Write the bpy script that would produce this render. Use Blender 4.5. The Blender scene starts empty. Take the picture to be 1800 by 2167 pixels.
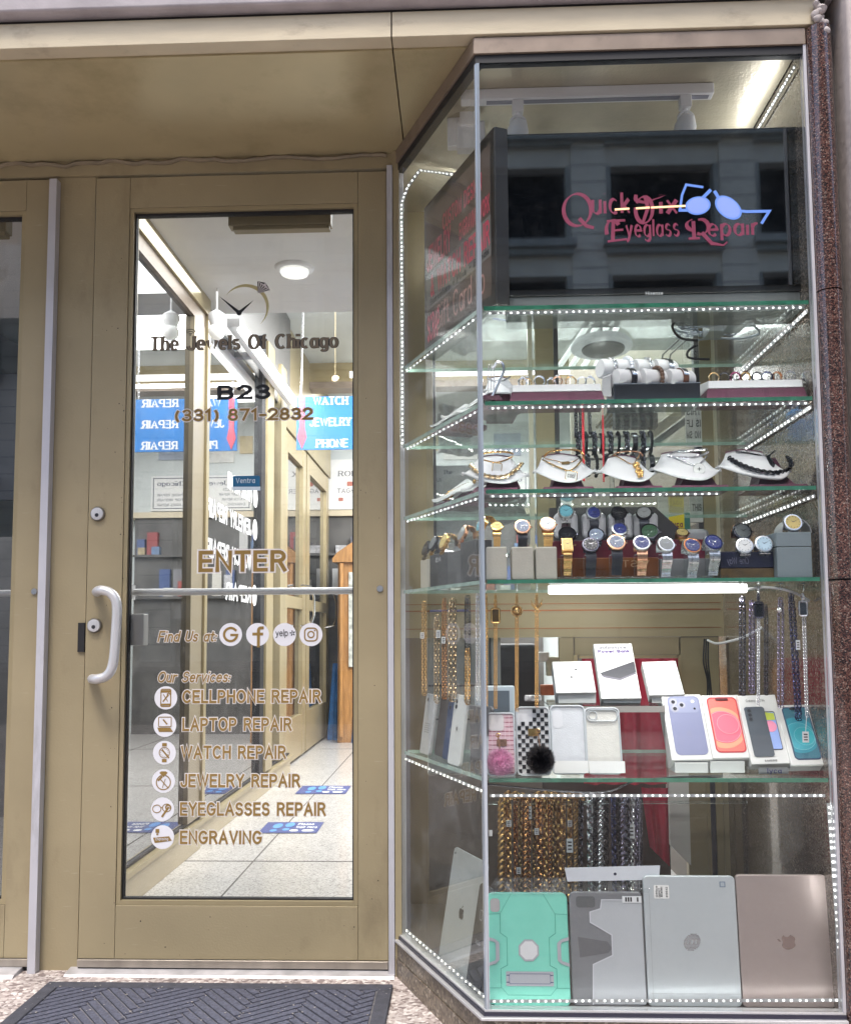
import bpy, math, random
from mathutils import Vector, Matrix
random.seed(7)
R_ = math.radians
scene = bpy.context.scene
COL = scene.collection

# ------------------------------------------------------------------ camera, sky, sun, exposure
CAM = Vector((.1923, -1.9577, .8652))
FPX, CPY = 1964.84, 1177.23
_pi, _ya, _ro = .0827, -.0380, -.0062
FWD = Vector((math.sin(_ya)*math.cos(_pi), math.cos(_ya)*math.cos(_pi), math.sin(_pi)))
_r = Vector((math.cos(_ya), -math.sin(_ya), 0)); _u = _r.cross(FWD)
RGT = _r*math.cos(_ro) + _u*math.sin(_ro); UPV = _u*math.cos(_ro) - _r*math.sin(_ro)
cd = bpy.data.cameras.new('camera'); cam = bpy.data.objects.new('camera', cd); COL.objects.link(cam)
cd.sensor_fit = 'HORIZONTAL'; cd.sensor_width = 36; cd.lens = 36*FPX/1800; cd.shift_y = (CPY-1083.5)/1800
cd.clip_start = .02; cd.clip_end = 400
cam.matrix_world = Matrix(((RGT.x, UPV.x, -FWD.x, CAM.x), (RGT.y, UPV.y, -FWD.y, CAM.y), (RGT.z, UPV.z, -FWD.z, CAM.z), (0, 0, 0, 1)))
scene.camera = cam
SUN_EL, SUN_AZ, SUN_STR, SKY_STR = 66, 196, 1.2, .15
w = bpy.data.worlds.new('World'); scene.world = w; w.use_nodes = True
nt = w.node_tree; sky = nt.nodes.new('ShaderNodeTexSky'); sky.sky_type = 'NISHITA'; sky.sun_disc = False
sky.sun_elevation = R_(SUN_EL); sky.sun_rotation = R_(SUN_AZ); sky.dust_density = 3; sky.ozone_density = 1; sky.air_density = 1
nt.links.new(sky.outputs[0], nt.nodes['Background'].inputs[0]); nt.nodes['Background'].inputs[1].default_value = SKY_STR
sl = bpy.data.lights.new('sun', 'SUN'); sl.energy = SUN_STR; sl.angle = R_(14); sl.color = (1, .95, .88)
so = bpy.data.objects.new('sun', sl); COL.objects.link(so)
_sd = Vector((math.sin(R_(SUN_AZ))*math.cos(R_(SUN_EL)), math.cos(R_(SUN_AZ))*math.cos(R_(SUN_EL)), math.sin(R_(SUN_EL))))
so.rotation_euler = _sd.to_track_quat('Z', 'Y').to_euler(); so.location = _sd*30
vs = scene.view_settings; vs.view_transform = 'Standard'; vs.look = 'None'; vs.gamma = 1; vs.exposure = 1.3
cy_ = scene.cycles; cy_.max_bounces = 10; cy_.transparent_max_bounces = 24; cy_.diffuse_bounces = 4; cy_.glossy_bounces = 4
cy_.caustics_reflective = False; cy_.caustics_refractive = False; cy_.sample_clamp_indirect = 4; cy_.use_denoising = True

def P(x, y, Y):                     # the point of plane Y seen at pixel (x, y) of the 1800 x 2167 photograph
    d = FWD*FPX + RGT*(x-900) - UPV*(y-CPY); return CAM + d*((Y-CAM.y)/d.y)
def PZ(x, y, Z):
    d = FWD*FPX + RGT*(x-900) - UPV*(y-CPY); return CAM + d*((Z-CAM.z)/d.z)
def PX(x, y, X):
    d = FWD*FPX + RGT*(x-900) - UPV*(y-CPY); return CAM + d*((X-CAM.x)/d.x)
def K(Y): return FPX/(Y-CAM.y)      # pixels per metre at depth Y, near enough

# measured setting
D = .4838; XL = -.8062; XC = .2353; XR = .9467; ZB = .102; ZT = 2.140; ZS = 2.180; XA = .026
Z1, Z2, Z3, Z4, Z5 = 1.572, 1.362, 1.170, .977, .563
YBK = .77; YSH = .48

# ------------------------------------------------------------------ mesh helpers
class MB:
    def __init__(s): s.v = []; s.f = []; s.M = Matrix()
    def add(s, vs, fs):
        n = len(s.v); s.v += [s.M @ Vector(p) for p in vs]; s.f += [tuple(i+n for i in f) for f in fs]; return s
    def box(s, x0, x1, y0, y1, z0, z1):
        return s.add([(x0,y0,z0),(x1,y0,z0),(x1,y1,z0),(x0,y1,z0),(x0,y0,z1),(x1,y0,z1),(x1,y1,z1),(x0,y1,z1)],
                     [(0,3,2,1),(4,5,6,7),(0,1,5,4),(1,2,6,5),(2,3,7,6),(3,0,4,7)])
    def cbox(s, c, sx, sy, sz): return s.box(c[0]-sx/2, c[0]+sx/2, c[1]-sy/2, c[1]+sy/2, c[2]-sz/2, c[2]+sz/2)
    def hexa(s, b, t): return s.add(list(b)+list(t), [(0,3,2,1),(4,5,6,7),(0,1,5,4),(1,2,6,5),(2,3,7,6),(3,0,4,7)])
    def prism(s, poly, z0, z1):     # poly in x,y counter-clockwise
        n = len(poly)
        return s.add([(x,y,z0) for x,y in poly]+[(x,y,z1) for x,y in poly],
                     [tuple(range(n-1,-1,-1)), tuple(range(n,2*n))]+[(i,(i+1)%n,n+(i+1)%n,n+i) for i in range(n)])
    def plate(s, poly, y0, y1):     # poly in x,z, extruded along y
        n = len(poly)
        return s.add([(x,y0,z) for x,z in poly]+[(x,y1,z) for x,z in poly],
                     [tuple(range(n)), tuple(range(2*n-1,n-1,-1))]+[(i,n+i,n+(i+1)%n,(i+1)%n) for i in range(n)])
    def tube(s, pts, r, n=8, cap=True, closed=False):
        pts = [Vector(p) for p in pts]; m = len(pts); rs = r if isinstance(r, (list, tuple)) else [r]*m
        vs = []; pu = None
        for i, p in enumerate(pts):
            if closed: t = pts[(i+1)%m]-pts[i-1]
            else: t = pts[min(i+1,m-1)]-pts[max(i-1,0)]
            t.normalize()
            u = (pu - t*pu.dot(t)) if pu else t.orthogonal()
            if u.length < 1e-6: u = t.orthogonal()
            u.normalize(); pu = u; q = t.cross(u)
            vs += [p+(u*math.cos(2*math.pi*k/n)+q*math.sin(2*math.pi*k/n))*rs[i] for k in range(n)]
        fs = [(i*n+k, i*n+(k+1)%n, ((i+1)%m)*n+(k+1)%n, ((i+1)%m)*n+k) for i in range(m if closed else m-1) for k in range(n)]
        if cap and not closed: fs += [tuple(range(n-1,-1,-1)), tuple(range((m-1)*n, m*n))]
        return s.add(vs, fs)
    def lathe(s, prof, c=(0,0,0), axis='z', n=20, sx=1, sy=1):    # prof: (r, h) bottom to top
        vs = []; c = Vector(c)
        for r, h in prof:
            for k in range(n):
                a = 2*math.pi*k/n; x, y = r*math.cos(a)*sx, r*math.sin(a)*sy
                vs.append(c+Vector((x,y,h) if axis == 'z' else (x,-h,y) if axis == 'y' else (h,x,y)))
        m = len(prof)
        fs = [(i*n+k, i*n+(k+1)%n, (i+1)*n+(k+1)%n, (i+1)*n+k) for i in range(m-1) for k in range(n)]
        fs += [tuple(range(n-1,-1,-1)), tuple(range((m-1)*n, m*n))]
        return s.add(vs, fs)
    def ball(s, c, r, n=14, m=9, jit=0, sz=1):
        return s.lathe([(max(r*math.sin(math.pi*i/m), r*.02)*(1+random.uniform(-jit, jit)), -r*sz*math.cos(math.pi*i/m)) for i in range(m+1)], c, n=n)
    def torus(s, c, R, r, nrm=(0,-1,0), up=(0,0,1), n=18, m=6, sx=1, arc=(0,360)):
        nrm = Vector(nrm).normalized(); up = Vector(up); x = up.cross(nrm).normalized(); z = nrm.cross(x); c = Vector(c)
        full = arc[1]-arc[0] >= 359
        a = [R_(arc[0]+(arc[1]-arc[0])*k/(n if full else n-1)) for k in range(n)]
        return s.tube([c+x*(R*sx*math.cos(t))+z*(R*math.sin(t)) for t in a], r, m, closed=full)
    def grid(s, fn, nu, nv):
        vs = [fn(i/nu, j/nv) for j in range(nv+1) for i in range(nu+1)]
        return s.add(vs, [(j*(nu+1)+i, j*(nu+1)+i+1, (j+1)*(nu+1)+i+1, (j+1)*(nu+1)+i) for j in range(nv) for i in range(nu)])
    def chain(s, pts, L, W, th, seed=0, both=True, n=9, m=4):  # interlocked oval links along a path
        pts = [Vector(p) for p in pts]; acc = [0]
        for i in range(1, len(pts)): acc.append(acc[-1]+(pts[i]-pts[i-1]).length)
        step = L*.62; k = 0; d = L/2; j = 0
        while d < acc[-1]:
            while j < len(pts)-2 and acc[j+1] < d: j += 1
            q = (d-acc[j])/max(acc[j+1]-acc[j], 1e-9); p = pts[j].lerp(pts[j+1], q); t = (pts[j+1]-pts[j]).normalized()
            e = Vector((0,-1,0)); x = t.cross(e)
            if x.length < .1: e = Vector((0,0,1)); x = t.cross(e)
            x.normalize(); y = x.cross(t); an = R_((38 if k % 2 else -38) if both else 30)
            wv = x*math.cos(an)+y*math.sin(an)
            tt = (t*math.cos(.35)+x*math.sin(.35)) if not both else t
            s.tube([p+tt*(L/2*math.cos(2*math.pi*i/n))+wv*(W/2*math.sin(2*math.pi*i/n)) for i in range(n)], th, m, closed=True)
            d += step; k += 1
        return s

def tag(o, label=None, cat=None, group=None, kind=None):
    if label: o['label'] = label
    if cat: o['category'] = cat
    if group: o['group'] = group
    if kind: o['kind'] = kind
    return o
def obj(name, mb, m, parent=None, origin=None, smooth=False, bevel=0, seg=2):
    if parent is not None: origin = WL[parent.name]
    elif origin is None:
        xs = [p.x for p in mb.v]; ys = [p.y for p in mb.v]; zs = [p.z for p in mb.v]
        origin = Vector(((min(xs)+max(xs))/2, (min(ys)+max(ys))/2, min(zs)))
    origin = Vector(origin)
    me = bpy.data.meshes.new(name); me.from_pydata([tuple(p-origin) for p in mb.v], [], mb.f); me.update()
    o = bpy.data.objects.new(name, me); COL.objects.link(o)
    if m is not None: me.materials.append(m)
    if smooth:
        me.polygons.foreach_set('use_smooth', [True]*len(me.polygons)); me.set_sharp_from_angle(angle=R_(40 if smooth is True else smooth))
    if bevel:
        b = o.modifiers.new('bevel', 'BEVEL'); b.width = bevel; b.segments = seg; b.limit_method = 'ANGLE'; b.angle_limit = R_(40)
        if not smooth:
            me.polygons.foreach_set('use_smooth', [True]*len(me.polygons)); me.set_sharp_from_angle(angle=R_(40)); b.harden_normals = True
    if parent is None: o.location = origin
    else: o.parent = parent
    WL[o.name] = origin
    return o
WL = {}
def thing(name, label, cat, loc, group=None):
    o = bpy.data.objects.new(name, None); COL.objects.link(o); o.location = loc; o.empty_display_size = .02
    WL[o.name] = Vector(loc); return tag(o, label, cat, group)
def one(name, mb, m, label, cat, group=None, **k): return tag(obj(name, mb, m, **k), label, cat, group)
def struct(name, mb, m, **k): return tag(obj(name, mb, m, **k), kind='structure')
def dup(root, loc, label=None, rot=None):
    def cp(o, par):
        c = o.copy(); COL.objects.link(c)
        if par: c.parent = par
        for ch in list(o.children): cp(ch, c)
        return c
    r = cp(root, None); r.location = loc
    if rot is not None: r.rotation_euler = rot
    if label: r['label'] = label
    return r

# ------------------------------------------------------------------ materials
MATS = {}
def mat(name, col, rough=.5, metal=0, var=0, vs=12, bump=0, bs=120, coat=0, emit=0, ecol=None, spec=.5, detail=4, col2=None, aniso=None, stretch=None):
    if name in MATS: return MATS[name]
    m = bpy.data.materials.new(name); m.use_nodes = True; t = m.node_tree; b = t.nodes['Principled BSDF']; N = t.nodes.new; L = t.links.new
    b.inputs['Base Color'].default_value = (*col, 1); b.inputs['Roughness'].default_value = rough; b.inputs['Metallic'].default_value = metal
    b.inputs['Specular IOR Level'].default_value = spec
    if coat: b.inputs['Coat Weight'].default_value = coat; b.inputs['Coat Roughness'].default_value = .08
    if emit: b.inputs['Emission Color'].default_value = (*(ecol or col), 1); b.inputs['Emission Strength'].default_value = emit
    if var or bump or col2:
        tc = N('ShaderNodeTexCoord'); src = tc.outputs['Object']
        if stretch:
            mp = N('ShaderNodeMapping'); mp.inputs['Scale'].default_value = stretch; L(src, mp.inputs[0]); src = mp.outputs[0]
    if var or col2:
        n = N('ShaderNodeTexNoise'); n.inputs['Scale'].default_value = vs; n.inputs['Detail'].default_value = detail; L(src, n.inputs['Vector'])
        r = N('ShaderNodeValToRGB'); e = r.color_ramp.elements; e[0].position = .3; e[1].position = .7
        c2 = col2 or tuple(min(1, c*(1+var)) for c in col); c1 = col if col2 else tuple(c*(1-var) for c in col)
        e[0].color = (*c1, 1); e[1].color = (*c2, 1); L(n.outputs['Fac'], r.inputs['Fac']); L(r.outputs['Color'], b.inputs['Base Color'])
        mr = N('ShaderNodeMapRange'); mr.inputs['To Min'].default_value = max(0, rough*.85); mr.inputs['To Max'].default_value = min(1, rough*1.15)
        L(n.outputs['Fac'], mr.inputs['Value']); L(mr.outputs[0], b.inputs['Roughness'])
    if bump:
        n2 = N('ShaderNodeTexNoise'); n2.inputs['Scale'].default_value = bs; n2.inputs['Detail'].default_value = 3; L(src, n2.inputs['Vector'])
        bp = N('ShaderNodeBump'); bp.inputs['Strength'].default_value = bump; bp.inputs['Distance'].default_value = .002
        L(n2.outputs['Fac'], bp.inputs['Height']); L(bp.outputs[0], b.inputs['Normal'])
    MATS[name] = m; return m
def speckle(name, cols, scale, rough=.3, coat=0, bump=0, big=None):
    m = bpy.data.materials.new(name); m.use_nodes = True; t = m.node_tree; b = t.nodes['Principled BSDF']; N = t.nodes.new; L = t.links.new
    tc = N('ShaderNodeTexCoord'); v = N('ShaderNodeTexVoronoi'); v.inputs['Scale'].default_value = scale; L(tc.outputs['Object'], v.inputs['Vector'])
    s = N('ShaderNodeSeparateColor'); L(v.outputs['Color'], s.inputs[0])
    r = N('ShaderNodeValToRGB'); r.color_ramp.interpolation = 'CONSTANT'; e = r.color_ramp.elements
    while len(e) < len(cols): e.new(.5)
    for i, c in enumerate(cols): e[i].position = c[0]; e[i].color = (*c[1], 1)
    L(s.outputs[0], r.inputs['Fac']); out = r.outputs['Color']
    if big:
        n = N('ShaderNodeTexNoise'); n.inputs['Scale'].default_value = big[0]; n.inputs['Detail'].default_value = 6; L(tc.outputs['Object'], n.inputs['Vector'])
        mr = N('ShaderNodeMapRange'); mr.inputs['From Min'].default_value = .3; mr.inputs['From Max'].default_value = .7
        mr.inputs['To Min'].default_value = big[1]; mr.inputs['To Max'].default_value = big[2]; L(n.outputs['Fac'], mr.inputs['Value'])
        vm = N('ShaderNodeVectorMath'); vm.operation = 'SCALE'; L(out, vm.inputs[0]); L(mr.outputs[0], vm.inputs['Scale']); out = vm.outputs[0]
    L(out, b.inputs['Base Color']); b.inputs['Roughness'].default_value = rough
    if coat: b.inputs['Coat Weight'].default_value = coat; b.inputs['Coat Roughness'].default_value = .05
    if bump:
        bp = N('ShaderNodeBump'); bp.inputs['Strength'].default_value = bump; bp.inputs['Distance'].default_value = .003
        n2 = N('ShaderNodeTexNoise'); n2.inputs['Scale'].default_value = scale*.7; n2.inputs['Detail'].default_value = 4; L(tc.outputs['Object'], n2.inputs['Vector'])
        L(n2.outputs['Fac'], bp.inputs['Height']); L(bp.outputs[0], b.inputs['Normal'])
    MATS[name] = m; return m
def glass(name, tint=(.97,.985,.975), refl=.5, dust_haze=.02, dscale=40, base=0.0, dcol=(.75,.77,.78), thr=(.5,.75)):
    m = bpy.data.materials.new(name); m.use_nodes = True; t = m.node_tree; t.nodes.remove(t.nodes['Principled BSDF']); N = t.nodes.new; L = t.links.new
    out = t.nodes['Material Output']; tr = N('ShaderNodeBsdfTransparent'); tr.inputs[0].default_value = (*tint, 1)
    gl = N('ShaderNodeBsdfGlossy'); gl.inputs['Roughness'].default_value = .01; gl.inputs['Color'].default_value = (1, 1, 1, 1)
    fr = N('ShaderNodeFresnel'); fr.inputs['IOR'].default_value = 1.45
    ma = N('ShaderNodeMath'); ma.operation = 'MULTIPLY_ADD'; ma.inputs[1].default_value = refl; ma.inputs[2].default_value = base; ma.use_clamp = True
    L(fr.outputs[0], ma.inputs[0]); mx = N('ShaderNodeMixShader'); L(ma.outputs[0], mx.inputs[0]); L(tr.outputs[0], mx.inputs[1]); L(gl.outputs[0], mx.inputs[2])
    df = N('ShaderNodeBsdfDiffuse'); df.inputs['Color'].default_value = (*dcol, 1)
    tc = N('ShaderNodeTexCoord'); n = N('ShaderNodeTexNoise'); n.inputs['Scale'].default_value = dscale; n.inputs['Detail'].default_value = 8; n.inputs['Roughness'].default_value = .7
    L(tc.outputs['Object'], n.inputs['Vector']); mr = N('ShaderNodeMapRange'); mr.inputs['From Min'].default_value = thr[0]; mr.inputs['From Max'].default_value = thr[1]
    mr.inputs['To Min'].default_value = dust_haze*.2; mr.inputs['To Max'].default_value = dust_haze*2; L(n.outputs['Fac'], mr.inputs['Value'])
    m2 = N('ShaderNodeMixShader'); L(mr.outputs[0], m2.inputs[0]); L(mx.outputs[0], m2.inputs[1]); L(df.outputs[0], m2.inputs[2]); L(m2.outputs[0], out.inputs['Surface'])
    MATS[name] = m; return m
def emis(name, col, s):
    if name in MATS: return MATS[name]
    m = bpy.data.materials.new(name); m.use_nodes = True; b = m.node_tree.nodes['Principled BSDF']
    b.inputs['Base Color'].default_value = (*[min(c, .8) for c in col], 1); b.inputs['Emission Color'].default_value = (*col, 1); b.inputs['Emission Strength'].default_value = s
    MATS[name] = m; return m
def lamp(loc, size, power, rot=(0,0,0), col=(1,1,1), sy=None, spread=180):
    l = bpy.data.lights.new('area_light', 'AREA'); l.energy = power; l.size = size; l.color = col; l.spread = R_(spread)
    if sy: l.shape = 'RECTANGLE'; l.size_y = sy
    o = bpy.data.objects.new('area_light', l); COL.objects.link(o); o.location = loc; o.rotation_euler = rot; return o

GOLD = mat('bronze_paint', (.36,.302,.188), .42, .2, .09, 3.5, .25, 180, spec=.4)
GOLDP = mat('bronze_panel', (.36,.30,.18), .38, .3, .08, 5, .1, 200)
GOLDT = mat('bronze_trim', (.42,.345,.20), .33, .4, .05, 8)
CREAM = mat('cream_metal', (.56,.49,.35), .4, .1, .06, 9, .12, 90, stretch=(1,1,4))
SOFF = mat('soffit_metal', (.48,.41,.245), .34, .3, .14, 2.6, .2, 11, col2=None)
TRIMB = mat('brown_trim', (.27,.215,.17), .4, .35, .12, 14, .1, 60)
ALU = mat('aluminium', (.64,.64,.65), .45, .6, .05, 20, stretch=(30,30,1))
ALUP = mat('pale_aluminium', (.55,.55,.59), .45, .3, .04, 10)
CHROME = mat('chrome', (.78,.78,.8), .15, 1)
BLACK = mat('black_rubber', (.012,.012,.014), .6)
WHITE = mat('white_paint', (.8,.8,.82), .45, var=.02, vs=8)
DARK = mat('dark_gap', (.02,.018,.016), .8)
STEEL = mat('steel', (.6,.61,.63), .28, .9, .06, 30)
PANE = glass('pane_glass', (.975,.985,.98), .45, .004, 30)
SIDEG = glass('side_pane_glass', (.965,.98,.97), .17, .045, 14)  # diffuse dust raised to paint in the pale veil of reflections
DOORG = glass('door_glass', (.97,.975,.97), .9, .02, 9)  # part of the diffuse dust stands in for faint reflections
SHELFG = glass('shelf_glass', (.93,.97,.95), .28, .04, 25)
GEDGE = mat('green_glass_edge', (.05,.22,.14), .12, coat=.5, var=.35, vs=30)
GEDGE2 = mat('pale_green_edge', (.42,.55,.49), .15, coat=.5, var=.2, vs=40)
MIRG = glass('partition_glass', (.38,.40,.40), .5, .03, 10, base=.36)
BACKG = glass('dusty_glass', (.88,.90,.90), .4, .10, 9, base=.04, dcol=(.55,.56,.56), thr=(.35,.75))
ACRYL = glass('clear_acrylic', (.93,.95,.95), .9, .03, 60)
GRAN = speckle('granite', [(0,(.018,.010,.010)),(.3,(.055,.025,.020)),(.55,(.10,.044,.034)),(.8,(.15,.085,.066)),(.95,(.24,.18,.15))], 430, .14, .6, big=(14,.7,1.2))
GRANIN = speckle('granite_wall', [(0,(.07,.055,.045)),(.4,(.12,.095,.08)),(.7,(.17,.14,.115)),(.92,(.26,.22,.19))], 300, .18, .6, big=(7,.6,1.5))
STONE = mat('grey_stone', (.40,.37,.385), .8, var=.16, vs=10, bump=.7, bs=45, detail=10)
STONEP = mat('pale_stone', (.47,.42,.40), .8, var=.14, vs=7, bump=.8, bs=60, detail=10)
CONC = speckle('concrete', [(0,(.20,.16,.15)),(.22,(.34,.29,.27)),(.55,(.46,.41,.385)),(.85,(.6,.56,.53))], 120, .8, bump=.6, big=(9,.75,1.2))
TERR = speckle('terrazzo', [(0,(.22,.20,.19)),(.08,(.38,.365,.35)),(.35,(.52,.505,.485)),(.8,(.60,.585,.565))], 190, .3, .3, big=(4,.9,1.05))
BURG = mat('burgundy_velvet', (.085,.02,.045), .7, var=.2, vs=60)
LEATH = mat('white_leatherette', (.72,.72,.74), .5, var=.03, vs=14, bump=.1, bs=300)
GREYL = mat('grey_leatherette', (.42,.42,.44), .5, var=.05, vs=20, bump=.1, bs=300)
NAVY = mat('navy_box', (.012,.013,.04), .35, var=.2, vs=12)
GOLDM = mat('gold_metal', (.74,.47,.19), .22, 1, .15, 90)
ROSE = mat('rose_gold', (.80,.45,.28), .22, 1, .12, 90)
SILV = mat('silver_metal', (.78,.78,.8), .2, 1, .1, 90)
GUN = mat('gunmetal', (.10,.10,.13), .25, 1, .3, 90)
BLKM = mat('black_metal', (.02,.02,.026), .25, .6)
LEDW = emis('diode', (1,1,1.0), 1.5)
PAPER = mat('white_card', (.78,.78,.77), .5)
TAGM = mat('price_tag', (.75,.76,.78), .5)
INK = mat('black_ink', (.015,.015,.02), .5)

def wear(m, dirt, amt=.4, scale=5, stretch=(1,1,1), thr=(.56,.72), scr=.25):
    """stains and fine scratches mixed over a material's own colour"""
    t = m.node_tree; b = t.nodes['Principled BSDF']; N = t.nodes.new; L = t.links.new; inp = b.inputs['Base Color']
    src = inp.links[0].from_socket if inp.links else None
    tc = N('ShaderNodeTexCoord'); mp = N('ShaderNodeMapping'); mp.inputs['Scale'].default_value = stretch; L(tc.outputs['Object'], mp.inputs[0])
    n = N('ShaderNodeTexNoise'); n.inputs['Scale'].default_value = scale; n.inputs['Detail'].default_value = 9; n.inputs['Roughness'].default_value = .68; L(mp.outputs[0], n.inputs['Vector'])
    r = N('ShaderNodeMapRange'); r.inputs['From Min'].default_value = thr[0]; r.inputs['From Max'].default_value = thr[1]; r.inputs['To Max'].default_value = amt; L(n.outputs['Fac'], r.inputs['Value'])
    mx = N('ShaderNodeMix'); mx.data_type = 'RGBA'; L(r.outputs[0], mx.inputs['Factor']); mx.inputs[7].default_value = (*dirt, 1)
    if src: L(src, mx.inputs[6])
    else: mx.inputs[6].default_value = inp.default_value
    out = mx.outputs[2]
    if scr:
        m2 = N('ShaderNodeMapping'); m2.inputs['Scale'].default_value = (6, 6, 90); m2.inputs['Rotation'].default_value = (.2, 1.0, .3); L(tc.outputs['Object'], m2.inputs[0])
        n2 = N('ShaderNodeTexNoise'); n2.inputs['Scale'].default_value = 3; n2.inputs['Detail'].default_value = 3; L(m2.outputs[0], n2.inputs['Vector'])
        r2 = N('ShaderNodeMapRange'); r2.inputs['From Min'].default_value = .70; r2.inputs['From Max'].default_value = .76; r2.inputs['To Max'].default_value = scr; L(n2.outputs['Fac'], r2.inputs['Value'])
        m3 = N('ShaderNodeMix'); m3.data_type = 'RGBA'; L(r2.outputs[0], m3.inputs['Factor']); L(out, m3.inputs[6]); m3.inputs[7].default_value = (.62, .56, .44, 1); out = m3.outputs[2]
    L(out, inp)
wear(GOLD, (.15,.115,.07), .38, 4.5, (1,1,.45)); wear(SOFF, (.22,.17,.08), .55, 3.2, (1,1,1), (.5,.75), .2); wear(CREAM, (.22,.17,.12), .55, 7, (1,1,2.5), (.58,.75), .15); wear(TRIMB, (.10,.08,.065), .5, 9, (1,1,1), (.55,.72), .3); wear(ALUP, (.28,.27,.27), .45, 12, (1,1,.25), (.58,.72), 0)

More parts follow.
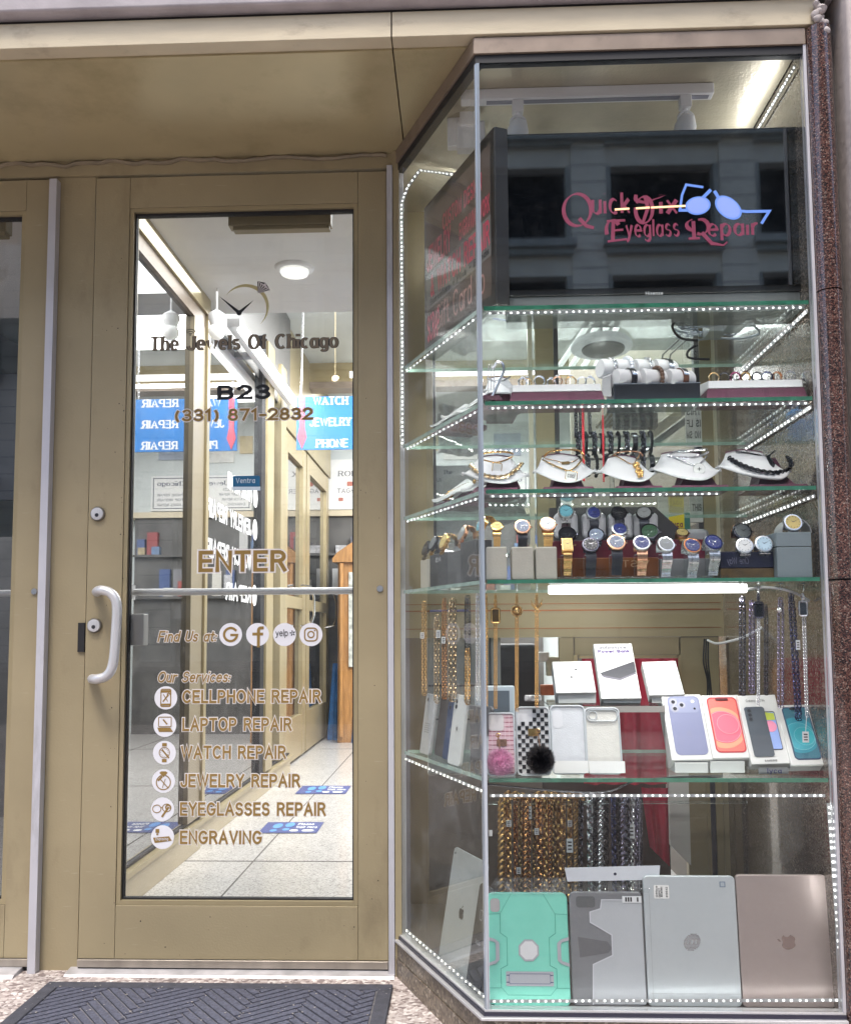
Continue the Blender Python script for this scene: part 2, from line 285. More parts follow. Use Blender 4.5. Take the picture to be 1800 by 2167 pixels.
# ------------------------------------------------------------------ lettering: a small stroke alphabet
def _a(cx, cy, rx, ry, a0, a1, n=9): return [(cx+rx*math.cos(R_(a0+(a1-a0)*i/n)), cy+ry*math.sin(R_(a0+(a1-a0)*i/n))) for i in range(n+1)]
G = {
'A': (.72,[[(0,0),(.36,1),(.72,0)],[(.14,.34),(.58,.34)]]), 'B': (.62,[[(0,0),(0,1),(.33,1)]+_a(.33,.765,.24,.235,90,-90)+[(0,.53)],[(0,.53),(.35,.53)]+_a(.35,.265,.27,.265,90,-90)+[(0,0)]]),
'C': (.72,[_a(.38,.5,.38,.5,48,312,16)]), 'D': (.68,[[(0,0),(0,1),(.25,1)]+_a(.25,.5,.43,.5,90,-90,12)+[(0,0)]]),
'E': (.56,[[(.56,1),(0,1),(0,0),(.56,0)],[(0,.53),(.5,.53)]]), 'F': (.54,[[(.54,1),(0,1),(0,0)],[(0,.5),(.47,.5)]]),
'G': (.75,[_a(.38,.5,.38,.5,48,335,17)+[(.75,.46),(.44,.46)]]), 'H': (.66,[[(0,0),(0,1)],[(.66,0),(.66,1)],[(0,.53),(.66,.53)]]),
'I': (.02,[[(0,0),(0,1)]]), 'J': (.5,[[(.5,1),(.5,.26)]+_a(.25,.26,.25,.26,0,-180)]), 'K': (.66,[[(0,0),(0,1)],[(.62,1),(0,.38)],[(.22,.6),(.66,0)]]),
'L': (.52,[[(0,1),(0,0),(.52,0)]]), 'M': (.78,[[(0,0),(0,1),(.39,.05),(.78,1),(.78,0)]]), 'N': (.66,[[(0,0),(0,1),(.66,0),(.66,1)]]),
'O': (.78,[_a(.39,.5,.39,.5,90,450,22)]), 'P': (.6,[[(0,0),(0,1),(.33,1)]+_a(.33,.73,.27,.27,90,-90)+[(0,.46)]]),
'Q': (.78,[_a(.39,.5,.39,.5,90,450,22),[(.48,.25),(.78,-.04)]]), 'R': (.64,[[(0,0),(0,1),(.33,1)]+_a(.33,.75,.27,.25,90,-90)+[(0,.5)],[(.36,.5),(.64,0)]]),
'S': (.6,[_a(.3,.745,.27,.255,28,240,11)+_a(.3,.265,.3,.265,62,-155,11)]), 'T': (.64,[[(0,1),(.64,1)],[(.32,1),(.32,0)]]), '_T': (.64,[]),
'U': (.64,[[(0,1),(0,.32)]+_a(.32,.32,.32,.32,180,360)+[(.64,1)]]), 'V': (.68,[[(0,1),(.34,0),(.68,1)]]), 'W': (1.0,[[(0,1),(.25,0),(.5,.95),(.75,0),(1,1)]]),
'X': (.66,[[(0,0),(.66,1)],[(0,1),(.66,0)]]), 'Y': (.66,[[(0,1),(.33,.45),(.66,1)],[(.33,.45),(.33,0)]]), 'Z': (.6,[[(0,1),(.6,1),(0,0),(.6,0)]]),
'0': (.58,[_a(.29,.5,.29,.5,90,450,20)]), '1': (.3,[[(0,.8),(.22,1),(.22,0)]]), '2': (.56,[_a(.28,.72,.28,.28,165,-35,9)+[(0,0),(.58,0)]]),
'3': (.56,[_a(.27,.76,.24,.24,150,-90)+[(.2,.52)],[(.2,.52)]+_a(.27,.26,.29,.26,90,-150)]), '4': (.6,[[(.45,0),(.45,1),(0,.28),(.62,.28)]]),
'5': (.56,[[(.52,1),(.1,1),(.05,.55)]+_a(.27,.32,.29,.32,125,-150)]), '6': (.58,[_a(.29,.31,.29,.31,90,450,16),[(.02,.36)]+_a(.3,.6,.28,.4,180,50)]),
'7': (.56,[[(0,1),(.56,1),(.2,0)]]), '8': (.56,[_a(.28,.76,.23,.24,90,450,16),_a(.28,.27,.28,.27,90,450,16)]), '9': (.58,[_a(.29,.69,.29,.31,90,450,16),[(.56,.64)]+_a(.28,.4,.28,.4,0,-130)]),
'a': (.5,[_a(.25,.33,.25,.33,40,320,14),[(.5,.68),(.5,0)]]), 'b': (.52,[[(0,1),(0,0)],_a(.26,.34,.26,.34,150,-150,14)]), 'c': (.48,[_a(.26,.34,.26,.34,48,312,14)]),
'd': (.52,[_a(.26,.34,.26,.34,30,330,14),[(.52,1),(.52,0)]]), 'e': (.52,[[(.02,.36),(.5,.36)]+_a(.26,.34,.26,.34,5,315,14)]), 'f': (.3,[[(.34,.98)]+_a(.25,.84,.13,.15,80,180,5)+[(.12,0)],[(-.02,.64),(.3,.64)]]),
'g': (.52,[_a(.26,.34,.26,.33,40,320,14),[(.52,.68),(.52,-.05)]+_a(.27,-.05,.25,.22,0,-150)]), 'h': (.48,[[(0,1),(0,0)],[(0,.4)]+_a(.24,.42,.24,.26,160,0)+[(.48,0)]]),
'i': (.02,[[(0,.60),(0,0)],[(0,.955),(0,.965)]]), 'j': (.12,[[(.12,.60),(.12,-.1)]+_a(0,-.1,.12,.14,0,-90,4),[(.12,.955),(.12,.965)]]), 'k': (.48,[[(0,1),(0,0)],[(.44,.68),(0,.25)],[(.15,.4),(.48,0)]]),
'l': (.02,[[(0,1),(0,0)]]), 'm': (.8,[[(0,.68),(0,0)],[(0,.4)]+_a(.2,.44,.2,.24,160,0)+[(.4,0)],[(.4,.4)]+_a(.6,.44,.2,.24,160,0)+[(.8,0)]]), 'n': (.48,[[(0,.68),(0,0)],[(0,.4)]+_a(.24,.42,.24,.26,160,0)+[(.48,0)]]),
'o': (.54,[_a(.27,.34,.27,.34,90,450,18)]), 'p': (.52,[[(0,.68),(0,-.28)],_a(.26,.34,.26,.34,150,-150,14)]), 'q': (.52,[_a(.26,.34,.26,.34,30,330,14),[(.52,.68),(.52,-.28)]]),
'r': (.3,[[(0,.68),(0,0)],[(0,.38)]+_a(.26,.4,.26,.27,165,75,5)]), 's': (.42,[_a(.21,.51,.19,.17,28,240,9)+_a(.21,.18,.21,.18,62,-155,9)]), 't': (.3,[[(.12,.92),(.12,.16)]+_a(.26,.16,.14,.16,180,290,5),[(-.04,.66),(.3,.66)]]),
'u': (.48,[[(0,.68),(0,.26)]+_a(.24,.26,.24,.26,180,350)+[(.48,.68)],[(.48,.4),(.48,0)]]), 'v': (.5,[[(0,.68),(.25,0),(.5,.68)]]), 'w': (.76,[[(0,.68),(.19,0),(.38,.62),(.57,0),(.76,.68)]]),
'x': (.48,[[(0,.68),(.48,0)],[(0,0),(.48,.68)]]), 'y': (.5,[[(0,.68),(.26,.02)],[(.5,.68),(.2,-.15),(.02,-.27)]]), 'z': (.44,[[(0,.68),(.44,.68),(0,0),(.44,0)]]),
' ': (.3,[]), ':': (.04,[[(0,.05),(0,.07)],[(0,.5),(0,.52)]]), '-': (.34,[[(0,.42),(.34,.42)]]), '(': (.22,[_a(.5,.42,.5,.72,140,220)]), ')': (.22,[_a(-.28,.42,.5,.72,40,-40)]), '.': (.04,[[(0,0),(0,.1)]]), "'": (.04,[[(0,.8),(0,1)]]), '&': (.7,[[(.7,0),(.16,.72)]+_a(.3,.8,.16,.18,210,-30,8)+[(.1,.36)]+_a(.26,.2,.22,.2,140,300,8)+[(.62,.42)]]), '*': (.3,[[(0,.4),(.3,.6)],[(0,.6),(.3,.4)]]), '/': (.3,[[(0,0),(.3,1)]]),
}
def layout(s, wt, sp=.14, shear=0, xs=1):
    out = []; x = 0
    for ch in s:
        wd, st = G.get(ch, G[' '])
        for pl in st: out.append([((px*xs+x)+shear*py, py) for px, py in pl])
        x += wd*xs + wt + sp
    return out, x - sp - wt
def ribbon(mb, pl, wt, fr, off, style='sans', ext=True):
    """flat stroke along a 2D polyline, mapped by fr(x, y, depth)"""
    n = len(pl); pl = [Vector((p[0], p[1])) for p in pl]; L = []; Rr = []
    closed = n > 3 and (pl[0]-pl[-1]).length < 1e-4
    for i in range(n):
        if closed: a = pl[i]-pl[i-1 if i else n-2]; b = pl[1 if i == n-1 else i+1]-pl[i]
        else: a = pl[i]-pl[i-1] if i else pl[1]-pl[0]; b = pl[i+1]-pl[i] if i < n-1 else pl[-1]-pl[-2]
        if a.length < 1e-9: a = b
        if b.length < 1e-9: b = a
        a = a.normalized(); b = b.normalized(); t = a+b
        t = t.normalized() if t.length > 1e-3 else a
        nn = Vector((-t.y, t.x)); c = max(nn.dot(Vector((-a.y, a.x))), .45 if style == 'sans' else .8)
        if style == 'serif': h = wt*(.34+.40*abs(t.y))
        elif style == 'nib': h = wt*(.12+.5*abs(t.x*.5+t.y*.87))
        else: h = wt/2
        p = pl[i]
        if ext and not closed and (style == 'sans' or (style == 'serif' and abs(t.y) < .1)):
            if i == 0: p = p - b*wt*.5
            if i == n-1: p = p + a*wt*.5
        L.append(p+nn*(h/c)); Rr.append(p-nn*(h/c))
    ramp = [off+.00003*i/n for i in range(n)]
    mb.add([fr(p.x, p.y, d) for p, d in zip(L, ramp)]+[fr(p.x, p.y, d) for p, d in zip(Rr, ramp)], [(i, n+i, n+i+1, i+1) for i in range(n-1)])
def lettering(mb, s, o, ux, uz, nrm, size, wt=.16, sp=.14, shear=0, width=None, style='sans', lift=.0006, xs=1, extra=0, center=False):
    """letters into mb; o = left end of the baseline, size = cap height; width fits the line to a length"""
    st, tot = layout(s, wt, sp, shear, xs); o = Vector(o); ux = Vector(ux).normalized(); uz = Vector(uz).normalized(); nrm = Vector(nrm).normalized()
    sx = size if width is None else width/max(tot, 1e-6)
    if center: o = o - ux*(tot*sx/2)
    fr = lambda x, y, d: o+ux*(x*sx)+uz*(y*size)+nrm*d
    k = 0
    for pl in st:
        k += 1
        ribbon(mb, pl, wt+extra, fr, lift+(k % 7)*.00004, style)
        if style == 'serif':
            for e, q in ((pl[0], pl[1]), (pl[-1], pl[-2])):
                d = Vector(e)-Vector(q)
                if abs(d.x) < .1*abs(d.y)+.001 or (abs(d.y) > abs(d.x)*1.5 and len(pl) < 5):
                    k += 1; yy = e[1]+(-.02 if d.y > 0 else .02)
                    ribbon(mb, [(e[0]-wt*1.35, yy), (e[0]+wt*1.35, yy)], wt*.62+extra*.8, fr, lift+(k % 7)*.00004, 'sans', False)
    return mb
def disc(mb, c, r, nrm, n=28, lift=0.0):
    nrm = Vector(nrm).normalized(); x = Vector((0,0,1)).cross(nrm).normalized(); z = nrm.cross(x); c = Vector(c)+nrm*lift
    return mb.add([c+x*(r*math.cos(2*math.pi*k/n))+z*(r*math.sin(2*math.pi*k/n)) for k in range(n)], [tuple(range(n))])
def shape2(mb, pts, o, ux, uz, nrm, lift):
    o = Vector(o); ux = Vector(ux); uz = Vector(uz); nrm = Vector(nrm)
    return mb.add([o+ux*x+uz*y+nrm*lift for x, y in pts], [tuple(range(len(pts)))])
def rrect(w, h, r, n=5, cx=0, cy=0):
    p = []
    for sx, sy, a in ((1,1,0),(-1,1,90),(-1,-1,180),(1,-1,270)):
        p += [(cx+sx*(w/2-r)+r*math.cos(R_(a+90*i/n)), cy+sy*(h/2-r)+r*math.sin(R_(a+90*i/n))) for i in range(n+1)]
    return p
FN = Vector((0,-1,0)); UX = Vector((1,0,0)); UZ = Vector((0,0,1))

# ------------------------------------------------------------------ ground and street
struct('sidewalk', MB().box(-9, 9, -6.0, .56, -.12, 0), CONC)
struct('road', MB().box(-40, 40, -22.0, -6.0, -.30, -.14), mat('asphalt', (.05,.05,.052), .9, var=.2, vs=30, bump=.3))
struct('pavement', MB().box(-40, 40, -26.0, -22.0, -.14, -.004), CONC)
struct('street_bed', MB().box(-120, 120, -140, 60, -.6, -.32), mat('asphalt', (.05,.05,.052)))
# the stone office building over the road, met only as the reflection in the dark screen
BW = mat('far_stone', (.84,.76,.66), .8, var=.1, vs=1.5); BT = mat('far_trim', (.42,.42,.40), .8, var=.2, vs=3); BG = mat('far_window', (.012,.013,.016), .6, spec=.1)
fb = thing('office_building', 'pale stone office block across the street with dark windows, mirrored in the black screen', 'building', (2, -29, 0))
YB = -26.0; YV = .134-YB       # the facade stands at YB; its mirror image behind the screen at YV
CX0 = P(1403, 440, YV).x; PIT = P(1561, 440, YV).x-P(1245, 440, YV).x; ZW = P(1403, 505, YV).z; WH = P(1403, 345, YV).z-ZW; FLH = P(1403, 345, YV).z-P(1403, 577, YV).z; PW = PIT*.235
ml = MB(); ml.box(-40, 45, YB-6, YB-.7, 0, ZW+FLH*2.4)
for i in range(-8, 9): ml.box(CX0+PIT*(i+.5)-PW/2, CX0+PIT*(i+.5)+PW/2, YB-.7, YB, 0, ZW+FLH*1.35)
for j in range(-4, 2): ml.box(-40, 45, YB-.7, YB-.12, ZW+FLH*j+WH-FLH, ZW+FLH*j-.02)
obj('wall', ml, BW, fb)
tr = MB()
for j in range(-4, 2):
    for i in range(-8, 9):
        x0, x1 = CX0+PIT*i-PIT/2+PW/2, CX0+PIT*i+PIT/2-PW/2
        tr.box(x0-.12, x1+.12, YB-.12, YB+.28, ZW+FLH*j-.25, ZW+FLH*j-.02); tr.box(x0-.05, x1+.05, YB-.12, YB+.12, ZW+FLH*j-.45, ZW+FLH*j-.26)
        tr.box(x0, x0+.16, YB-.6, YB-.1, ZW+FLH*j, ZW+FLH*j+WH).box(x1-.16, x1, YB-.6, YB-.1, ZW+FLH*j, ZW+FLH*j+WH)
for k in range(3): tr.box(-40, 45, YB-.1, YB+.3+.2*k, ZW+WH+.75+.38*k, ZW+WH+1.12+.38*k)
obj('cornice', tr, BT, fb)
js = MB()
for i in range(-8, 9):
    for k in range(30): js.box(CX0+PIT*(i+.5)-PW/2-.004, CX0+PIT*(i+.5)+PW/2+.004, YB-.2, YB+.004, .55*k-.015, .55*k+.015)
obj('stone_joint', js, mat('joint_dark', (.16,.155,.15), .9), fb)
for j in range(-1, 2):
    for i in range(-2, 3):
        wm = MB().box(CX0+PIT*i-PIT/2+PW/2+.16, CX0+PIT*i+PIT/2-PW/2-.16, YB-.66, YB-.62, ZW+FLH*j-.01, ZW+FLH*j+WH+.01); obj('window', wm, BG, fb)

# ------------------------------------------------------------------ lobby behind the doors
struct('lobby_floor', MB().box(-3.2, 3.2, .56, 6.6, -.12, -.001), TERR)
jm = MB()
for y in (1.65, 3.4, 5.1): jm.box(-.88, 3, y-.0025, y+.0025, -.001, .0006)
for x in (-.61, .5, 1.6): jm.box(x-.0025, x+.0025, .56, 6.5, -.001, .0008)
struct('floor_joint', jm, mat('joint', (.12,.11,.1), .8))
CEIL = mat('ceiling_paint', (.72,.71,.71), .6, var=.03, vs=3); PALE = mat('pale_wall', (.62,.66,.66), .5, var=.05, vs=2)
struct('ceiling_low', MB().box(-3.2, 3.2, .53, 2.07, 2.30, 2.4), CEIL)
struct('ceiling_high', MB().box(-3.2, 3.2, 2.07, 6.6, 2.9, 3.0), PALE)
struct('wall_step', MB().box(-3.2, 3.2, 2.03, 2.066, 2.4, 2.9), CEIL)
struct('wall_far', MB().box(-3.2, 3.2, 6.3, 6.4, 0, 2.9), PALE)
struct('wall_side', MB().box(2.6, 2.7, .77, 6.6, 0, 2.9), PALE)
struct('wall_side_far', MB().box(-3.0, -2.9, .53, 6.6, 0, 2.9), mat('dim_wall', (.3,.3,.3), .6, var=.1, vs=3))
bm_ = thing('ceiling_beam', 'bronze trimmed beam with a white tube light across the far pale ceiling', 'beam', (-.3, 4.9, 2.72))
obj('trim', MB().box(-1.2, 2.6, 4.86, 4.98, 2.75, 2.9), GOLDT, bm_); obj('soffit_strip', MB().box(-1.2, 2.6, 4.84, 5.0, 2.70, 2.75), TRIMB, bm_)
obj('tube', MB().tube([(-.62, 4.80, 2.79), (1.4, 4.80, 2.79)], .026), emis('tube_far', (1,.98,.95), 1), bm_)
lamp((.4, 4.7, 2.7), 1.8, 12, (0,0,0), sy=.1)
# service board and posters on the far wall
sb = thing('service_board', 'white framed board of services on the far wall, seen mirrored in the partition glass', 'sign board', (.33, 6.25, 1.98))
obj('panel', MB().box(-.12, .80, 6.27, 6.295, 1.98, 2.30), PAPER, sb)
fr_ = MB(); 
for a in ((-.10,.78,2.275,2.281),(-.10,.78,2.0,2.006)): fr_.box(a[0], a[1], 6.266, 6.27, a[2], a[3])
for a in (-.10, .774): fr_.box(a, a+.006, 6.266, 6.27, 2.0, 2.281)
BLUEINK = mat('slate_ink', (.10,.11,.17), .5)
obj('border', fr_, BLUEINK, sb)
obj('lettering', lettering(MB(), 'The Jewels Of Chicago', (-.06, 6.27, 2.21), UX, UZ, FN, .04, .13, width=.8, style='serif'), BLUEINK, sb)
for i, s in enumerate(('OUR SERVICES', 'JEWELRY REPAIR', 'WATCH REPAIR', 'ENGRAVING')): obj('lettering', lettering(MB(), s, (-.06, 6.27, 2.16-.045*i), UX, UZ, FN, .02, .16), BLUEINK, sb)
for i, s in enumerate(('CELLPHONE REPAIR', 'LAPTOP REPAIR', 'EYEGLASSES REPAIR')): obj('lettering', lettering(MB(), s, (.42, 6.27, 2.115-.045*i), UX, UZ, FN, .02, .16, width=.32), BLUEINK, sb)
pb = thing('poster_board', 'white board of watch maker names beside the far gold glass door', 'poster', (-.45, 6.2, 1.9))
obj('sheet', MB().box(-1.0, -.2, 6.22, 6.245, 1.97, 2.42), PAPER, pb)
GI = mat('grey_ink', (.22,.22,.24), .5); obj('lettering', lettering(MB(), 'ROLEX', (-.89, 6.22, 2.27), UX, UZ, FN, .045, .15, style='serif', width=.26), GI, pb); obj('lettering', lettering(MB(), 'TAGHEUER', (-.90, 6.22, 2.12), UX, UZ, FN, .036, .17, width=.3), GI, pb)
obj('lettering', lettering(MB(), 'BULOVA', (-.5, 6.22, 2.27), UX, UZ, FN, .045, .15, style='serif', width=.26), GI, pb)
lt = MB().plate(rrect(.05,.04,.008,cx=-.79,cy=2.20), 6.217, 6.22); obj('emblem', lt, mat('red_print', (.45,.16,.12), .5), pb)
obj('emblem', MB().plate(rrect(.04,.03,.005,cx=-.87,cy=2.06), 6.217, 6.22), MATS['red_print'], pb)
one('cream_ledge', MB().box(-1.2, 2.6, 6.12, 6.29, 1.90, 1.95), mat('ledge', (.6,.52,.38), .5), 'cream ledge running along the far wall below the white boards', 'ledge')
one('shelf_unit', MB().box(-.98, .9, 6.16, 6.28, 0, 1.9).box(-.98, .9, 6.1, 6.158, 1.18, 1.2).box(-.98, .9, 6.1, 6.158, 1.55, 1.57), mat('dark_unit', (.10,.095,.09), .5, var=.3, vs=6), 'dark shelf unit standing under the cream ledge at the far wall', 'shelf unit')
ORDN = 'first second third fourth fifth sixth seventh eighth ninth tenth eleventh twelfth thirteenth fourteenth fifteenth sixteenth'.split()
random.seed(2)
for i in range(16):
    x = -.93+.115*i; z = (1.201, 1.571)[(i//2) % 2]; h = random.uniform(.08,.24)
    c = random.choice(((.5,.5,.5),(.62,.6,.55),(.3,.06,.06),(.06,.1,.25),(.55,.45,.2),(.2,.2,.22)))
    one('display_carton', MB().box(x, x+random.uniform(.06,.1), 6.105, 6.155, z, z+h), mat('carton_%d' % (int(c[0]*100)), c, .5), '%s small carton from the left along the far dark shelf unit' % ('first second third fourth fifth sixth seventh eighth ninth tenth eleventh twelfth thirteenth fourteenth fifteenth sixteenth'.split()[i]), 'carton', 'cartons on the far shelf unit')
one('added_counter', MB().box(.95, 1.5, 1.3, 5.2, 0, 1.02).box(1.1, 1.5, 1.3, 5.2, 1.021, 1.28), mat('counter_brown', (.075,.06,.05), .35, var=.25, vs=4), 'long dark brown counter along the right of the lobby, mirrored in the partition', 'counter')  # unseen counter added to give the partition glass a dark reflected band
WOOD = mat('honey_wood', (.36,.18,.06), .4, var=.25, vs=9, stretch=(8,8,1))
wc = thing('wooden_cabinet', 'honey coloured wooden cabinet with a curved pediment beyond the door glass', 'cabinet', (-.55, 5.7, 0))
obj('body', MB().box(-.80, -.30, 5.5, 5.9, 0, 1.44), WOOD, wc)
obj('pediment', MB().plate([(-.84,1.47),(-.26,1.47),(-.30,1.52),(-.40,1.60),(-.52,1.66),(-.56,1.66),(-.68,1.60),(-.80,1.52)], 5.46, 5.9).box(-.84, -.26, 5.46, 5.92, 1.44, 1.47), WOOD, wc)
obj('column', MB().lathe([(.02,0),(.016,.4),(.02,.8),(.014,.85),(.02,1.38)], (-.77, 5.47, .05)), WOOD, wc, smooth=True)
obj('door_panel', MB().box(-.71, -.36, 5.482, 5.498, .6, 1.36), mat('pale_print', (.45,.46,.42), .4, var=.5, vs=25), wc)
BLUEP = mat('blue_plastic', (.03,.16,.42), .3, var=.3, vs=14)
for i, (x, y, h, r, a) in enumerate(((-.86,5.75,.62,.055,.05),(-.75,5.6,.95,.05,.2),(-.66,5.55,.75,.07,.1))):
    q = MB()
    def fo(u, v, x=x, y=y, h=h, r=r, a=a):
        t = 2*math.pi*u; rr = r*(1-.45*v)*(1+.22*math.cos(5*t+i)); return (x+a*v*h*.6+rr*math.cos(t), y+rr*math.sin(t), h*v)
    q.grid(fo, 30, 8)
    one('plastic_sack', q, BLUEP, ('low blue plastic sack on the floor by the gold door frame', 'tall slanting blue plastic sack by the far door handle', 'wide blue plastic sack nearest the wooden cabinet')[i], 'plastic sack', 'blue sacks on the far floor', smooth=True)

random.seed(14)
for i in range(14):
    x = -.9+.13*i; c = ((.5,.5,.52),(.1,.1,.12),(.55,.5,.42),(.35,.08,.07),(.62,.62,.6),(.12,.2,.35),(.4,.33,.2))[i % 7]; hh = random.uniform(.05,.2)
    one('stock_box', MB().box(x, x+random.uniform(.05,.11), 6.1, 6.155, (1.5715, 1.2015)[(i//2) % 2], (1.5715, 1.2015)[(i//2) % 2]+hh), mat('stock_%d' % (i % 7), c, .5, var=.4, vs=30), '%s stock box from the left between the small cartons of the far shelf unit' % ORDN[i], 'box', 'stock boxes on the far shelf unit')
for i, (x, z, wd, h) in enumerate(((.05,2.42,.3,.24),(.5,2.45,.24,.2),(-.12,2.5,.12,.16))):
    one('wall_notice', MB().box(x, x+wd, 6.285, 6.299, z, z+h), mat('notice_%d' % i, ((.7,.7,.68),(.35,.4,.5),(.6,.5,.3))[i], .5, var=.15, vs=20), ('large white notice over the service board on the far wall','slate blue notice over the service board on the far wall','small ochre notice left of the white notice on the far wall')[i], 'notice')
# glass partition on the left with its glazed doors beyond
gp = thing('glass_partition', 'bronze framed glass wall running back along the left of the lobby', 'partition', (-.9, 2.2, 0))
W0 = -.905
obj('base_board', MB().box(-.96, -.875, .56, 1.86, 0, .092).box(-.96, -.885, 1.862, 3.9, 0, .092), mat('beige_board', (.46,.39,.27), .45, .1, .05, 6), gp)
obj('glazing_bead', MB().box(-.95, -.868, .56, 3.9, .094, .112), GOLDT, gp); obj('gasket', MB().box(-.93, -.892, .56, 3.9, .114, .124), BLACK, gp)
obj('head_trim', MB().box(-.97, -.872, .56, 1.90, 2.225, 2.298), GOLDT, gp); obj('head_channel', MB().box(-.95, -.884, .56, 1.90, 2.165, 2.223), TRIMB, gp)
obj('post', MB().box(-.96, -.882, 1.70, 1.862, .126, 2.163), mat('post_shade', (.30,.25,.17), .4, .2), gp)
obj('post', MB().box(-.97, -.872, 1.866, 1.905, .126, 2.223), GOLDT, gp)
obj('post', MB().box(-.96, -.880, 2.98, 3.07, .126, 2.5), BLACK, gp); obj('post', MB().box(-.97, -.868, 3.075, 3.25, .126, 2.5), GOLDT, gp)
obj('post', MB().box(-.985, -.90, 3.29, 3.36, .126, 2.5), TRIMB, gp); obj('post', MB().box(-.985, -.88, 3.52, 3.68, .126, 2.5), GOLDP, gp)
obj('pane', MB().box(-.909, -.901, .56, 1.70, .125, 2.164), MIRG, gp); obj('pane', MB().box(-.909, -.901, 1.906, 2.979, .125, 2.26), MIRG, gp); obj('pane', MB().box(-.939, -.931, 3.07, 3.90, .125, 2.26), MIRG, gp)
obj('header', MB().box(-1.0, -.90, 1.907, 3.9, 2.262, 2.9), mat('dark_header', (.12,.115,.11), .4), gp)
vw = MB(); ov = MB()
VW = mat('white_vinyl', (.80,.80,.80), .5)
for z, s in ((1.56,'PHONE REPAIR'),(1.385,'JEWELRY REPAIR'),(1.21,'WATCH REPAIR'),(1.035,'REPAIR')): lettering(vw, s, (-.9005, 2.83, z), (0,-1,0), UZ, (1,0,0), .066, .26, .1, width=.84 if z < 1.5 and z > 1.1 else .5)
for z in (1.595,1.42,1.245,1.07): disc(ov, (-.9005, 2.92, z), .056, (1,0,0), lift=.0008)
obj('vinyl_lettering', vw, VW, gp); obj('vinyl_disc', ov, VW, gp)
for i, (y0, y1) in enumerate(((3.93, 4.78), (4.82, 5.95))):
    gd = thing('glass_door', ('nearer gold framed glass door in the left wall of the lobby', 'far gold framed glass door with a curved pull beyond the blue sign')[i], 'door', (-.96, (y0+y1)/2, 0), 'gold framed doors along the lobby')
    m = MB().box(-1.0, -.94, y0, y0+.13, .02, 2.2).box(-1.0, -.94, y1-.13, y1, .02, 2.2).box(-.998, -.942, y0+.13, y1-.13, .02, .3).box(-.998, -.942, y0+.13, y1-.13, 2.07, 2.2).box(-.998, -.942, y0+.13, y1-.13, 1.04, 1.12)
    obj('frame', m, GOLDT, gd); obj('pane', MB().box(-.975, -.967, y0+.131, y1-.131, .301, 2.069), MIRG, gd)
    yy = y1-.2; obj('handle', MB().tube([(-.94,yy,.92),(-.87,yy,.93),(-.85,yy+.02,1.0),(-.85,yy+.02,1.12),(-.87,yy,1.2),(-.94,yy,1.21)], .009), CHROME, gd, smooth=True)
one('door_header', MB().box(-1.02, -.93, 3.92, 6.0, 2.21, 2.9), GOLDP, 'bronze panel over the gold framed doors on the lobby left', 'panel')
# lights in the lobby
cl = thing('recessed_light', 'round white recessed light in the low lobby ceiling', 'ceiling light', (-.52, 1.98, 2.30))
LC = PZ(623, 566, 2.30); WL['recessed_light'] = LC; cl.location = LC
obj('trim_ring', MB().lathe([(.062,-.012),(.075,-.006),(.078,0)], LC, n=32), WHITE, cl, smooth=True); obj('lens', MB().lathe([(.035,-.034),(.052,-.028),(.056,-.012)], LC, n=32), emis('lens', (1,.99,.93), .33), cl, smooth=True)
lamp(LC+Vector((0,0,-.06)), .12, 4, col=(1,.97,.92))
gl_ = thing('globe_lamp', 'white two lobed globe lamp hanging by the partition head', 'lamp', (-.805, 1.75, 2.09))
obj('holder', MB().lathe([(.025,.0),(.035,.03),(.034,.05),(.012,.066),(.004,.07),(.004,.16)], (-.805,1.75,2.135), n=24), WHITE, gl_, smooth=True); obj('globe', MB().ball((-.805,1.75,2.112), .034, 24, 14), emis('globe', (1,.98,.95), .16), gl_, smooth=True)
lamp((-.4, 1.3, 2.28), 1.2, 6.2, (0,0,0), (.95,.98,1), sy=.9);  # added wide ceiling fill, no fixture here
tf = thing('tube_light', 'long white tube light fixed over the left partition under the ceiling', 'tube light', (-.8, 2.86, 2.24))
obj('housing', MB().box(-.86, -.80, 2.13, 3.6, 2.262, 2.30), WHITE, tf); obj('tube', MB().tube([(-.80,2.14,2.25),(-.80,3.59,2.25)], .016), emis('tube_near', (1,1,.98), 1.3), tf)
obj('bracket', MB().box(-.9, -.86, 2.6, 2.64, 2.262, 2.29), GREYL, tf)
lamp((-.77, 2.86, 2.22), 1.4, 5, (0, R_(-25), R_(90)), sy=.05)
lamp((.8, 3.2, 2.85), 2.4, 115, sy=2.2); lamp((-.3, 5.4, 2.85), 1, 8, sy=.8)  # added overhead fills for shop and far lobby, without fixtures
lamp((-1.9, 1.6, 2.28), 1, 6, sy=.8)  # added fill over the space behind the side door, without a fixture
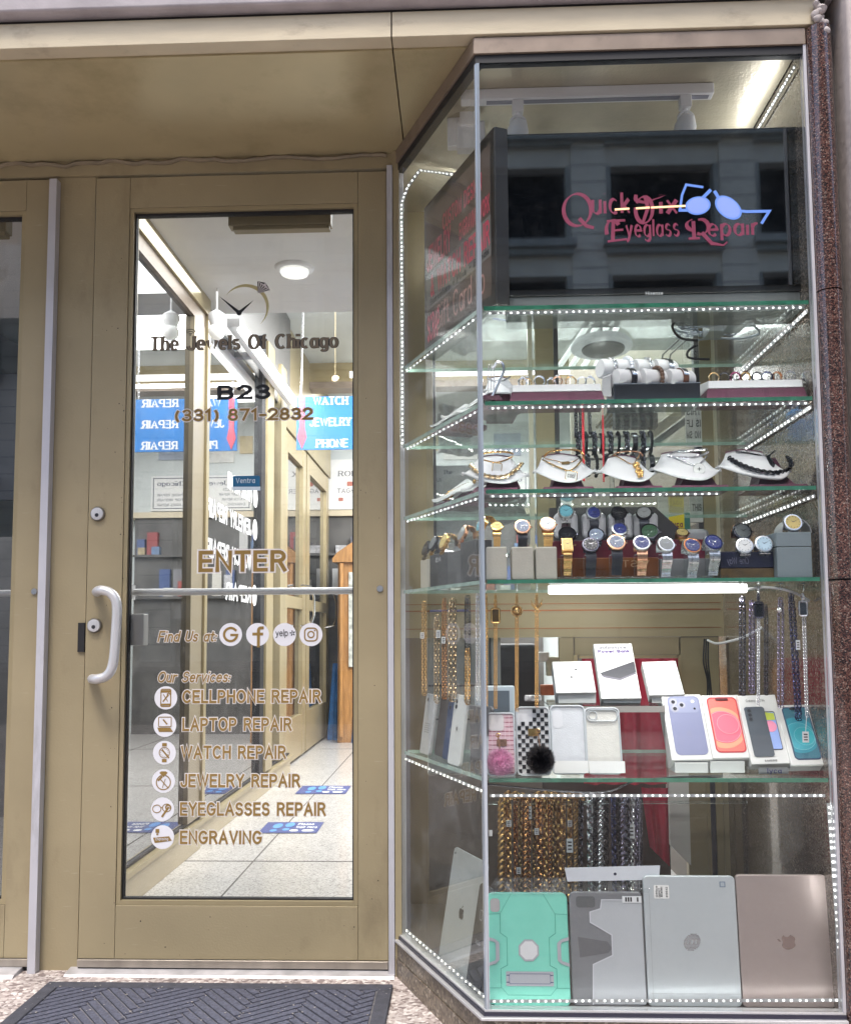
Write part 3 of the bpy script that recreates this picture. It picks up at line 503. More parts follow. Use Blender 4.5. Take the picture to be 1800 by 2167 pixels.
# blue repair sign on chains
bs = thing('repair_sign', 'blue hanging sign with white repair words and a red stripe', 'sign', (-.43, 3.2, 1.89))
SX0 = P(627, 950, 3.2).x; SZ0 = P(690, 951, 3.2).z; SZ1 = P(690, 839, 3.2).z
obj('panel', MB().box(SX0, SX0+.60, 3.2, 3.212, SZ0, SZ1), mat('sign_blue', (.03,.19,.52), .4, var=.12, vs=5), bs)
q = MB(); xr_ = SX0+.032
q.plate([(xr_,SZ0+.005),(xr_+.026,SZ0+.07),(xr_+.014,SZ0+.13),(xr_+.016,SZ1-.002),(xr_-.016,SZ1-.002),(xr_-.014,SZ0+.13),(xr_-.026,SZ0+.07)], 3.196, 3.2); obj('stripe', q, mat('sign_red', (.62,.09,.14), .4), bs)
q = MB()
for s, x, y in (('WATCH', 664, 856), ('JEWELRY', 656, 901), ('PHONE', 670, 946)): 
    o = P(x, y, 3.2); q = MB(); lettering(q, s, o, UX, UZ, FN, .042, .17, .12, style='serif', width={'WATCH':.19,'JEWELRY':.23,'PHONE':.175}[s]); lettering(q, 'REPAIR', (SX0+.345, 3.2, o.z), UX, UZ, FN, .042, .17, .12, style='serif', width=.2); obj('lettering', q, VW, bs)
for x in (SX0+.025, SX0+.57): obj('chain', MB().chain([(x,3.2,SZ1),(x+.01,3.2,2.88)], .02, .011, .0015), STEEL, bs)
pw = P(709, 801, 3.1); hw = thing('pocket_watch', 'small white faced pocket watch hanging above the blue sign', 'pocket watch', pw-Vector((0,0,.02)))
obj('case', MB().lathe([(.019,-.004),(.021,0),(.019,.006)], pw, 'y', 24), GOLDM, hw, smooth=True); obj('dial', MB().lathe([(.016,.0062),(.0165,.007)], pw, 'y', 24), PAPER, hw); obj('cord', MB().tube([pw+Vector((0,0,.02)), (pw.x, pw.y, 2.88)], .0015, 5), GOLDT, hw)
# floor stickers
FSB = mat('sticker_blue', (.045,.065,.20), .45); FSL = mat('sticker_light_blue', (.10,.28,.62), .45)
def floor_sticker(cs, label):
    a, b, c = [PZ(x, y, .002) for x, y in cs]; ux = (b-a); L_ = ux.length; ux.normalize(); uy = Vector((-ux.y, ux.x, 0)); H_ = (c-b).dot(uy)
    o = thing('floor_sticker', label, 'sticker', (a+b)/2, 'blue wait here stickers on the floor')
    q = MB(); q.add([a, b, b+uy*H_, a+uy*H_], [(0,1,2,3)]); obj('sheet', q, FSB, o)
    q = MB()
    for cx_, cy2 in ((.24,.62),(.44,.72)):
        q.add([a+ux*(L_*(cx_+.08*math.cos(t)))+uy*(H_*(cy2+.22*math.sin(t)))+UZ*.001 for t in [2*math.pi*k/20 for k in range(20)]], [tuple(range(20))])
        q.add([a+ux*(L_*(cx_-.01+.06*math.cos(t)))+uy*(H_*(cy2-.42+.11*math.sin(t)))+UZ*.001 for t in [2*math.pi*k/20 for k in range(20)]], [tuple(range(20))])
    obj('footprint', q, FSL, o)
    q = MB(); lettering(q, 'Please', a+ux*L_*.58+uy*H_*.70, ux, uy, UZ, H_*.17, .2, lift=.001, width=L_*.27); lettering(q, 'Wait Here', a+ux*L_*.58+uy*H_*.42, ux, uy, UZ, H_*.17, .2, lift=.001, width=L_*.36)
    q.add([a+ux*L_*x+uy*H_*y+UZ*.001 for x, y in rrect(.14,.16,.06,cx=.58,cy=.2)], [tuple(range(24))]); q.add([a+ux*L_*x+uy*H_*y+UZ*.001 for x, y in rrect(.2,.16,.06,cx=.82,cy=.2)], [tuple(range(24))])
    obj('lettering', q, VW, o)
floor_sticker(((545,1763),(670,1763),(686,1740)), 'nearer blue wait here sticker with footprints on the lobby floor')
floor_sticker(((624,1680),(731,1680),(742,1663)), 'farther blue wait here sticker with footprints on the lobby floor')

# ------------------------------------------------------------------ stone front and canopy
ZF = P(400, 38, -.011).z
cn = thing('canopy', 'cream fronted metal canopy with a bronze soffit over the entrance', 'canopy', (-.4, -.02, ZS))
JX = P(828, 60, -.011).x
obj('fascia', MB().box(-3, JX-.0012, -.011, .03, ZS, ZF), CREAM, cn, bevel=.0015); obj('fascia', MB().box(JX+.0012, .975, -.011, .03, ZS, ZF), CREAM, cn, bevel=.0015)
obj('soffit', MB().prism([(-3,.031),(JX-.0015,.031),(JX-.0015,D+.04),(-3,D+.04)], ZS-.004, ZS+.02), SOFF, cn); obj('soffit', MB().prism([(JX+.0015,.031),(XC+.1,.031),(XC-.03,.06),(.03,D+.04),(JX+.0015,D+.04)], ZS-.004, ZS+.02), SOFF, cn)
obj('lintel_gap_shade', MB().box(-3, 1.0, .0, .04, ZF, ZF+.012), DARK, cn)  # dark strip stands in for the shaded gap below the lintel
ln = MB().box(-6, 1.0245, -.035, .5, ZF+.012, ZF+3.5)
one('stone_lintel', ln, STONE, 'grey stone lintel above the cream canopy front', 'lintel', bevel=.006)
# wiggly caulk line where the soffit meets the door frame
cq = []
for i in range(90): cq.append((-1.2+1.2*i/89, D-.008+.002*math.sin(i*1.7), ZS-.012-.004*math.sin(i*.35)-.003*math.sin(i*.9)*(i < 55)))
one('sealant_bead', MB().tube(cq, .006, 6), mat('sealant', (.22,.18,.12), .6, var=.2, vs=20), 'uneven sealant bead where the soffit meets the door frame', 'sealant', smooth=True)
# granite column and stone pilaster at the right
gc = thing('granite_column', 'polished red granite rounded column right of the display window', 'column', (.99, 0, 0))
def colblock(z0, z1):
    c0 = .954; w_ = .052; pts = [(c0, .12)]
    pts = [(c0+.004*0+w_/2+w_/2*math.cos(R_(a)), -.004+w_/2*math.sin(R_(a))*1.05) for a in range(180, 361, 12)]+[(c0+w_,.12),(c0,.12)]
    obj('block', MB().prism(pts, z0, z1), GRAN, gc, smooth=True)
zj1 = P(1750, 620, 0).z; zj2 = P(1750, 1228, 0).z
colblock(-.02, zj2-.002); colblock(zj2+.002, zj1-.0015); colblock(zj1+.0015, ZS-.01)
obj('joint', MB().box(.958, 1.003, .0, .12, zj2-.002, zj2+.002).box(.958, 1.003, .0, .12, zj1-.0015, zj1+.0015), mat('mortar', (.35,.3,.3), .8), gc)
one('stone_pilaster', MB().box(1.026, 4.5, -.05, .5, 0, ZF+3.5), STONEP, 'pale rough stone pilaster at the right end of the shopfront', 'pilaster', bevel=.012)
one('shadow_joint', MB().box(1.007, 1.0255, .03, .3, 0, ZS), mat('joint_grey', (.10,.09,.09), .8), 'dark recessed joint between granite column and stone pilaster', 'joint')
kn = MB(); random.seed(3)
for i in range(16): kn.ball(P(1730+random.uniform(-9,9)+i*.6, 8+i*4.2, -.02)+Vector((0, random.uniform(-.008,.004), 0)), random.uniform(.005,.011), 10, 7, .15)
one('sealant_lump', kn, mat('lump', (.42,.38,.37), .8, var=.3, vs=60, bump=.5, bs=90), 'lumpy grey knot hanging at the right corner of the canopy', 'knot', smooth=60)

# ------------------------------------------------------------------ door frame
df = thing('door_frame', 'bronze painted door frame with pale weather strips', 'door frame', (-.47, D, 0))
SL0 = P(112, 373, D).x; SL1 = P(128, 373, D).x
obj('header', MB().box(-3, .025, D-.004, D+.05, 2.135, ZS-.004), GOLD, df)
obj('jamb', MB().box(SL1-.01, XL-.0035, D+.006, D+.05, 0, 2.134), GOLD, df); obj('jamb', MB().box(.018, .034, D-.02, D+.05, 0, ZS-.006), GOLD, df)
obj('weather_strip', MB().box(SL0, SL1, D-.022, D+.004, .0, 2.12), ALUP, df, bevel=.001); obj('weather_strip', MB().box(.001, .0165, D-.022, D+.004, .0, 2.134), ALUP, df, bevel=.001)
obj('strike_plate', MB().box(P(164,1350,D).x, P(178,1350,D).x, D+.001, D+.007, P(172,1380,D).z, P(172,1318,D).z), BLACK, df)
obj('threshold', MB().hexa([(XL-.02,D-.04,0),(.016,D-.04,0),(.016,D+.05,0),(XL-.02,D+.05,0)], [(XL-.02,D-.034,.005),(.016,D-.034,.005),(.016,D+.05,.014),(XL-.02,D+.05,.014)]), mat('threshold', (.46,.45,.46), .45, .3, .22, 22), df)
obj('threshold', MB().hexa([(-2,D-.06,0),(SL0-.02,D-.06,0),(SL0-.02,D+.05,0),(-2,D+.05,0)], [(-2,D-.05,.008),(SL0-.02,D-.05,.008),(SL0-.02,D+.05,.014),(-2,D+.05,.014)]), MATS['threshold'], df)
# ------------------------------------------------------------------ the doors
GX0 = P(268, 1200, D).x; GX1 = P(748, 1200, D).x; GZ0 = P(500, 1908, D).z; GZ1 = P(500, 443, D).z
DG = D+.017; YD1 = D+.045
def door_leaf(dr, x0, x1, gx0, gx1):
    bw = .012
    m = MB(); m.box(x0, gx0-bw, D, YD1, .032, 2.128); m.box(gx1+bw, x1, D, YD1, .032, 2.128)
    obj('stile', m, GOLD, dr, bevel=.0012)
    obj('top_rail', MB().box(gx0-bw+.0008, gx1+bw-.0008, D+.0005, YD1, GZ1+bw, 2.128), GOLD, dr, bevel=.0008); obj('bottom_rail', MB().box(gx0-bw+.0008, gx1+bw-.0008, D+.0005, YD1, .032, GZ0-bw), GOLD, dr, bevel=.0008)
    m = MB()
    for a in ((gx0-bw+.001,gx0,GZ0-bw+.001,GZ1+bw-.001),(gx1,gx1+bw-.001,GZ0-bw+.001,GZ1+bw-.001)): m.box(a[0], a[1], D+.003, YD1-.002, a[2], a[3])
    m.box(gx0+.0002, gx1-.0002, D+.003, YD1-.002, GZ0-bw+.001, GZ0).box(gx0+.0002, gx1-.0002, D+.003, YD1-.002, GZ1, GZ1+bw-.001)
    obj('glazing_bead', m, GOLDP, dr)
    m = MB(); g = .0045
    m.box(gx0, gx0+g, DG-.004, DG+.012, GZ0, GZ1).box(gx1-g, gx1, DG-.004, DG+.012, GZ0, GZ1).box(gx0+g, gx1-g, DG-.004, DG+.012, GZ0, GZ0+g).box(gx0+g, gx1-g, DG-.004, DG+.012, GZ1-g*1.6, GZ1)
    obj('gasket', m, BLACK, dr)
    obj('pane', MB().box(gx0+g, gx1-g, DG, DG+.006, GZ0+g, GZ1-g*1.6), DOORG, dr)
    obj('sweep', MB().box(x0, x1, D-.006, YD1, .012, .031), mat('sweep', (.42,.38,.33), .35, .7, .2, 18, stretch=(1,1,.3)), dr, bevel=.001)
    obj('door_gap_shade', MB().box(x0+.002, x1-.002, D-.003, YD1-.01, .0065, .0118), BLACK, dr)  # black strip painted in for the dark open gap under the door
    zb_ = P(500, 1252, D+.07).z
    obj('push_bar', MB().tube([(gx0-.03,D+.07,zb_),(gx1+.03,D+.07,zb_)], .0095, 14), ALU, dr, smooth=True)
    q = MB().box(gx0-.03, gx0-.005, YD1, D+.085, zb_-.02, zb_+.02).box(gx1+.005, gx1+.03, YD1, D+.085, zb_-.02, zb_+.02); obj('bar_bracket', q, ALU, dr)
dr = thing('entrance_door', 'bronze framed glass door with the shop name and service list', 'door', (-.4, D, 0))
door_leaf(dr, XL, -.0015, GX0, GX1)
dl = thing('side_door', 'neighbouring bronze glass door cut by the left picture edge', 'door', (-1.4, D, 0))
G2 = P(46, 453, D).x; door_leaf(dl, -1.78, SL0-.0015, -1.66, G2)
obj('bolt_head', MB().lathe([(.009,0),(.008,.004)], P(73,1252,D), 'y', 16), STEEL, dl); obj('bolt_head', MB().lathe([(.009,0),(.008,.004)], P(804,1246,D), 'y', 16), STEEL, dr)
for x, y, rr in ((208,1088,14),(201,1324,14)):
    c = P(x, y, D); r = rr/K(D)
    lk = obj('lock', MB().lathe([(r*1.12,-.001),(r*1.15,.004),(r*1.02,.008)], c, 'y', 28), mat('lock_ring', (.30,.29,.28), .3, .9), dr, smooth=True)
    q = obj('cylinder', MB().lathe([(r*.95,.008),(r*.93,.0105),(r*.8,.011)], c, 'y', 28), ALU, None, smooth=True, origin=c); q.parent = lk; q.location = c-WL['entrance_door']
    q = obj('keyhole', MB().lathe([(r*.30,.0111),(r*.28,.0122)], c-Vector((0,0,r*.22)), 'y', 20), mat('keyhole', (.08,.08,.09), .3, .8), None, origin=c); q.parent = lk; q.location = c-WL['entrance_door']
ha = [P(206,1253,D), P(205,1252,D-.035), P(215,1249,D-.055), P(235,1256,D-.058), P(247,1280,D-.058), P(245,1340,D-.058), P(239,1405,D-.058), P(226,1430,D-.058), P(206,1437,D-.055), P(196,1437,D-.035), P(196,1437,D)]
def smooth_path(pts, n=6):
    out = []
    for i in range(len(pts)-1):
        p0, p1, p2, p3 = pts[max(i-1,0)], pts[i], pts[i+1], pts[min(i+2,len(pts)-1)]
        for k in range(n):
            t = k/n; out.append(.5*((2*p1)+(p2-p0)*t+(2*p0-5*p1+4*p2-p3)*t*t+(3*p1-p0-3*p2+p3)*t**3))
    return out+[pts[-1]]
obj('pull_handle', MB().tube(smooth_path([Vector(p) for p in ha], 5), .0125, 14), ALU, dr, smooth=True)
zc1, zc0 = P(600,453,D+.07).z, P(600,483,D+.07).z
cx0, cx1 = P(487,470,D+.07).x, P(702,470,D+.07).x
def closer(par, a, b):
    obj('door_closer', MB().box(a, b, YD1, D+.085, zc0, zc1+.01).box(a+.012, b-.004, YD1+.004, D+.08, zc0-.011, zc0), mat('closer', (.24,.19,.10), .45, .1, .1, 8), par, bevel=.003)
    obj('screw', MB().lathe([(.0035,0),(.003,.003)], (b-.045, YD1-.0, zc1-.008), 'y', 10).lathe([(.0035,0),(.003,.003)], (b-.03, YD1, zc1-.008), 'y', 10), STEEL, par)
closer(dr, cx0, cx1); closer(dl, -1.5, P(22,470,D+.07).x)
obj('latch_box', MB().box(P(268,1330,DG+.02).x, P(306,1330,DG+.02).x, DG+.012, DG+.05, P(290,1366,DG).z, P(290,1299,DG).z), mat('latch_grey', (.45,.44,.43), .4, .4), dr, bevel=.002)
# paint chips on the door and frame
pc = MB(); random.seed(11)
for i in range(70):
    x, y = random.choice(((random.uniform(215,262), random.uniform(500,2000)), (random.uniform(255,262), random.uniform(800,1500)), (random.uniform(752,805), random.uniform(440,2000)), (random.uniform(215,800), random.uniform(1935,2035))))
    c = P(x, y, D-.0004); r = random.choice((.0008,.001,.0013,.0018)); pc.add([c+Vector((r*random.uniform(.6,1.3)*math.cos(t), 0, r*random.uniform(.6,1.5)*math.sin(t))) for t in [k*2*math.pi/7 for k in range(7)]], [tuple(range(7))])
obj('paint_chip', pc, mat('chip', (.05,.035,.025), .7), dr)

# ------------------------------------------------------------------ vinyl lettering on the door glass
GV = mat('gold_vinyl', (.30,.19,.055), .4, .2); BV = mat('brown_vinyl', (.20,.16,.11), .4); KV = mat('black_vinyl', (.012,.012,.014), .35)
def TP(x, y): return P(x, y, DG)
gv, wv, kv, bv, cv = MB(), MB(), MB(), MB(), MB()
def decal(s, x0, x1, yb, cap, wt=.215, sp=.115, shear=0, style='sans', ex=.15, fill=gv, out=wv, xs=1):
    o = TP(x0, yb); wd = TP(x1, yb).x-o.x; sz = cap/K(DG)
    if out is not None: lettering(out, s, o, UX, UZ, FN, sz, wt, sp, shear, wd, style, .0005, xs, ex)
    lettering(fill, s, o, UX, UZ, FN, sz, wt, sp, shear, wd, style, .0012, xs)
decal('The Jewels Of Chicago', 320, 713, 741, 29, .15, .16, style='serif', ex=.08, fill=bv, out=kv)
decal('B23', 464, 568, 843, 26, .27, .16, out=None, fill=kv, xs=1.25)
decal('(331) 871-2832', 373, 659, 890, 22, .22, .14, xs=1.2)
decal('ENTER', 424, 602, 1207, 38, .21, .13)
decal('Find Us at:', 335, 456, 1357, 20, .18, .10, .25); decal('Our Services:', 334, 485, 1443, 20, .18, .10, .25)
for s, x0, x1, yb in (('CELLPHONE REPAIR',388,677,1486),('LAPTOP REPAIR',388,615,1545),('WATCH REPAIR',385,603,1604),('JEWELRY REPAIR',384,633,1664),('EYEGLASSES REPAIR',383,687,1724),('ENGRAVING',383,552,1784)): decal(s, x0, x1, yb, 23)
for i, (x, y) in enumerate(((488,1343),(545,1343),(602,1343),(658,1343),(351,1477),(349,1535),(348,1593),(346,1653),(344,1713),(344,1772))): disc(cv, TP(x, y), 24.5/K(DG), FN, 36, .0005)
u = 1/K(DG)
def ic(x, y): return lambda px, py, d: TP(x, y)+UX*(px*u)+UZ*(py*u)+FN*d
def st_(mb, c, pl, w_, l=.0011): ribbon(mb, pl, w_, ic(*c), l, 'sans')
def fl(mb, c, pl, l=.0011): f_ = ic(*c); mb.add([f_(x, y, l) for x, y in pl], [tuple(range(len(pl)))])
st_(gv, (488,1343), _a(0,0,14,14,42,340,16)+[(14,-1),(2,-1)], 5)
st_(gv, (545,1343), [(10,14)]+_a(7,9,5,5,90,180,5)+[(2,-24)], 6.5); st_(gv, (545,1343), [(-8,1),(9,1)], 6)
q_ = MB(); o = TP(584, 1346); lettering(kv, 'yelp', o, UX, UZ, FN, 13*u, .13, .12, width=25*u, lift=.0011)
for a in (100, 30, -45, -115, 172): st_(kv, (619,1340), [(2.6*math.cos(R_(a)),2.6*math.sin(R_(a))),(5*math.cos(R_(a)),5*math.sin(R_(a)))], 2.2)
p_ = rrect(27,27,8); st_(gv, (658,1343), p_+[p_[0]], 2.8); st_(gv, (658,1343), _a(0,0,6.5,6.5,0,360,18), 2.8); fl(gv, (658,1343), _a(8,8.5,1.8,1.8,0,330,8))
c = (351,1477); p_ = rrect(21,36,3); st_(gv, c, p_+[p_[0]], 2.2); fl(gv, c, [(-10,11),(10,11),(10,16),(-10,16)]); fl(gv, c, [(-10,-16),(10,-16),(10,-12),(-10,-12)]); st_(gv, c, [(-5,-7),(5,6)], 3); st_(gv, c, [(-5,7),(4,-7)], 1.6); st_(gv, c, _a(6,7,3,3,-10,250,6), 1.8)
c = (349,1535); p_ = rrect(27,20,2,cy=7); st_(gv, c, p_+[p_[0]], 1.8); st_(gv, c, [(-3,11),(4,3)], 3); fl(gv, c, [(-16,-5),(12,-5),(18,-14),(-12,-14)])
c = (348,1593); st_(gv, c, _a(0,0,11,11,0,360,20), 1.6); fl(gv, c, [(-5,13),(5,13),(5,20),(-5,20)]); fl(gv, c, [(-5,-20),(5,-20),(5,-13),(-5,-13)]); st_(gv, c, [(-4,5),(9,-10)], 3.4)
for a in range(0, 360, 30): fl(gv, c, _a(8*math.cos(R_(a)),8*math.sin(R_(a)),.9,.9,0,300,5))
c = (346,1653); st_(gv, c, _a(0,-3,15,15,70,-250,20), 2.2); fl(gv, c, [(-9,17),(9,17),(0,8)]); fl(gv, c, [(-9,17),(-5,20),(5,20),(9,17)]); st_(gv, c, [(-8,5),(9,-13)], 2); st_(gv, c, [(-10,2),(-4,8)], 4); st_(gv, c, [(4,4),(-2,-14)], 1.4)
c = (344,1713); st_(gv, c, _a(-12,1,9,8,0,360,16), 1.7); st_(gv, c, _a(9,3,9,8,0,360,16), 1.7); st_(gv, c, [(0,-14),(12,3)], 4.2); st_(gv, c, _a(12,4,5,5,-20,250,8), 3); st_(gv, c, [(-3,3),(0,4)], 2)
c = (344,1772); fl(gv, c, [(-20,-1),(14,2),(20,-7),(-16,-12)]); fl(gv, c, [(-15,9),(-7,9),(-7,17),(-15,17)]); fl(gv, c, [(-13,4),(-9,4),(-9,8),(-13,8)]); lettering(cv, 'Engraving', TP(330,1778), UX, UZ, FN, 5.5*u, .15, width=26*u, lift=.0018)
# clock and ring emblem
n_ = 28; cr = []; ci = []
for i in range(n_+1):
    a = 148-(148+52)*i/n_; f_ = math.sin(math.pi*min(1, (i/n_)*.98+.02)); cr.append((51*math.cos(R_(a)), 51*math.sin(R_(a)))); ci.append(((51-8*f_)*math.cos(R_(a)), (51-8*f_)*math.sin(R_(a))))
f_ = ic(520,649); yv = MB(); yv.add([f_(x, y, .0008) for x, y in cr]+[f_(x, y, .0008) for x, y in ci], [(i, i+1, n_+2+i, n_+1+i) for i in range(n_)])
c = (506,662)
fl(kv, c, [(-45,39),(-2.6,-3),(2.6,3)]); fl(kv, c, [(32,28),(-2.6,3),(2.6,-3)]); fl(kv, c, _a(0,0,6,6,0,340,14), .0013)
dm = (558,609); dmp = [(-14,15),(4,11),(15,-7),(-13,-12)]
fl(wv, dm, dmp, .0011)
for i in range(6):
    a = Vector((-14,15)).lerp(Vector((15,-7)), i/6); b = Vector((-14,15)).lerp(Vector((15,-7)), (i+.5)/6); z_ = Vector((-13,-12)); fl(kv, dm, [tuple(a), tuple(b), tuple(z_)], .0014)
fl(kv, dm, [(-14,15),(4,11),(0,8)], .0016); fl(kv, dm, [(15,-7),(4,11),(6,4)], .0016)
for r in (4, 8.5, 13): st_(kv, (403,709), _a(0,0,r,r,35,145,8), 1.8, .0012)
fl(kv, (403,709), _a(0,0,1.8,1.8,0,320,8))
obj('gold_lettering', gv, GV, dr); obj('lettering_outline', wv, mat('outline_vinyl', (.78,.74,.72), .5), dr); obj('black_lettering', kv, KV, dr); obj('name_lettering', bv, BV, dr); obj('icon_disc', cv, mat('disc_vinyl', (.74,.74,.78), .5), dr); obj('ring_emblem', yv, mat('pale_gold_vinyl', (.52,.46,.23), .4), dr)
# transit card sticker on the glass
vb = MB(); o = TP(521, 1022); vb.add([o+UX*x+UZ*y+FN*.0006 for x, y in rrect(59*u, 31*u, 4*u)], [tuple(range(24))])
vt = obj('card_sticker', vb, mat('sticker_teal', (.02,.13,.26), .35), dr); vt['label'] = 'small blue transit card sticker'
q = MB(); lettering(q, 'Ventra', TP(500, 1022), UX, UZ, FN, 10*u, .14, width=40*u, lift=.0014)
q.add([TP(492+i*59, 1030+j*8)+FN*.0010 for i, j in ((0,0),(1,0),(1,1),(0,1))], [(0,1,2,3)]); obj('sticker_print', q, mat('sticker_print', (.62,.72,.78), .4), dr)
# lettering and paper seen in the left door
one('wall_panel', MB().box(-3, -1.35, 2.6, 2.65, 1.55, 2.2), mat('navy_panel', (.035,.04,.055), .4, var=.3, vs=4), 'dark navy wall panel behind the left side door', 'panel')
one('counter', MB().box(-3, -1.3, 2.5, 2.9, 0, 1.35), mat('counter_grey', (.16,.16,.165), .5, var=.25, vs=5), 'dark grey counter behind the left side door', 'counter')
one('paper_notice', MB().box(-1.62, -1.32, 2.488, 2.499, 1.12, 1.27), PAPER, 'white paper notice fixed to the dark counter', 'notice')

# ------------------------------------------------------------------ door mat
mc = [PZ(101,2081,.01), PZ(831,2081,.01)]
MX0, MX1, MY1 = mc[0].x, mc[1].x, (mc[0].y+mc[1].y)/2; MY0 = MY1-.75
dm_ = thing('door_mat', 'charcoal door mat with a raised herringbone pattern', 'door mat', ((MX0+MX1)/2, (MY0+MY1)/2, 0))
RUB = mat('mat_rubber', (.05,.052,.066), .85, var=.25, vs=60, bump=.8, bs=300); PILE = mat('mat_pile', (.075,.079,.11), .95, var=.35, vs=160, bump=1, bs=500)
q = MB().box(MX0, MX1, MY0, MY1, 0, .006); obj('base', q, mat('mat_base', (.15,.145,.155), .9, var=.4, vs=90, bump=.8, bs=400), dm_)
e_ = .034; q = MB().box(MX0-.001, MX1+.001, MY1-e_, MY1+.001, .001, .011).box(MX0-.001, MX0+e_, MY0, MY1-e_, .001, .011).box(MX1-e_, MX1+.001, MY0, MY1-e_, .001, .011); obj('border', q, RUB, dm_, bevel=.003)
q = MB(); bw_, bl_ = .022, .176; c45 = math.cos(R_(38)); s45 = math.sin(R_(38))
for i in range(-40, 60):
    for j in range(-14, 16):
        # herringbone: planks of length 8 widths, laid in two directions
        for hv in (0, 1):
            bx = (i*bw_+j*bl_*1.0); by = (i*bw_-j*bl_*1.0)
            if hv == 0: x0, y0, lx, ly = bx, by, bl_, bw_
            else: x0, y0, lx, ly = bx, by+bw_-0, bw_, bl_
            g_ = .0028; cs = [(x0+g_,y0+g_),(x0+lx-g_,y0+g_),(x0+lx-g_,y0+ly-g_),(x0+g_,y0+ly-g_)]
            w4 = [(MX0+.5+cx*c45-cy2*s45, MY0+.35+cx*s45+cy2*c45) for cx, cy2 in cs]
            lo = [MX0+e_+.004, MY0, MX1-e_-.004, MY1-e_-.004]
            def clip(poly):
                for ax, lim, sg in ((0,lo[0],1),(1,lo[1],1),(0,lo[2],-1),(1,lo[3],-1)):
                    o_ = []
                    for k in range(len(poly)):
                        a, b = poly[k-1], poly[k]; da, db = sg*(a[ax]-lim), sg*(b[ax]-lim)
                        if (da >= 0) != (db >= 0): t = da/(da-db); o_.append((a[0]+(b[0]-a[0])*t, a[1]+(b[1]-a[1])*t))
                        if db >= 0: o_.append(b)
                    poly = o_
                    if len(poly) < 3: return None
                return poly
            pp = clip(w4)
            if pp: q.prism(pp, .005, .0105)
obj('pile', q, PILE, dm_, bevel=.0012, seg=1)

q = MB(); random.seed(31)
for i in range(260):
    x, y = random.uniform(MX0, MX1), MY1-random.random()**1.5*.5; r = random.choice((.0008,.0012,.0018,.003)); a = random.random()*3; q.add([(x+r*math.cos(a+t)*random.uniform(.5,1.4), y+r*math.sin(a+t)*random.uniform(.5,1.4), .0118) for t in (0,1.6,3.1,4.7)], [(0,1,2,3)])
tag(obj('lint', q, mat('lint_pale', (.30,.28,.26), .9, var=.5, vs=90), dm_), kind='stuff')
q = MB()
for i in range(420):
    x, y = (random.uniform(-1.6, 1.2), random.uniform(-.6, D-.07)); 
    if MX0 < x < MX1 and y < MY1: continue
    r = random.choice((.0008,.0015,.002,.004)); a = random.random()*3; q.add([(x+r*math.cos(a+t)*random.uniform(.5,1.4), y+r*math.sin(a+t)*random.uniform(.5,1.4), .001) for t in (0,1.6,3.1,4.7)], [(0,1,2,3)])
tag(obj('pavement_grit', q, mat('grit', (.10,.09,.08), .9, var=.5, vs=90)), 'dark grit scattered over the pink pavement', 'grit', kind='stuff')

# ------------------------------------------------------------------ display case
dc = thing('display_case', 'corner glass display case with bronze trim and a stone plinth', 'display case', (.55, .3, 0))
ang = Vector((XA-XC, D-.004, 0)); AL = ang.length; AU = ang.normalized(); AN = Vector((-AU.y, AU.x, 0))   # along the slanting side, from the corner back; normal outward
if AN.x > 0: AN = -AN
def S(u, z, off=0): p = Vector((XC, 0, 0))+AU*u-AN*off; return Vector((p.x, p.y, z))   # off = metres inside the slanting pane
def slab(mb, u0, u1, o0, o1, z0, z1):
    return mb.hexa([S(u0,z0,o0), S(u1,z0,o0), S(u1,z0,o1), S(u0,z0,o1)], [S(u0,z1,o0), S(u1,z1,o0), S(u1,z1,o1), S(u0,z1,o1)])
PL = speckle('plinth_stone', [(0,(.10,.08,.06)),(.3,(.17,.135,.10)),(.75,(.23,.185,.135)),(.95,(.36,.31,.25))], 160, .45, .2, bump=.3, big=(8,.7,1.3))
pz = .09
def prof(mb, off, z0, z1, back=.03):    # L-shaped run: front and slanting side
    f = off
    c0 = Vector((XC, 0)); d2 = Vector((AU.x, AU.y)); n2 = Vector((AN.x, AN.y))
    # offset corner: intersection of y=-f and slanted line shifted by f along n2
    pt = c0+n2*f; t = (-f-pt.y)/d2.y; k0 = pt+d2*t; e0 = pt+d2*(AL+.0)
    b = back; pt2 = c0-n2*b; t2 = (b-pt2.y)/d2.y; k1 = pt2+d2*t2; e1 = pt2+d2*AL
    mb.prism([(k0.x,k0.y),(XR+.006,-f),(XR+.006,b),(k1.x,k1.y)], z0, z1); mb.prism([(e0.x,e0.y),(k0.x,k0.y),(k1.x,k1.y),(e1.x,e1.y)], z0, z1); return mb
obj('plinth', prof(MB(), .012, 0, .046, .06), PL, dc); obj('plinth', prof(MB(), .010, .048, pz-.004, .06), PL, dc)
obj('sill', prof(MB(), .016, pz-.004, pz+.0015, .045), ALU, dc, bevel=.0008); obj('sill', prof(MB(), .007, pz+.002, pz+.009, .03), mat('sill_dark', (.05,.05,.075), .25, .6), dc); obj('sill', prof(MB(), .004, pz+.0095, pz+.013, .02), ALU, dc)
obj('top_trim', prof(MB(), .006, ZT-.001, ZS-.0045, .03), TRIMB, dc, bevel=.001); obj('top_channel', prof(MB(), .001, ZT-.02, ZT-.0015, .02), BLACK, dc)
obj('front_pane', MB().box(XC+.008, XR-.001, 0, .006, pz+.0135, ZT-.02), PANE, dc)
obj('side_pane', slab(MB(), .008, AL-.004, 0, .006, pz+.0135, ZT-.02), SIDEG, dc)
CORN = mat('polished_edge', (.50,.56,.62), .12, .55, .3, 5, coat=.6, stretch=(60,60,.6))
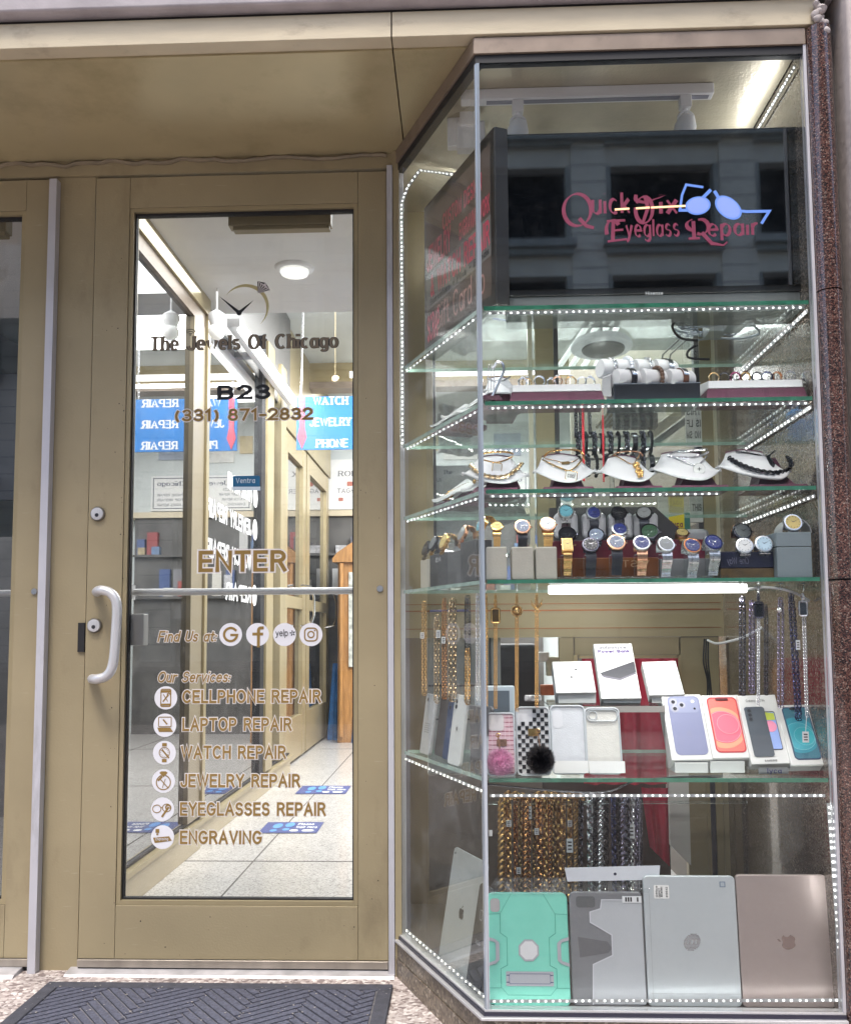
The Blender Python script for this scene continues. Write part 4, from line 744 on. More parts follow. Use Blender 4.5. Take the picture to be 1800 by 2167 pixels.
obj('corner_joint', MB().box(XC+.0005, XC+.0076, -.001, .0085, pz+.0135, ZT-.02), CORN, dc); q = MB(); slab(q, .0012, .0076, -.001, .0085, pz+.0135, ZT-.02); obj('corner_joint', q, CORN, dc)
obj('edge_trim', MB().box(XR+.0005, XR+.0065, -.004, .02, pz+.0135, ZT-.001), ALUP, dc); obj('edge_trim', slab(MB(), AL-.0035, AL+.004, -.003, .02, pz+.0135, ZT-.02), ALUP, dc)
obj('stone_side', MB().box(XR+.002, XR+.03, .021, YBK+.05, 0, ZT+.02), GRANIN, dc)
obj('case_ceiling', MB().prism([(XC+.03,.031),(XR,.031),(XR,YBK),(.0,YBK),(.035,D)], ZT+.004, ZT+.016), mat('crinkle_gold', (.52,.47,.36), .3, .35, .2, 6, .55, 130), dc)
obj('case_floor', MB().prism([(XC+.01,.008),(XR,.008),(XR,YBK),(.0,YBK),(.034,D)], .06, .093), mat('case_floor_m', (.10,.09,.09), .4, var=.2, vs=8), dc)
obj('side_panel', MB().box(-.012, .016, D+.051, YBK, 0, ZT), GOLDP, dc)
# back of the case: bronze rails and mullions, dusty glass between, panels below
def bx(mb, x0, x1, y0, y1, Y=YBK, t=.03): a = P(x0, (y0+y1)/2, Y); b = P(x1, (y0+y1)/2, Y); zt = P((x0+x1)/2, y0, Y).z; zb_ = P((x0+x1)/2, y1, Y).z; return mb.box(a.x, b.x, Y, Y+t, zb_, zt)
q = MB(); bx(q, 1133, 1172, 430, 1253); bx(q, 1481, 1545, 430, 1253, YBK, .032); bx(q, 855, 915, 430, 1253); obj('mullion', q, GOLDP, dc)
q = MB(); bx(q, 1118, 1127, 430, 1253, YBK-.006); bx(q, 1508, 1520, 430, 1253, YBK-.006); obj('mullion_bead', q, mat('pale_bead', (.66,.62,.48), .3, .2), dc)
q = MB(); bx(q, 1173, 1182, 430, 1253, YBK+.002); bx(q, 1470, 1480, 430, 1253, YBK+.002); bx(q, 916, 921, 430, 1253, YBK+.002); obj('mullion_dark_strip', q, mat('dark_strip', (.06,.055,.06), .4), dc)  # dark strips along the mullion edges
obj('back_glass', MB().box(.016, XR+.002, YBK+.012, YBK+.017, P(1300,1253,YBK).z, ZT), BACKG, dc)
q = MB(); bx(q, 850, 1545, 352, 405, YBK-.005, .03); obj('back_cornice', q, GOLDP, dc); q = MB(); bx(q, 850, 1545, 409, 425, YBK-.015, .03); obj('back_cornice', q, GOLDT, dc)
zl = [P(1300, y, YBK).z for y in (1253, 1277, 1291, 1329, 1348)]
q = MB(); q.box(.016, XR+.002, YBK-.01, YBK+.03, zl[4], zl[0]); obj('apron', q, GOLDP, dc)
q = MB(); q.box(.018, P(1522,1300,YBK).x, YBK-.0125, YBK-.0102, zl[1]-.001, zl[1]+.001).box(.018, P(1522,1300,YBK).x, YBK-.0125, YBK-.0102, zl[2]-.002, zl[2]+.002).box(.018, P(1522,1300,YBK).x, YBK-.0125, YBK-.0102, zl[3]-.001, zl[3]+.001); obj('apron_line', q, mat('copper_line', (.30,.11,.04), .35, .5), dc)
q = MB(); bx(q, 1185, 1215, 1349, 1640, YBK); bx(q, 1440, 1523, 1349, 1640, YBK); bx(q, 1216, 1439, 1349, 1386, YBK); obj('hatch_frame', q, GOLDP, dc)
q = MB(); bx(q, 1216, 1224, 1387, 1640, YBK-.005, .03); bx(q, 1436, 1444, 1387, 1640, YBK-.005, .03); bx(q, 1225, 1435, 1387, 1393, YBK-.005, .03); obj('hatch_bead', q, GOLDT, dc)
q = MB(); bx(q, 855, 905, 1349, 2110, YBK+.002); obj('back_panel', q, mat('brown_panel', (.16,.125,.10), .35, .2, .1, 4), dc)
q = MB(); bx(q, 906, 1150, 1640, 2110, YBK+.004); obj('back_panel', q, mat('taupe_panel', (.20,.165,.14), .3, .2, .12, 3), dc)
q = MB(); bx(q, 1151, 1420, 1650, 2110, YBK+.03); obj('back_panel', q, mat('dark_brown', (.075,.055,.045), .5, var=.2, vs=5), dc)
q = MB(); bx(q, 1459, 1500, 1650, 2110, YBK); bx(q, 1536, 1578, 1650, 2110, YBK); obj('back_panel', q, GOLD, dc)
q = MB(); bx(q, 1501, 1508, 1650, 2110, YBK-.004); bx(q, 1520, 1535, 1650, 2110, YBK-.002); obj('back_panel', q, GOLDP, dc)
q = MB(); bx(q, 1509, 1519, 1650, 2110, YBK+.002); bx(q, 1579, 1597, 1650, 2110, YBK+.002); obj('back_gap', q, mat('blue_gap', (.035,.04,.055), .4), dc)
wp = MB(); a = P(1415,1670,.7); b = P(1457,1670,.7); z0 = P(1457,1832,.7).z; z1 = P(1415,1790,.7).z
wp.hexa([(a.x,.7,z1),(b.x,.7,z0),(b.x,.74,z0),(a.x,.74,z1)], [(a.x,.7,Z5-.02),(b.x,.7,Z5-.02),(b.x,.74,Z5-.02),(a.x,.74,Z5-.02)])
one('white_post', wp, mat('offwhite', (.66,.63,.59), .6, var=.08, vs=10), 'off white post with a slanting foot beside the red curtain', 'post')
# things behind the case
q = MB(); bx(q, 905, 1060, 1349, 1640, .86, .02); one('pale_cabinet', q, mat('cabinet_grey', (.40,.43,.44), .4, var=.1, vs=5), 'pale grey cabinet seen behind the hanging gold chains', 'cabinet')
q = MB(); bx(q, 906, 1058, 1449, 1453, .853, .006); bx(q, 906, 1058, 1521, 1524, .853, .006); bx(q, 1036, 1039, 1350, 1500, .853, .006); one('cabinet_seam', q, mat('seam', (.05,.06,.08), .5), 'dark seams of the pale grey cabinet', 'seam')
q = MB().box(.25,.44,1.05,1.09,.55,.83); one('chair_back', q, mat('chair_black', (.02,.02,.025), .5, var=.4, vs=14), 'black office chair back behind the gold pendant chains', 'chair', bevel=.03, seg=4)
one('desk_shelf', MB().box(.10,.46,1.0,1.3,.50,.53).box(.1,.46,1.28,1.3,.2,.5), mat('desk_grey', (.2,.2,.22), .5), 'grey work desk behind the display case', 'desk')
for i, (x, y, w_, h_, c, nm, lb) in enumerate(((1158,1460,30,22,(.5,.16,.07),'orange_box','small orange box on the desk behind the clear phone cases'),(1168,1410,26,40,(.6,.62,.5),'pale_bottle','pale green bottle on the desk behind the earphone box'),(1150,1390,22,20,(.7,.7,.7),'white_switch','white wall switch beside the black chair back'))):
    c0 = P(x, y, .98); one(nm, MB().cbox(c0, w_/K(.98), .03, h_/K(.98)), mat(nm, c, .5, var=.2, vs=30), lb, ('box','bottle','switch')[i], bevel=.004)
CUR = mat('red_velvet', (.52,.035,.07), .75, var=.25, vs=12, stretch=(1,1,.2))
def drape(x0, x1, z0, z1, Y, n, amp, ph, lean=0, tail=0):
    def f(u, v):
        x = x0+(x1-x0)*u; z = z1+(z0-z1)*v+tail*v*(u-.5)
        return (x+lean*v*(1-u), Y+amp*math.sin(n*math.pi*2*u+ph+1.2*v)*(.35+.65*v)+.4*amp*math.sin(n*9*u+ph), z)
    m = MB(); m.grid(f, 64, 20); m.grid(lambda u, v: tuple(Vector(f(u, v))+Vector((0,.003,0))), 64, 20); return m
a = P(1300,1450,.66); b = P(1452,1450,.66)
one('curtain', drape(P(1232,1450,.72).x, P(1436,1450,.72).x, P(1300,1660,.72).z, P(1300,1394,.72).z, .72, 5, .011, 0), CUR, 'red velvet curtain hanging inside the hatch behind the phone boxes', 'curtain', smooth=60)
one('curtain', drape(P(1358,1700,.6).x, P(1414,1700,.6).x, P(1390,1815,.6).z, P(1390,1668,.6).z, .6, 2, .009, 1, .02, -.05), CUR, 'narrow red velvet curtain below the phone shelf beside the white post', 'curtain', smooth=60)

# shop fittings seen through the case
rl = P(1272, 735, 1.15); kk = K(1.15)
rg = thing('round_lamp', 'round white rimmed lamp with a dark centre hanging behind the second shelf', 'lamp', rl)
def disk_tilt(mb, r0, r1, z0, z1, n=40): mb.lathe([(r1,z0),(r1,z1),(r0,z1+.004)], (0,0,0), n=n)
q = MB(); q.M = Matrix.Translation(rl) @ Matrix.Rotation(R_(-5), 4, 'X'); q.lathe([(.05,-.004),(65/kk,-.004),(66/kk,.004),(60/kk,.02),(.03,.03)], n=48); obj('rim', q, emis('lamp_rim', (.9,.93,1), .2), rg, smooth=True)
q = MB(); q.M = Matrix.Translation(rl+Vector((.006,0,-.006))) @ Matrix.Rotation(R_(-5), 4, 'X'); q.lathe([(44/kk,-.006),(46/kk,0)], n=40); obj('centre', q, mat('lamp_grey', (.10,.11,.12), .4), rg, smooth=True)
obj('stem', MB().tube([rl+Vector((0,0,.02)), (rl.x, rl.y, 2.3)], .006), STEEL, rg)
q = MB()
for i in range(4): a = P(1180+i*26, 780, 2.0+i*.05); b = P(1262+i*20, 660, 2.0+i*.05); q.tube([a, b], .012)
one('tube_cluster', q, emis('tube_c', (1,1,1), .8), 'slanting white ceiling tubes behind the round lamp', 'tube light')
one('shop_panel', MB().box(.72, 1.35, 2.4, 2.43, 1.25, 2.2), mat('cream_wall', (.63,.58,.48), .5, var=.05, vs=4), 'cream wall panel in the shop behind the bracelet rolls', 'panel')
q = MB(); o_ = P(1372,755,2.35)
for dx in (0, .018): q.tube([P(1400+dx*900,765,2.35), P(1402+dx*900,750,2.35), P(1440+dx*900,715,2.35)], .004, 6)
one('wall_conduit', q, BLACK, 'thin black conduit lines on the cream wall panel', 'conduit')
nc = thing('notice_card', 'white card with mirrored black words leaning behind the fourth bust', 'card', P(1468,940,.74))
q = MB(); bx(q, 1450, 1484, 845, 945, .735, .004); obj('sheet', q, PAPER, nc); q = MB()
for s, y in (('THIS',877),('IS LF',902),('NO SM',926)):
    lettering(q, s, P(1481,y,.733), -UX, UZ, FN, 13/K(.73), .2, width=28/K(.73))
obj('lettering', q, INK, nc)
yc = thing('yellow_card', 'yellow sim card sign standing behind the watch cushions', 'sign', P(1431,1122,.40))
q = MB(); q.add([P(1415,1094,.40),P(1415,1124,.40),P(1448,1122,.40),P(1447,1088,.40)]+[p+Vector((0,.003,0)) for p in (P(1415,1094,.40),P(1415,1124,.40),P(1448,1122,.40),P(1447,1088,.40))], [(0,1,2,3),(7,6,5,4),(0,4,5,1),(1,5,6,2),(2,6,7,3),(3,7,4,0)]); obj('card', q, mat('sign_yellow', (.85,.66,.02), .5), yc)
q = MB(); lettering(q, 'lyca', P(1421,1115,.398), UX, UZ, FN, 11/K(.4), .2, width=22/K(.4)); obj('lettering', q, mat('maroon_ink', (.2,.02,.05), .5), yc)
for i, (x0, x1, y0, y1, Y, c, nm, lb) in enumerate(((1393,1414,1040,1140,.60,(.62,.60,.55),'white_box','tall white box behind the yellow sign'),(1416,1446,1037,1085,.62,(.50,.45,.25),'green_poster','olive and green poster behind the yellow sign'),(1448,1460,1085,1120,.52,(.04,.19,.15),'green_book','dark green booklet right of the yellow sign'),(1460,1487,1050,1105,.64,(.62,.62,.60),'white_notice','white notice beside the right gold mullion'))):
    q = MB(); bx(q, x0, x1, y0, y1, Y, .012); one(nm, q, mat(nm, c, .5, var=.15, vs=25), lb, ('box','poster','booklet','notice')[i], bevel=.001)
q = MB(); lettering(q, 'THIS', P(1465,1080,.637), UX, UZ, FN, 12/K(.64), .2, width=18/K(.64)); one('notice_word', q, INK, 'the word THIS on the white notice', 'lettering')
q = MB(); bx(q, 915, 1016, 985, 1130, .80, .01); one('mirrored_sheet', q, PAPER, 'white service sheet taped behind the slanting glass', 'sheet')
q = MB(); lettering(q, 'The', P(938,1003,.797), UX, UZ, FN, 8/K(.8), .15, width=18/K(.8), style='serif'); lettering(q, 'OUR', P(919,1019,.797), UX, UZ, FN, 6/K(.8), .17, width=14/K(.8)); one('sheet_words', q, BLUEINK, 'grey words on the white service sheet', 'lettering')

# ------------------------------------------------------------------ glass shelves and light strips
def shelf(z, label, grp='glass shelves of the display case'):
    sh = thing('glass_shelf', label, 'shelf', (.5, .3, z-.009), grp)
    pf = [(XC+.011,.0105),(XR-.004,.0105),(XR-.004,YSH),(S(AL-.03,0,.012).x,YSH-.004),(S(AL-.03,0,.012).x,S(AL-.03,0,.012).y)]
    a = S(.006,0,.0135)
    obj('pane', MB().prism([(a.x+.004,.0145),(XR-.006,.0145),(XR-.006,YSH),(S(AL-.02,0,.016).x+.002,YSH)], z-.008, z), SHELFG, sh)
    obj('front_edge', MB().box(XC+.012, XR-.005, .0105, .0140, z-.0082, z+.0001), GEDGE, sh)
    q = MB(); slab(q, .010, AL-.02, .0095, .0125, z-.0082, z+.0001); obj('side_edge', q, GEDGE2, sh)
    obj('back_edge', MB().box(S(AL-.02,0,.016).x+.002, XR-.006, YSH+.0004, YSH+.003, z-.0082, z+.0001), GEDGE2, sh)
    return sh
shelf(Z1, 'topmost glass shelf carrying the black screen'); shelf(Z2, 'glass shelf carrying the ring trays and bracelet rolls'); shelf(Z3, 'glass shelf carrying the necklace busts'); shelf(Z4, 'glass shelf carrying the watches, above the long lamp'); shelf(Z5, 'lowest glass shelf carrying the phone boxes')
TAPE = mat('led_tape', (.40,.41,.42), .4); 
def strip(label, pts, sp=.0135, face=FN, size=.0042, w_=.006, tape=None, power=0, em=None, back=0):
    pts = [Vector(p) for p in pts]; st = thing('light_strip', label, 'light strip', pts[0], 'white light strips in the display case')
    face = Vector(face).normalized(); q = MB(); d_ = MB()
    for a, b in zip(pts, pts[1:]):
        t = (b-a).normalized(); s_ = t.cross(face).normalized()
        q.hexa([a-s_*w_/2, b-s_*w_/2, b+s_*w_/2, a+s_*w_/2], [p+face*.0012 for p in (a-s_*w_/2, b-s_*w_/2, b+s_*w_/2, a+s_*w_/2)])
        n = max(1, int((b-a).length/sp))
        for i in range(n):
            c = a.lerp(b, (i+.5+random.uniform(-.12,.12))/n)+face*.0013+s_*random.uniform(-.0005,.0005); h = size/2*random.uniform(.72,1.15)
            d_.hexa([c-t*h-s_*h, c+t*h-s_*h, c+t*h+s_*h, c-t*h+s_*h], [p+face*.0016 for p in (c-t*h-s_*h*.8, c+t*h-s_*h*.8, c+t*h+s_*h*.8, c-t*h+s_*h*.8)])
    obj('tape', q, tape or TAPE, st); obj('diode', d_, em or LEDW, st)
    if back:                                    # added hidden emitters behind the tape, lighting the goods
        d2 = MB()
        for a, b in zip(pts, pts[1:]):
            t = (b-a).normalized(); s_ = t.cross(face).normalized(); n = max(1, int((b-a).length/.02))
            for i in range(n):
                c = a.lerp(b, (i+.5)/n)-face*.0004; h = .0014
                d2.add([c-t*h*1.6-s_*h, c+t*h*1.6-s_*h, c+t*h*1.6+s_*h, c-t*h*1.6+s_*h], [(0,1,2,3)])
        obj('hidden_emitter', d2, emis('hidden_emitter_%d' % back, (1,.99,.97), back), st)
    return st
DN = Vector((0,-.5,-.85)); LEDF = emis('shelf_diode', (1,.99,.97), 200); LEDB = emis('bottom_diode', (1,.99,.97), 60); LEDT = emis('top_diode', (1,.99,.97), 90)
for z, nm in ((Z1,'screen'),(Z2,'ring tray'),(Z3,'necklace bust')):
    e = XR-.012 if z != Z3 else P(1520,1030,.02).x
    strip('row of white diodes under the front edge of the %s shelf' % nm, [(XC+.02,.018,z-.0135),(e,.018,z-.0135)], .0147, FN, .0034, .0048, None, 0, LEDW, 190)
    strip('row of white diodes under the slanting edge of the %s shelf' % nm, [S(.02,z-.0135,.016), S(AL-.03,z-.0135,.016)], .024, AN, .0042, .0035, None, 0, LEDW, 190)
    strip('slanting row of diodes running back along the stone wall under the %s shelf' % nm, [(XR-.004,.02,z-.02),(XR-.004,YSH+.1,z-.02)], .024, Vector((-1,-.3,-.2)), .0046, .009, mat('bright_tape', (.50,.50,.52), .3), 0, LEDW)
strip('row of white diodes framing the bottom section along the phone shelf', [P(1036,1684,.012), P(1745,1684,.012)], .0147, FN, .0036, .006, None, 0, LEDW, 125); strip('column of white diodes down the right edge of the bottom section', [P(1752,1700,.012), P(1782,2118,.012)], .0135, FN, .0042, .007, None, 0, LEDW, 80)
strip('row of white diodes along the sill of the bottom section', [P(1036,2119,.012), P(1778,2117,.012)], .0147, FN, .0036, .006, None, 0, LEDW, 22); strip('slanting row of diodes under the phone shelf at the angled pane', [S(.02,Z5-.03,.012), S(AL-.02,Z5-.02,.012)], .022, AN, .0042, .007, em=emis('warm_diode', (1,.96,.82), 1.6))
strip('slanting row of diodes along the sill of the angled pane', [S(.02,.115,.012), S(AL-.02,.115,.012)], .022, AN, .004, .007, em=emis('warm_diode', (1,.96,.82), 1.6))
strip('column of white diodes up the door side of the case beside the tilted sign', [S(AL-.012,Z2,.012), S(AL-.012,2.03,.012), S(AL-.012,2.08,.03), S(AL-.05,2.112,.05), Vector((.16,.50,2.125)), Vector((.33,.56,2.125))], .0115, AN*.7+FN*.5, .0045, .012, None, 0, LEDW, 170)
strip('slanting row of diodes along the top of the stone wall', [(XR-.004,.03,ZT-.028),(XR-.004,.42,ZT-.028)], .014, Vector((-1,-.3,-.2)), .004, .008, None, 0, LEDW)
strip('thin column of diodes on the stone wall behind the laptops', [P(1594,1698,.76), P(1604,1850,.76)], .01, FN, .003, .005)
lamp((XR-.012,.24,ZT-.05), .004, .2, (0,R_(115),0), sy=.30)
# long lamp under the watch shelf
ll = thing('bar_lamp', 'long bright white bar lamp under the watch shelf', 'lamp', P(1370,1245,.06))
bz0, bz1 = P(1370,1256,.05).z, P(1370,1237,.05).z; bx0, bx1 = P(1160,1245,.05).x, P(1582,1245,.05).x
obj('housing', MB().box(bx0+.004, bx1-.004, .066, .085, bz0+.004, Z4-.0095), WHITE, ll); obj('diffuser', MB().box(bx0, bx1, .05, .066, bz0, bz1+.001), emis('bar_light', (1,.99,.98), 1.2), ll, bevel=.004)
lamp(((bx0+bx1)/2,.075,bz0-.004), .42, .75, (R_(30),0,0), (1,.98,.96), sy=.02)
cb = P(1583,1246,.06); one('white_cable', MB().tube(smooth_path([cb, P(1620,1243,.06), P(1660,1248,.06), P(1690,1259,.07), P(1712,1272,.08)], 6), .0028, 8), WHITE, 'white cable curving from the long bar lamp to the right', 'cable', smooth=True)
one('white_cable', MB().tube(smooth_path([P(1497,1355,.6), P(1515,1362,.55), P(1540,1358,.5), P(1580,1345,.45), P(1640,1308,.4), P(1665,1270,.36), P(1690,1240,.33)], 6), .0032, 8), WHITE, 'white cable sagging behind the dark hanging chains', 'cable', smooth=True)
# track light
tr_ = thing('track_light', 'white ceiling track with two spot heads above the black screen', 'track light', P(1270,200,.2))
ra, rb = P(975,208,.15), P(1507,193,.15); zr = (ra.z+rb.z)/2
obj('rail', MB().box(ra.x, rb.x, .135, .165, zr-.012, zr+.014), WHITE, tr_, bevel=.002); obj('slot', MB().box(ra.x+.06, rb.x-.01, .143, .157, zr-.0135, zr-.0122), mat('slot', (.25,.25,.3), .4), tr_)
for x in (1095, 1449):
    h = P(x, 225, .15); z_ = zr-.0125
    o = obj('spot_head', MB().box(h.x-.013, h.x+.013, .137, .163, z_-.028, z_).tube([(h.x,.15,z_-.028),(h.x,.15,z_-.05)], .006), WHITE, tr_, bevel=.002)
    q = MB(); q.M = Matrix.Translation((h.x,.15,z_-.07)) @ Matrix.Rotation(R_(12), 4, 'Y'); q.lathe([(.026,-.075),(.028,-.06),(.025,.0),(.018,.02),(.006,.024)], n=24); c = obj('can', q, WHITE, None, smooth=True, origin=(h.x,.15,z_-.07)); c.parent = o; c.location = Vector((h.x,.15,z_-.07))-WL['track_light']
    q = MB(); q.torus((h.x,.145,z_-.055), .018, .003, (0,-1,0), (0,0,1)); c = obj('yoke', q, WHITE, None, smooth=True, origin=(h.x,.145,z_-.055)); c.parent = o; c.location = Vector((h.x,.145,z_-.055))-WL['track_light']
    lamp((h.x,.15,z_-.147), .04, 1.2, (R_(-20),0,0), (1,.98,.95))
q = MB(); a = P(972,205,.24); b = P(1015,268,.24); q.box(a.x, b.x, .23, .26, b.z, a.z); a = P(946,252,.26); b = P(985,312,.26); q.box(a.x, b.x, .25, .275, b.z, a.z); a = P(966,262,.25); b = P(1026,318,.25); q.box(a.x, b.x, .235, .268, b.z, a.z)
one('power_box', q, WHITE, 'cluster of white power supply boxes at the left end of the track', 'power box', bevel=.003)
# black screen
TY = .068
tv = thing('television', 'large black flat screen showing red lettering and blue eyeglasses', 'television', P(1385,640,TY))
tl, brn = P(1061,277,TY), P(1707,620,TY); tx0 = P(1062,450,TY).x; tx1 = P(1697,450,TY).x; tz1 = P(1375,274,TY).z; tz0 = P(1385,621,TY).z
obj('case', MB().box(tx0, tx1, TY+.002, TY+.035, tz0, tz1), mat('tv_black', (.008,.008,.009), .35), tv, bevel=.003)
obj('screen', MB().box(tx0+.010, tx1-.006, TY-.001, TY+.0018, tz0+.014, tz1-.006), mat('tv_glass', (.001,.001,.0015), .02, spec=1.0, coat=1), tv); MATS['tv_glass'].node_tree.nodes['Principled BSDF'].inputs['IOR'].default_value = 1.85
obj('stand', MB().box(tx0+.01, tx1-.01, TY+.006, TY+.10, Z1+.0005, tz0-.001), mat('tv_foot', (.10,.105,.11), .4), tv)
q = MB(); lettering(q, 'Hisense', P(1366,624,TY-.001), UX, UZ, FN, 7/K(TY), .18, width=36/K(TY), lift=.0012); obj('brand_lettering', q, mat('grey_print', (.4,.4,.42), .5), tv)
SY = TY-.001; us = 1/K(SY)
RT = emis('screen_red', (.30,.045,.10), .085); SB = emis('screen_blue', (.16,.30,.85), .22); SBL = emis('screen_light_blue', (.28,.38,.95), .23); SO = emis('screen_orange', (1,.55,.30), .7)
q = MB()
def nib(s, x0, x1, yb, cap, wt=.17, sp=.13, ck=None):
    o = P(x0, yb, SY); lettering(ck or q, s, o, UX, UZ, FN, cap*us, wt, sp, 0, (x1-x0)*us, 'nib', .0008)
nib('uick', 1254, 1333, 452, 46); nib('ix', 1398, 1432, 452, 44); nib('yeglass', 1325, 1437, 501, 38); nib('epair', 1499, 1603, 499, 38)
fr2 = lambda x, y, d: P(x, y, SY)+FN*(.0008+d)
for k, pl in enumerate((_a(1221,444,29,34,60,420,24), [(1225,462),(1240,478),(1256,482)], [(1345,412)]+_a(1368,420,24,8,180,90,5)+[(1404,414),(1390,420)], _a(1362,444,18,28,-150,190,18), [(1364,414),(1370,440),(1360,470)],
        _a(1296,486,14,20,150,330,8), [(1283,468),(1322,466)], [(1297,468),(1296,508)], [(1285,511),(1326,506)], [(1296,488),(1318,486)], [(1466,468),(1468,504)], [(1456,505),(1480,504)], _a(1482,480,16,16,-110,120,10), [(1484,492),(1505,515),(1530,519),(1538,512)], _a(1470,476,18,12,90,250,8))):
    ribbon(q, [(x, y) for x, y in pl], 7, lambda x, y, d, k=k: fr2(x, y, k*.00005), 0, 'nib')
obj('red_lettering', q, RT, tv)
z2 = lambda x, y: (1150+x*.2924, 360+y*.2924)
q = MB(); q2 = MB(); q3 = MB()
for cx_, cy2, rx, ry, ro in ((1115,255,92,68,-8),(1335,270,110,72,38)):
    pts = []; pin = []
    for t in range(32):
        a = 2*math.pi*t/32; x, y = rx*math.cos(a), ry*math.sin(a)*(1 if math.sin(a) > 0 else .95); c_, s_ = math.cos(R_(ro)), math.sin(R_(ro)); X_, Y_ = z2(cx_+x*c_-y*s_, cy2+x*s_+y*c_); pts.append(P(X_, Y_, SY)+FN*.0009); X_, Y_ = z2(cx_+.86*(x*c_-y*s_), cy2+.86*(x*s_+y*c_)); pin.append(P(X_, Y_, SY)+FN*.0012)
    q.add(pts, [tuple(range(31,-1,-1))]); q2.add(pin, [tuple(range(31,-1,-1))])
for pl, w_ in (([(985,290),(1000,180),(1030,105),(1145,122)], 5), ([(1160,190),(1200,150)], 7), ([(1240,160),(1255,185)], 7), ([(1420,295),(1470,300),(1630,297),(1580,378)], 6), ([(985,290),(1040,290)], 6)):
    ribbon(q, [z2(*p) for p in pl], w_, lambda x, y, d: P(x, y, SY)+FN*.0010, 0)
for pl in ([(520,285),(612,279)], [(672,277),(760,271)], [(782,271),(1018,259)]): ribbon(q3, [z2(*p) for p in pl], 4, lambda x, y, d: P(x, y, SY)+FN*.0014, 0)
obj('blue_frame', q, SB, tv); obj('blue_lens', q2, SBL, tv); obj('orange_line', q3, SO, tv)
# tilted second screen along the slanting pane
t2 = thing('sign_screen', 'flat display with red watch repair words set along the slanting pane', 'display sign', S(.2, Z1, .06))
o0, z0, z1 = .05, Z1+.012, 1.995
u0, u1 = .015, AL-.075
q = MB(); slab(q, u0, u1, o0, o0+.035, z0, z1); obj('case', q, mat('sign_case', (.03,.027,.025), .4, var=.2, vs=10), t2, bevel=.004)
SF = lambda u, z, d=0: S(u, z, o0-.0006-d)
q = MB(); q.add([SF(u1-.02,z0+.03), SF(u0+.02,z0+.03), SF(u0+.02,z1-.03), SF(u1-.02,z1-.03)], [(0,1,2,3)]); obj('screen', q, emis('sign_face', (.035,.026,.022), .6), t2)
zm0, zm1 = z0+.12, z0+.215
q = MB(); q.add([SF(u1-.02,zm0,.0004), SF(u0+.02,zm0,.0004), SF(u0+.02,zm1,.0004), SF(u1-.02,zm1,.0004)], [(0,1,2,3)]); obj('pale_band', q, emis('sign_band', (.10,.095,.09), .25), t2)
q = MB(); au = -AU; L_ = u1-u0-.05
for s, z_, sz, of, wd in (('JEWELRY',zm1+.012,.055,0,.40),('CUSTOM DESIGN',zm1+.08,.035,.28,.60),('ENGRAVING WORK',zm1+.012,.035,.55,.45),('& WATCH REPAIR',zm0+.032,.05,.06,.92),):
    lettering(q, s, SF(u1-.03-L_*of, z_), au, UZ, AN, sz, .22, .12, 0, min(L_*wd, L_*(1-of)-.005), lift=.001)
for s, z_, of, wd in (("SCRAP",z0+.04,0,.2),):
    lettering(q, s, SF(u1-.03-L_*of, z_), au, UZ, AN, .06, .2, .12, 0, L_*wd, lift=.001)
obj('red_lettering', q, emis('sign_red', (.13,.03,.027), .2), t2)
q = MB(); lettering(q, 'Batteries * Pins * Bands', SF(u1-.05, zm0+.008), au, UZ, AN, .014, .18, width=L_*.92, lift=.001); obj('small_lettering', q, INK, t2)
q = MB(); lettering(q, 'Gift Card to', SF(u1-.09, z0+.05), au, UZ, AN, .06, .1, width=L_*.75, lift=.001); obj('script_lettering', q, emis('sign_script', (.16,.09,.08), .6), t2)
# cables and chargers lying on the top shelf
random.seed(5)
q = MB()
for i in range(9):
    c = P(1500,690,.22); ph = random.random()*6; rx, ry = random.uniform(.05,.11), random.uniform(.03,.07); c = c+Vector((random.uniform(-.03,.03), random.uniform(-.04,.04), 0)); c.z = Z1+.004+i*.0035
    q.tube([c+Vector((rx*math.cos(ph+a*.2)*(1+.1*math.sin(a)), ry*math.sin(ph+a*.2), .004*math.sin(a*.7)+.004)) for a in range(28)], .0028, 6)
one('cable_coil', q, mat('cable_grey', (.45,.49,.6), .4), 'tangled coil of pale grey cables on the top shelf behind the screen', 'cable', smooth=True)
for i, (x, y, Y) in enumerate(((1512,700,.24),(1552,690,.2))):
    c = P(x, y, Y); c.z = Z1+.001; one('power_adapter', MB().box(c.x-.022, c.x+.022, Y-.03, Y+.03, Z1+.0008, Z1+.03), mat('adapter', (.5,.52,.58), .4), ('pale power adapter among the tangled cables', 'second pale power adapter right of the tangled cables')[i], 'power adapter', bevel=.003)
one('black_wire', MB().tube(smooth_path([P(1440,668,.12), P(1422,690,.16), P(1440,715,.2), P(1475,720,.24)], 6), .003, 7), BLACK, 'black wire looping behind the bracelet rolls', 'wire', smooth=True)
one('black_wire', MB().tube(smooth_path([P(1475,730,.3), P(1456,742,.3), P(1458,757,.3), P(1500,760,.32)], 6), .003, 7), BLACK, 'short black wire loop beside the right gold mullion', 'wire', smooth=True)
one('blue_wire', MB().tube(smooth_path([P(1020,670,.2), P(1085,680,.25), P(1140,690,.3), P(1230,682,.3)], 6), .0022, 7), mat('wire_blue', (.12,.14,.45), .4), 'thin blue wire sagging under the top shelf on the left', 'wire', smooth=True)
one('black_wire', MB().tube(smooth_path([P(1030,1660,.02), P(1260,1678,.02), P(1350,1652,.02), P(1480,1644,.02), P(1560,1652,.02), P(1690,1655,.02), P(1755,1648,.02)], 8), .002, 7), BLACK, 'long black wire along the front of the phone shelf', 'wire', smooth=True)
q = MB(); 
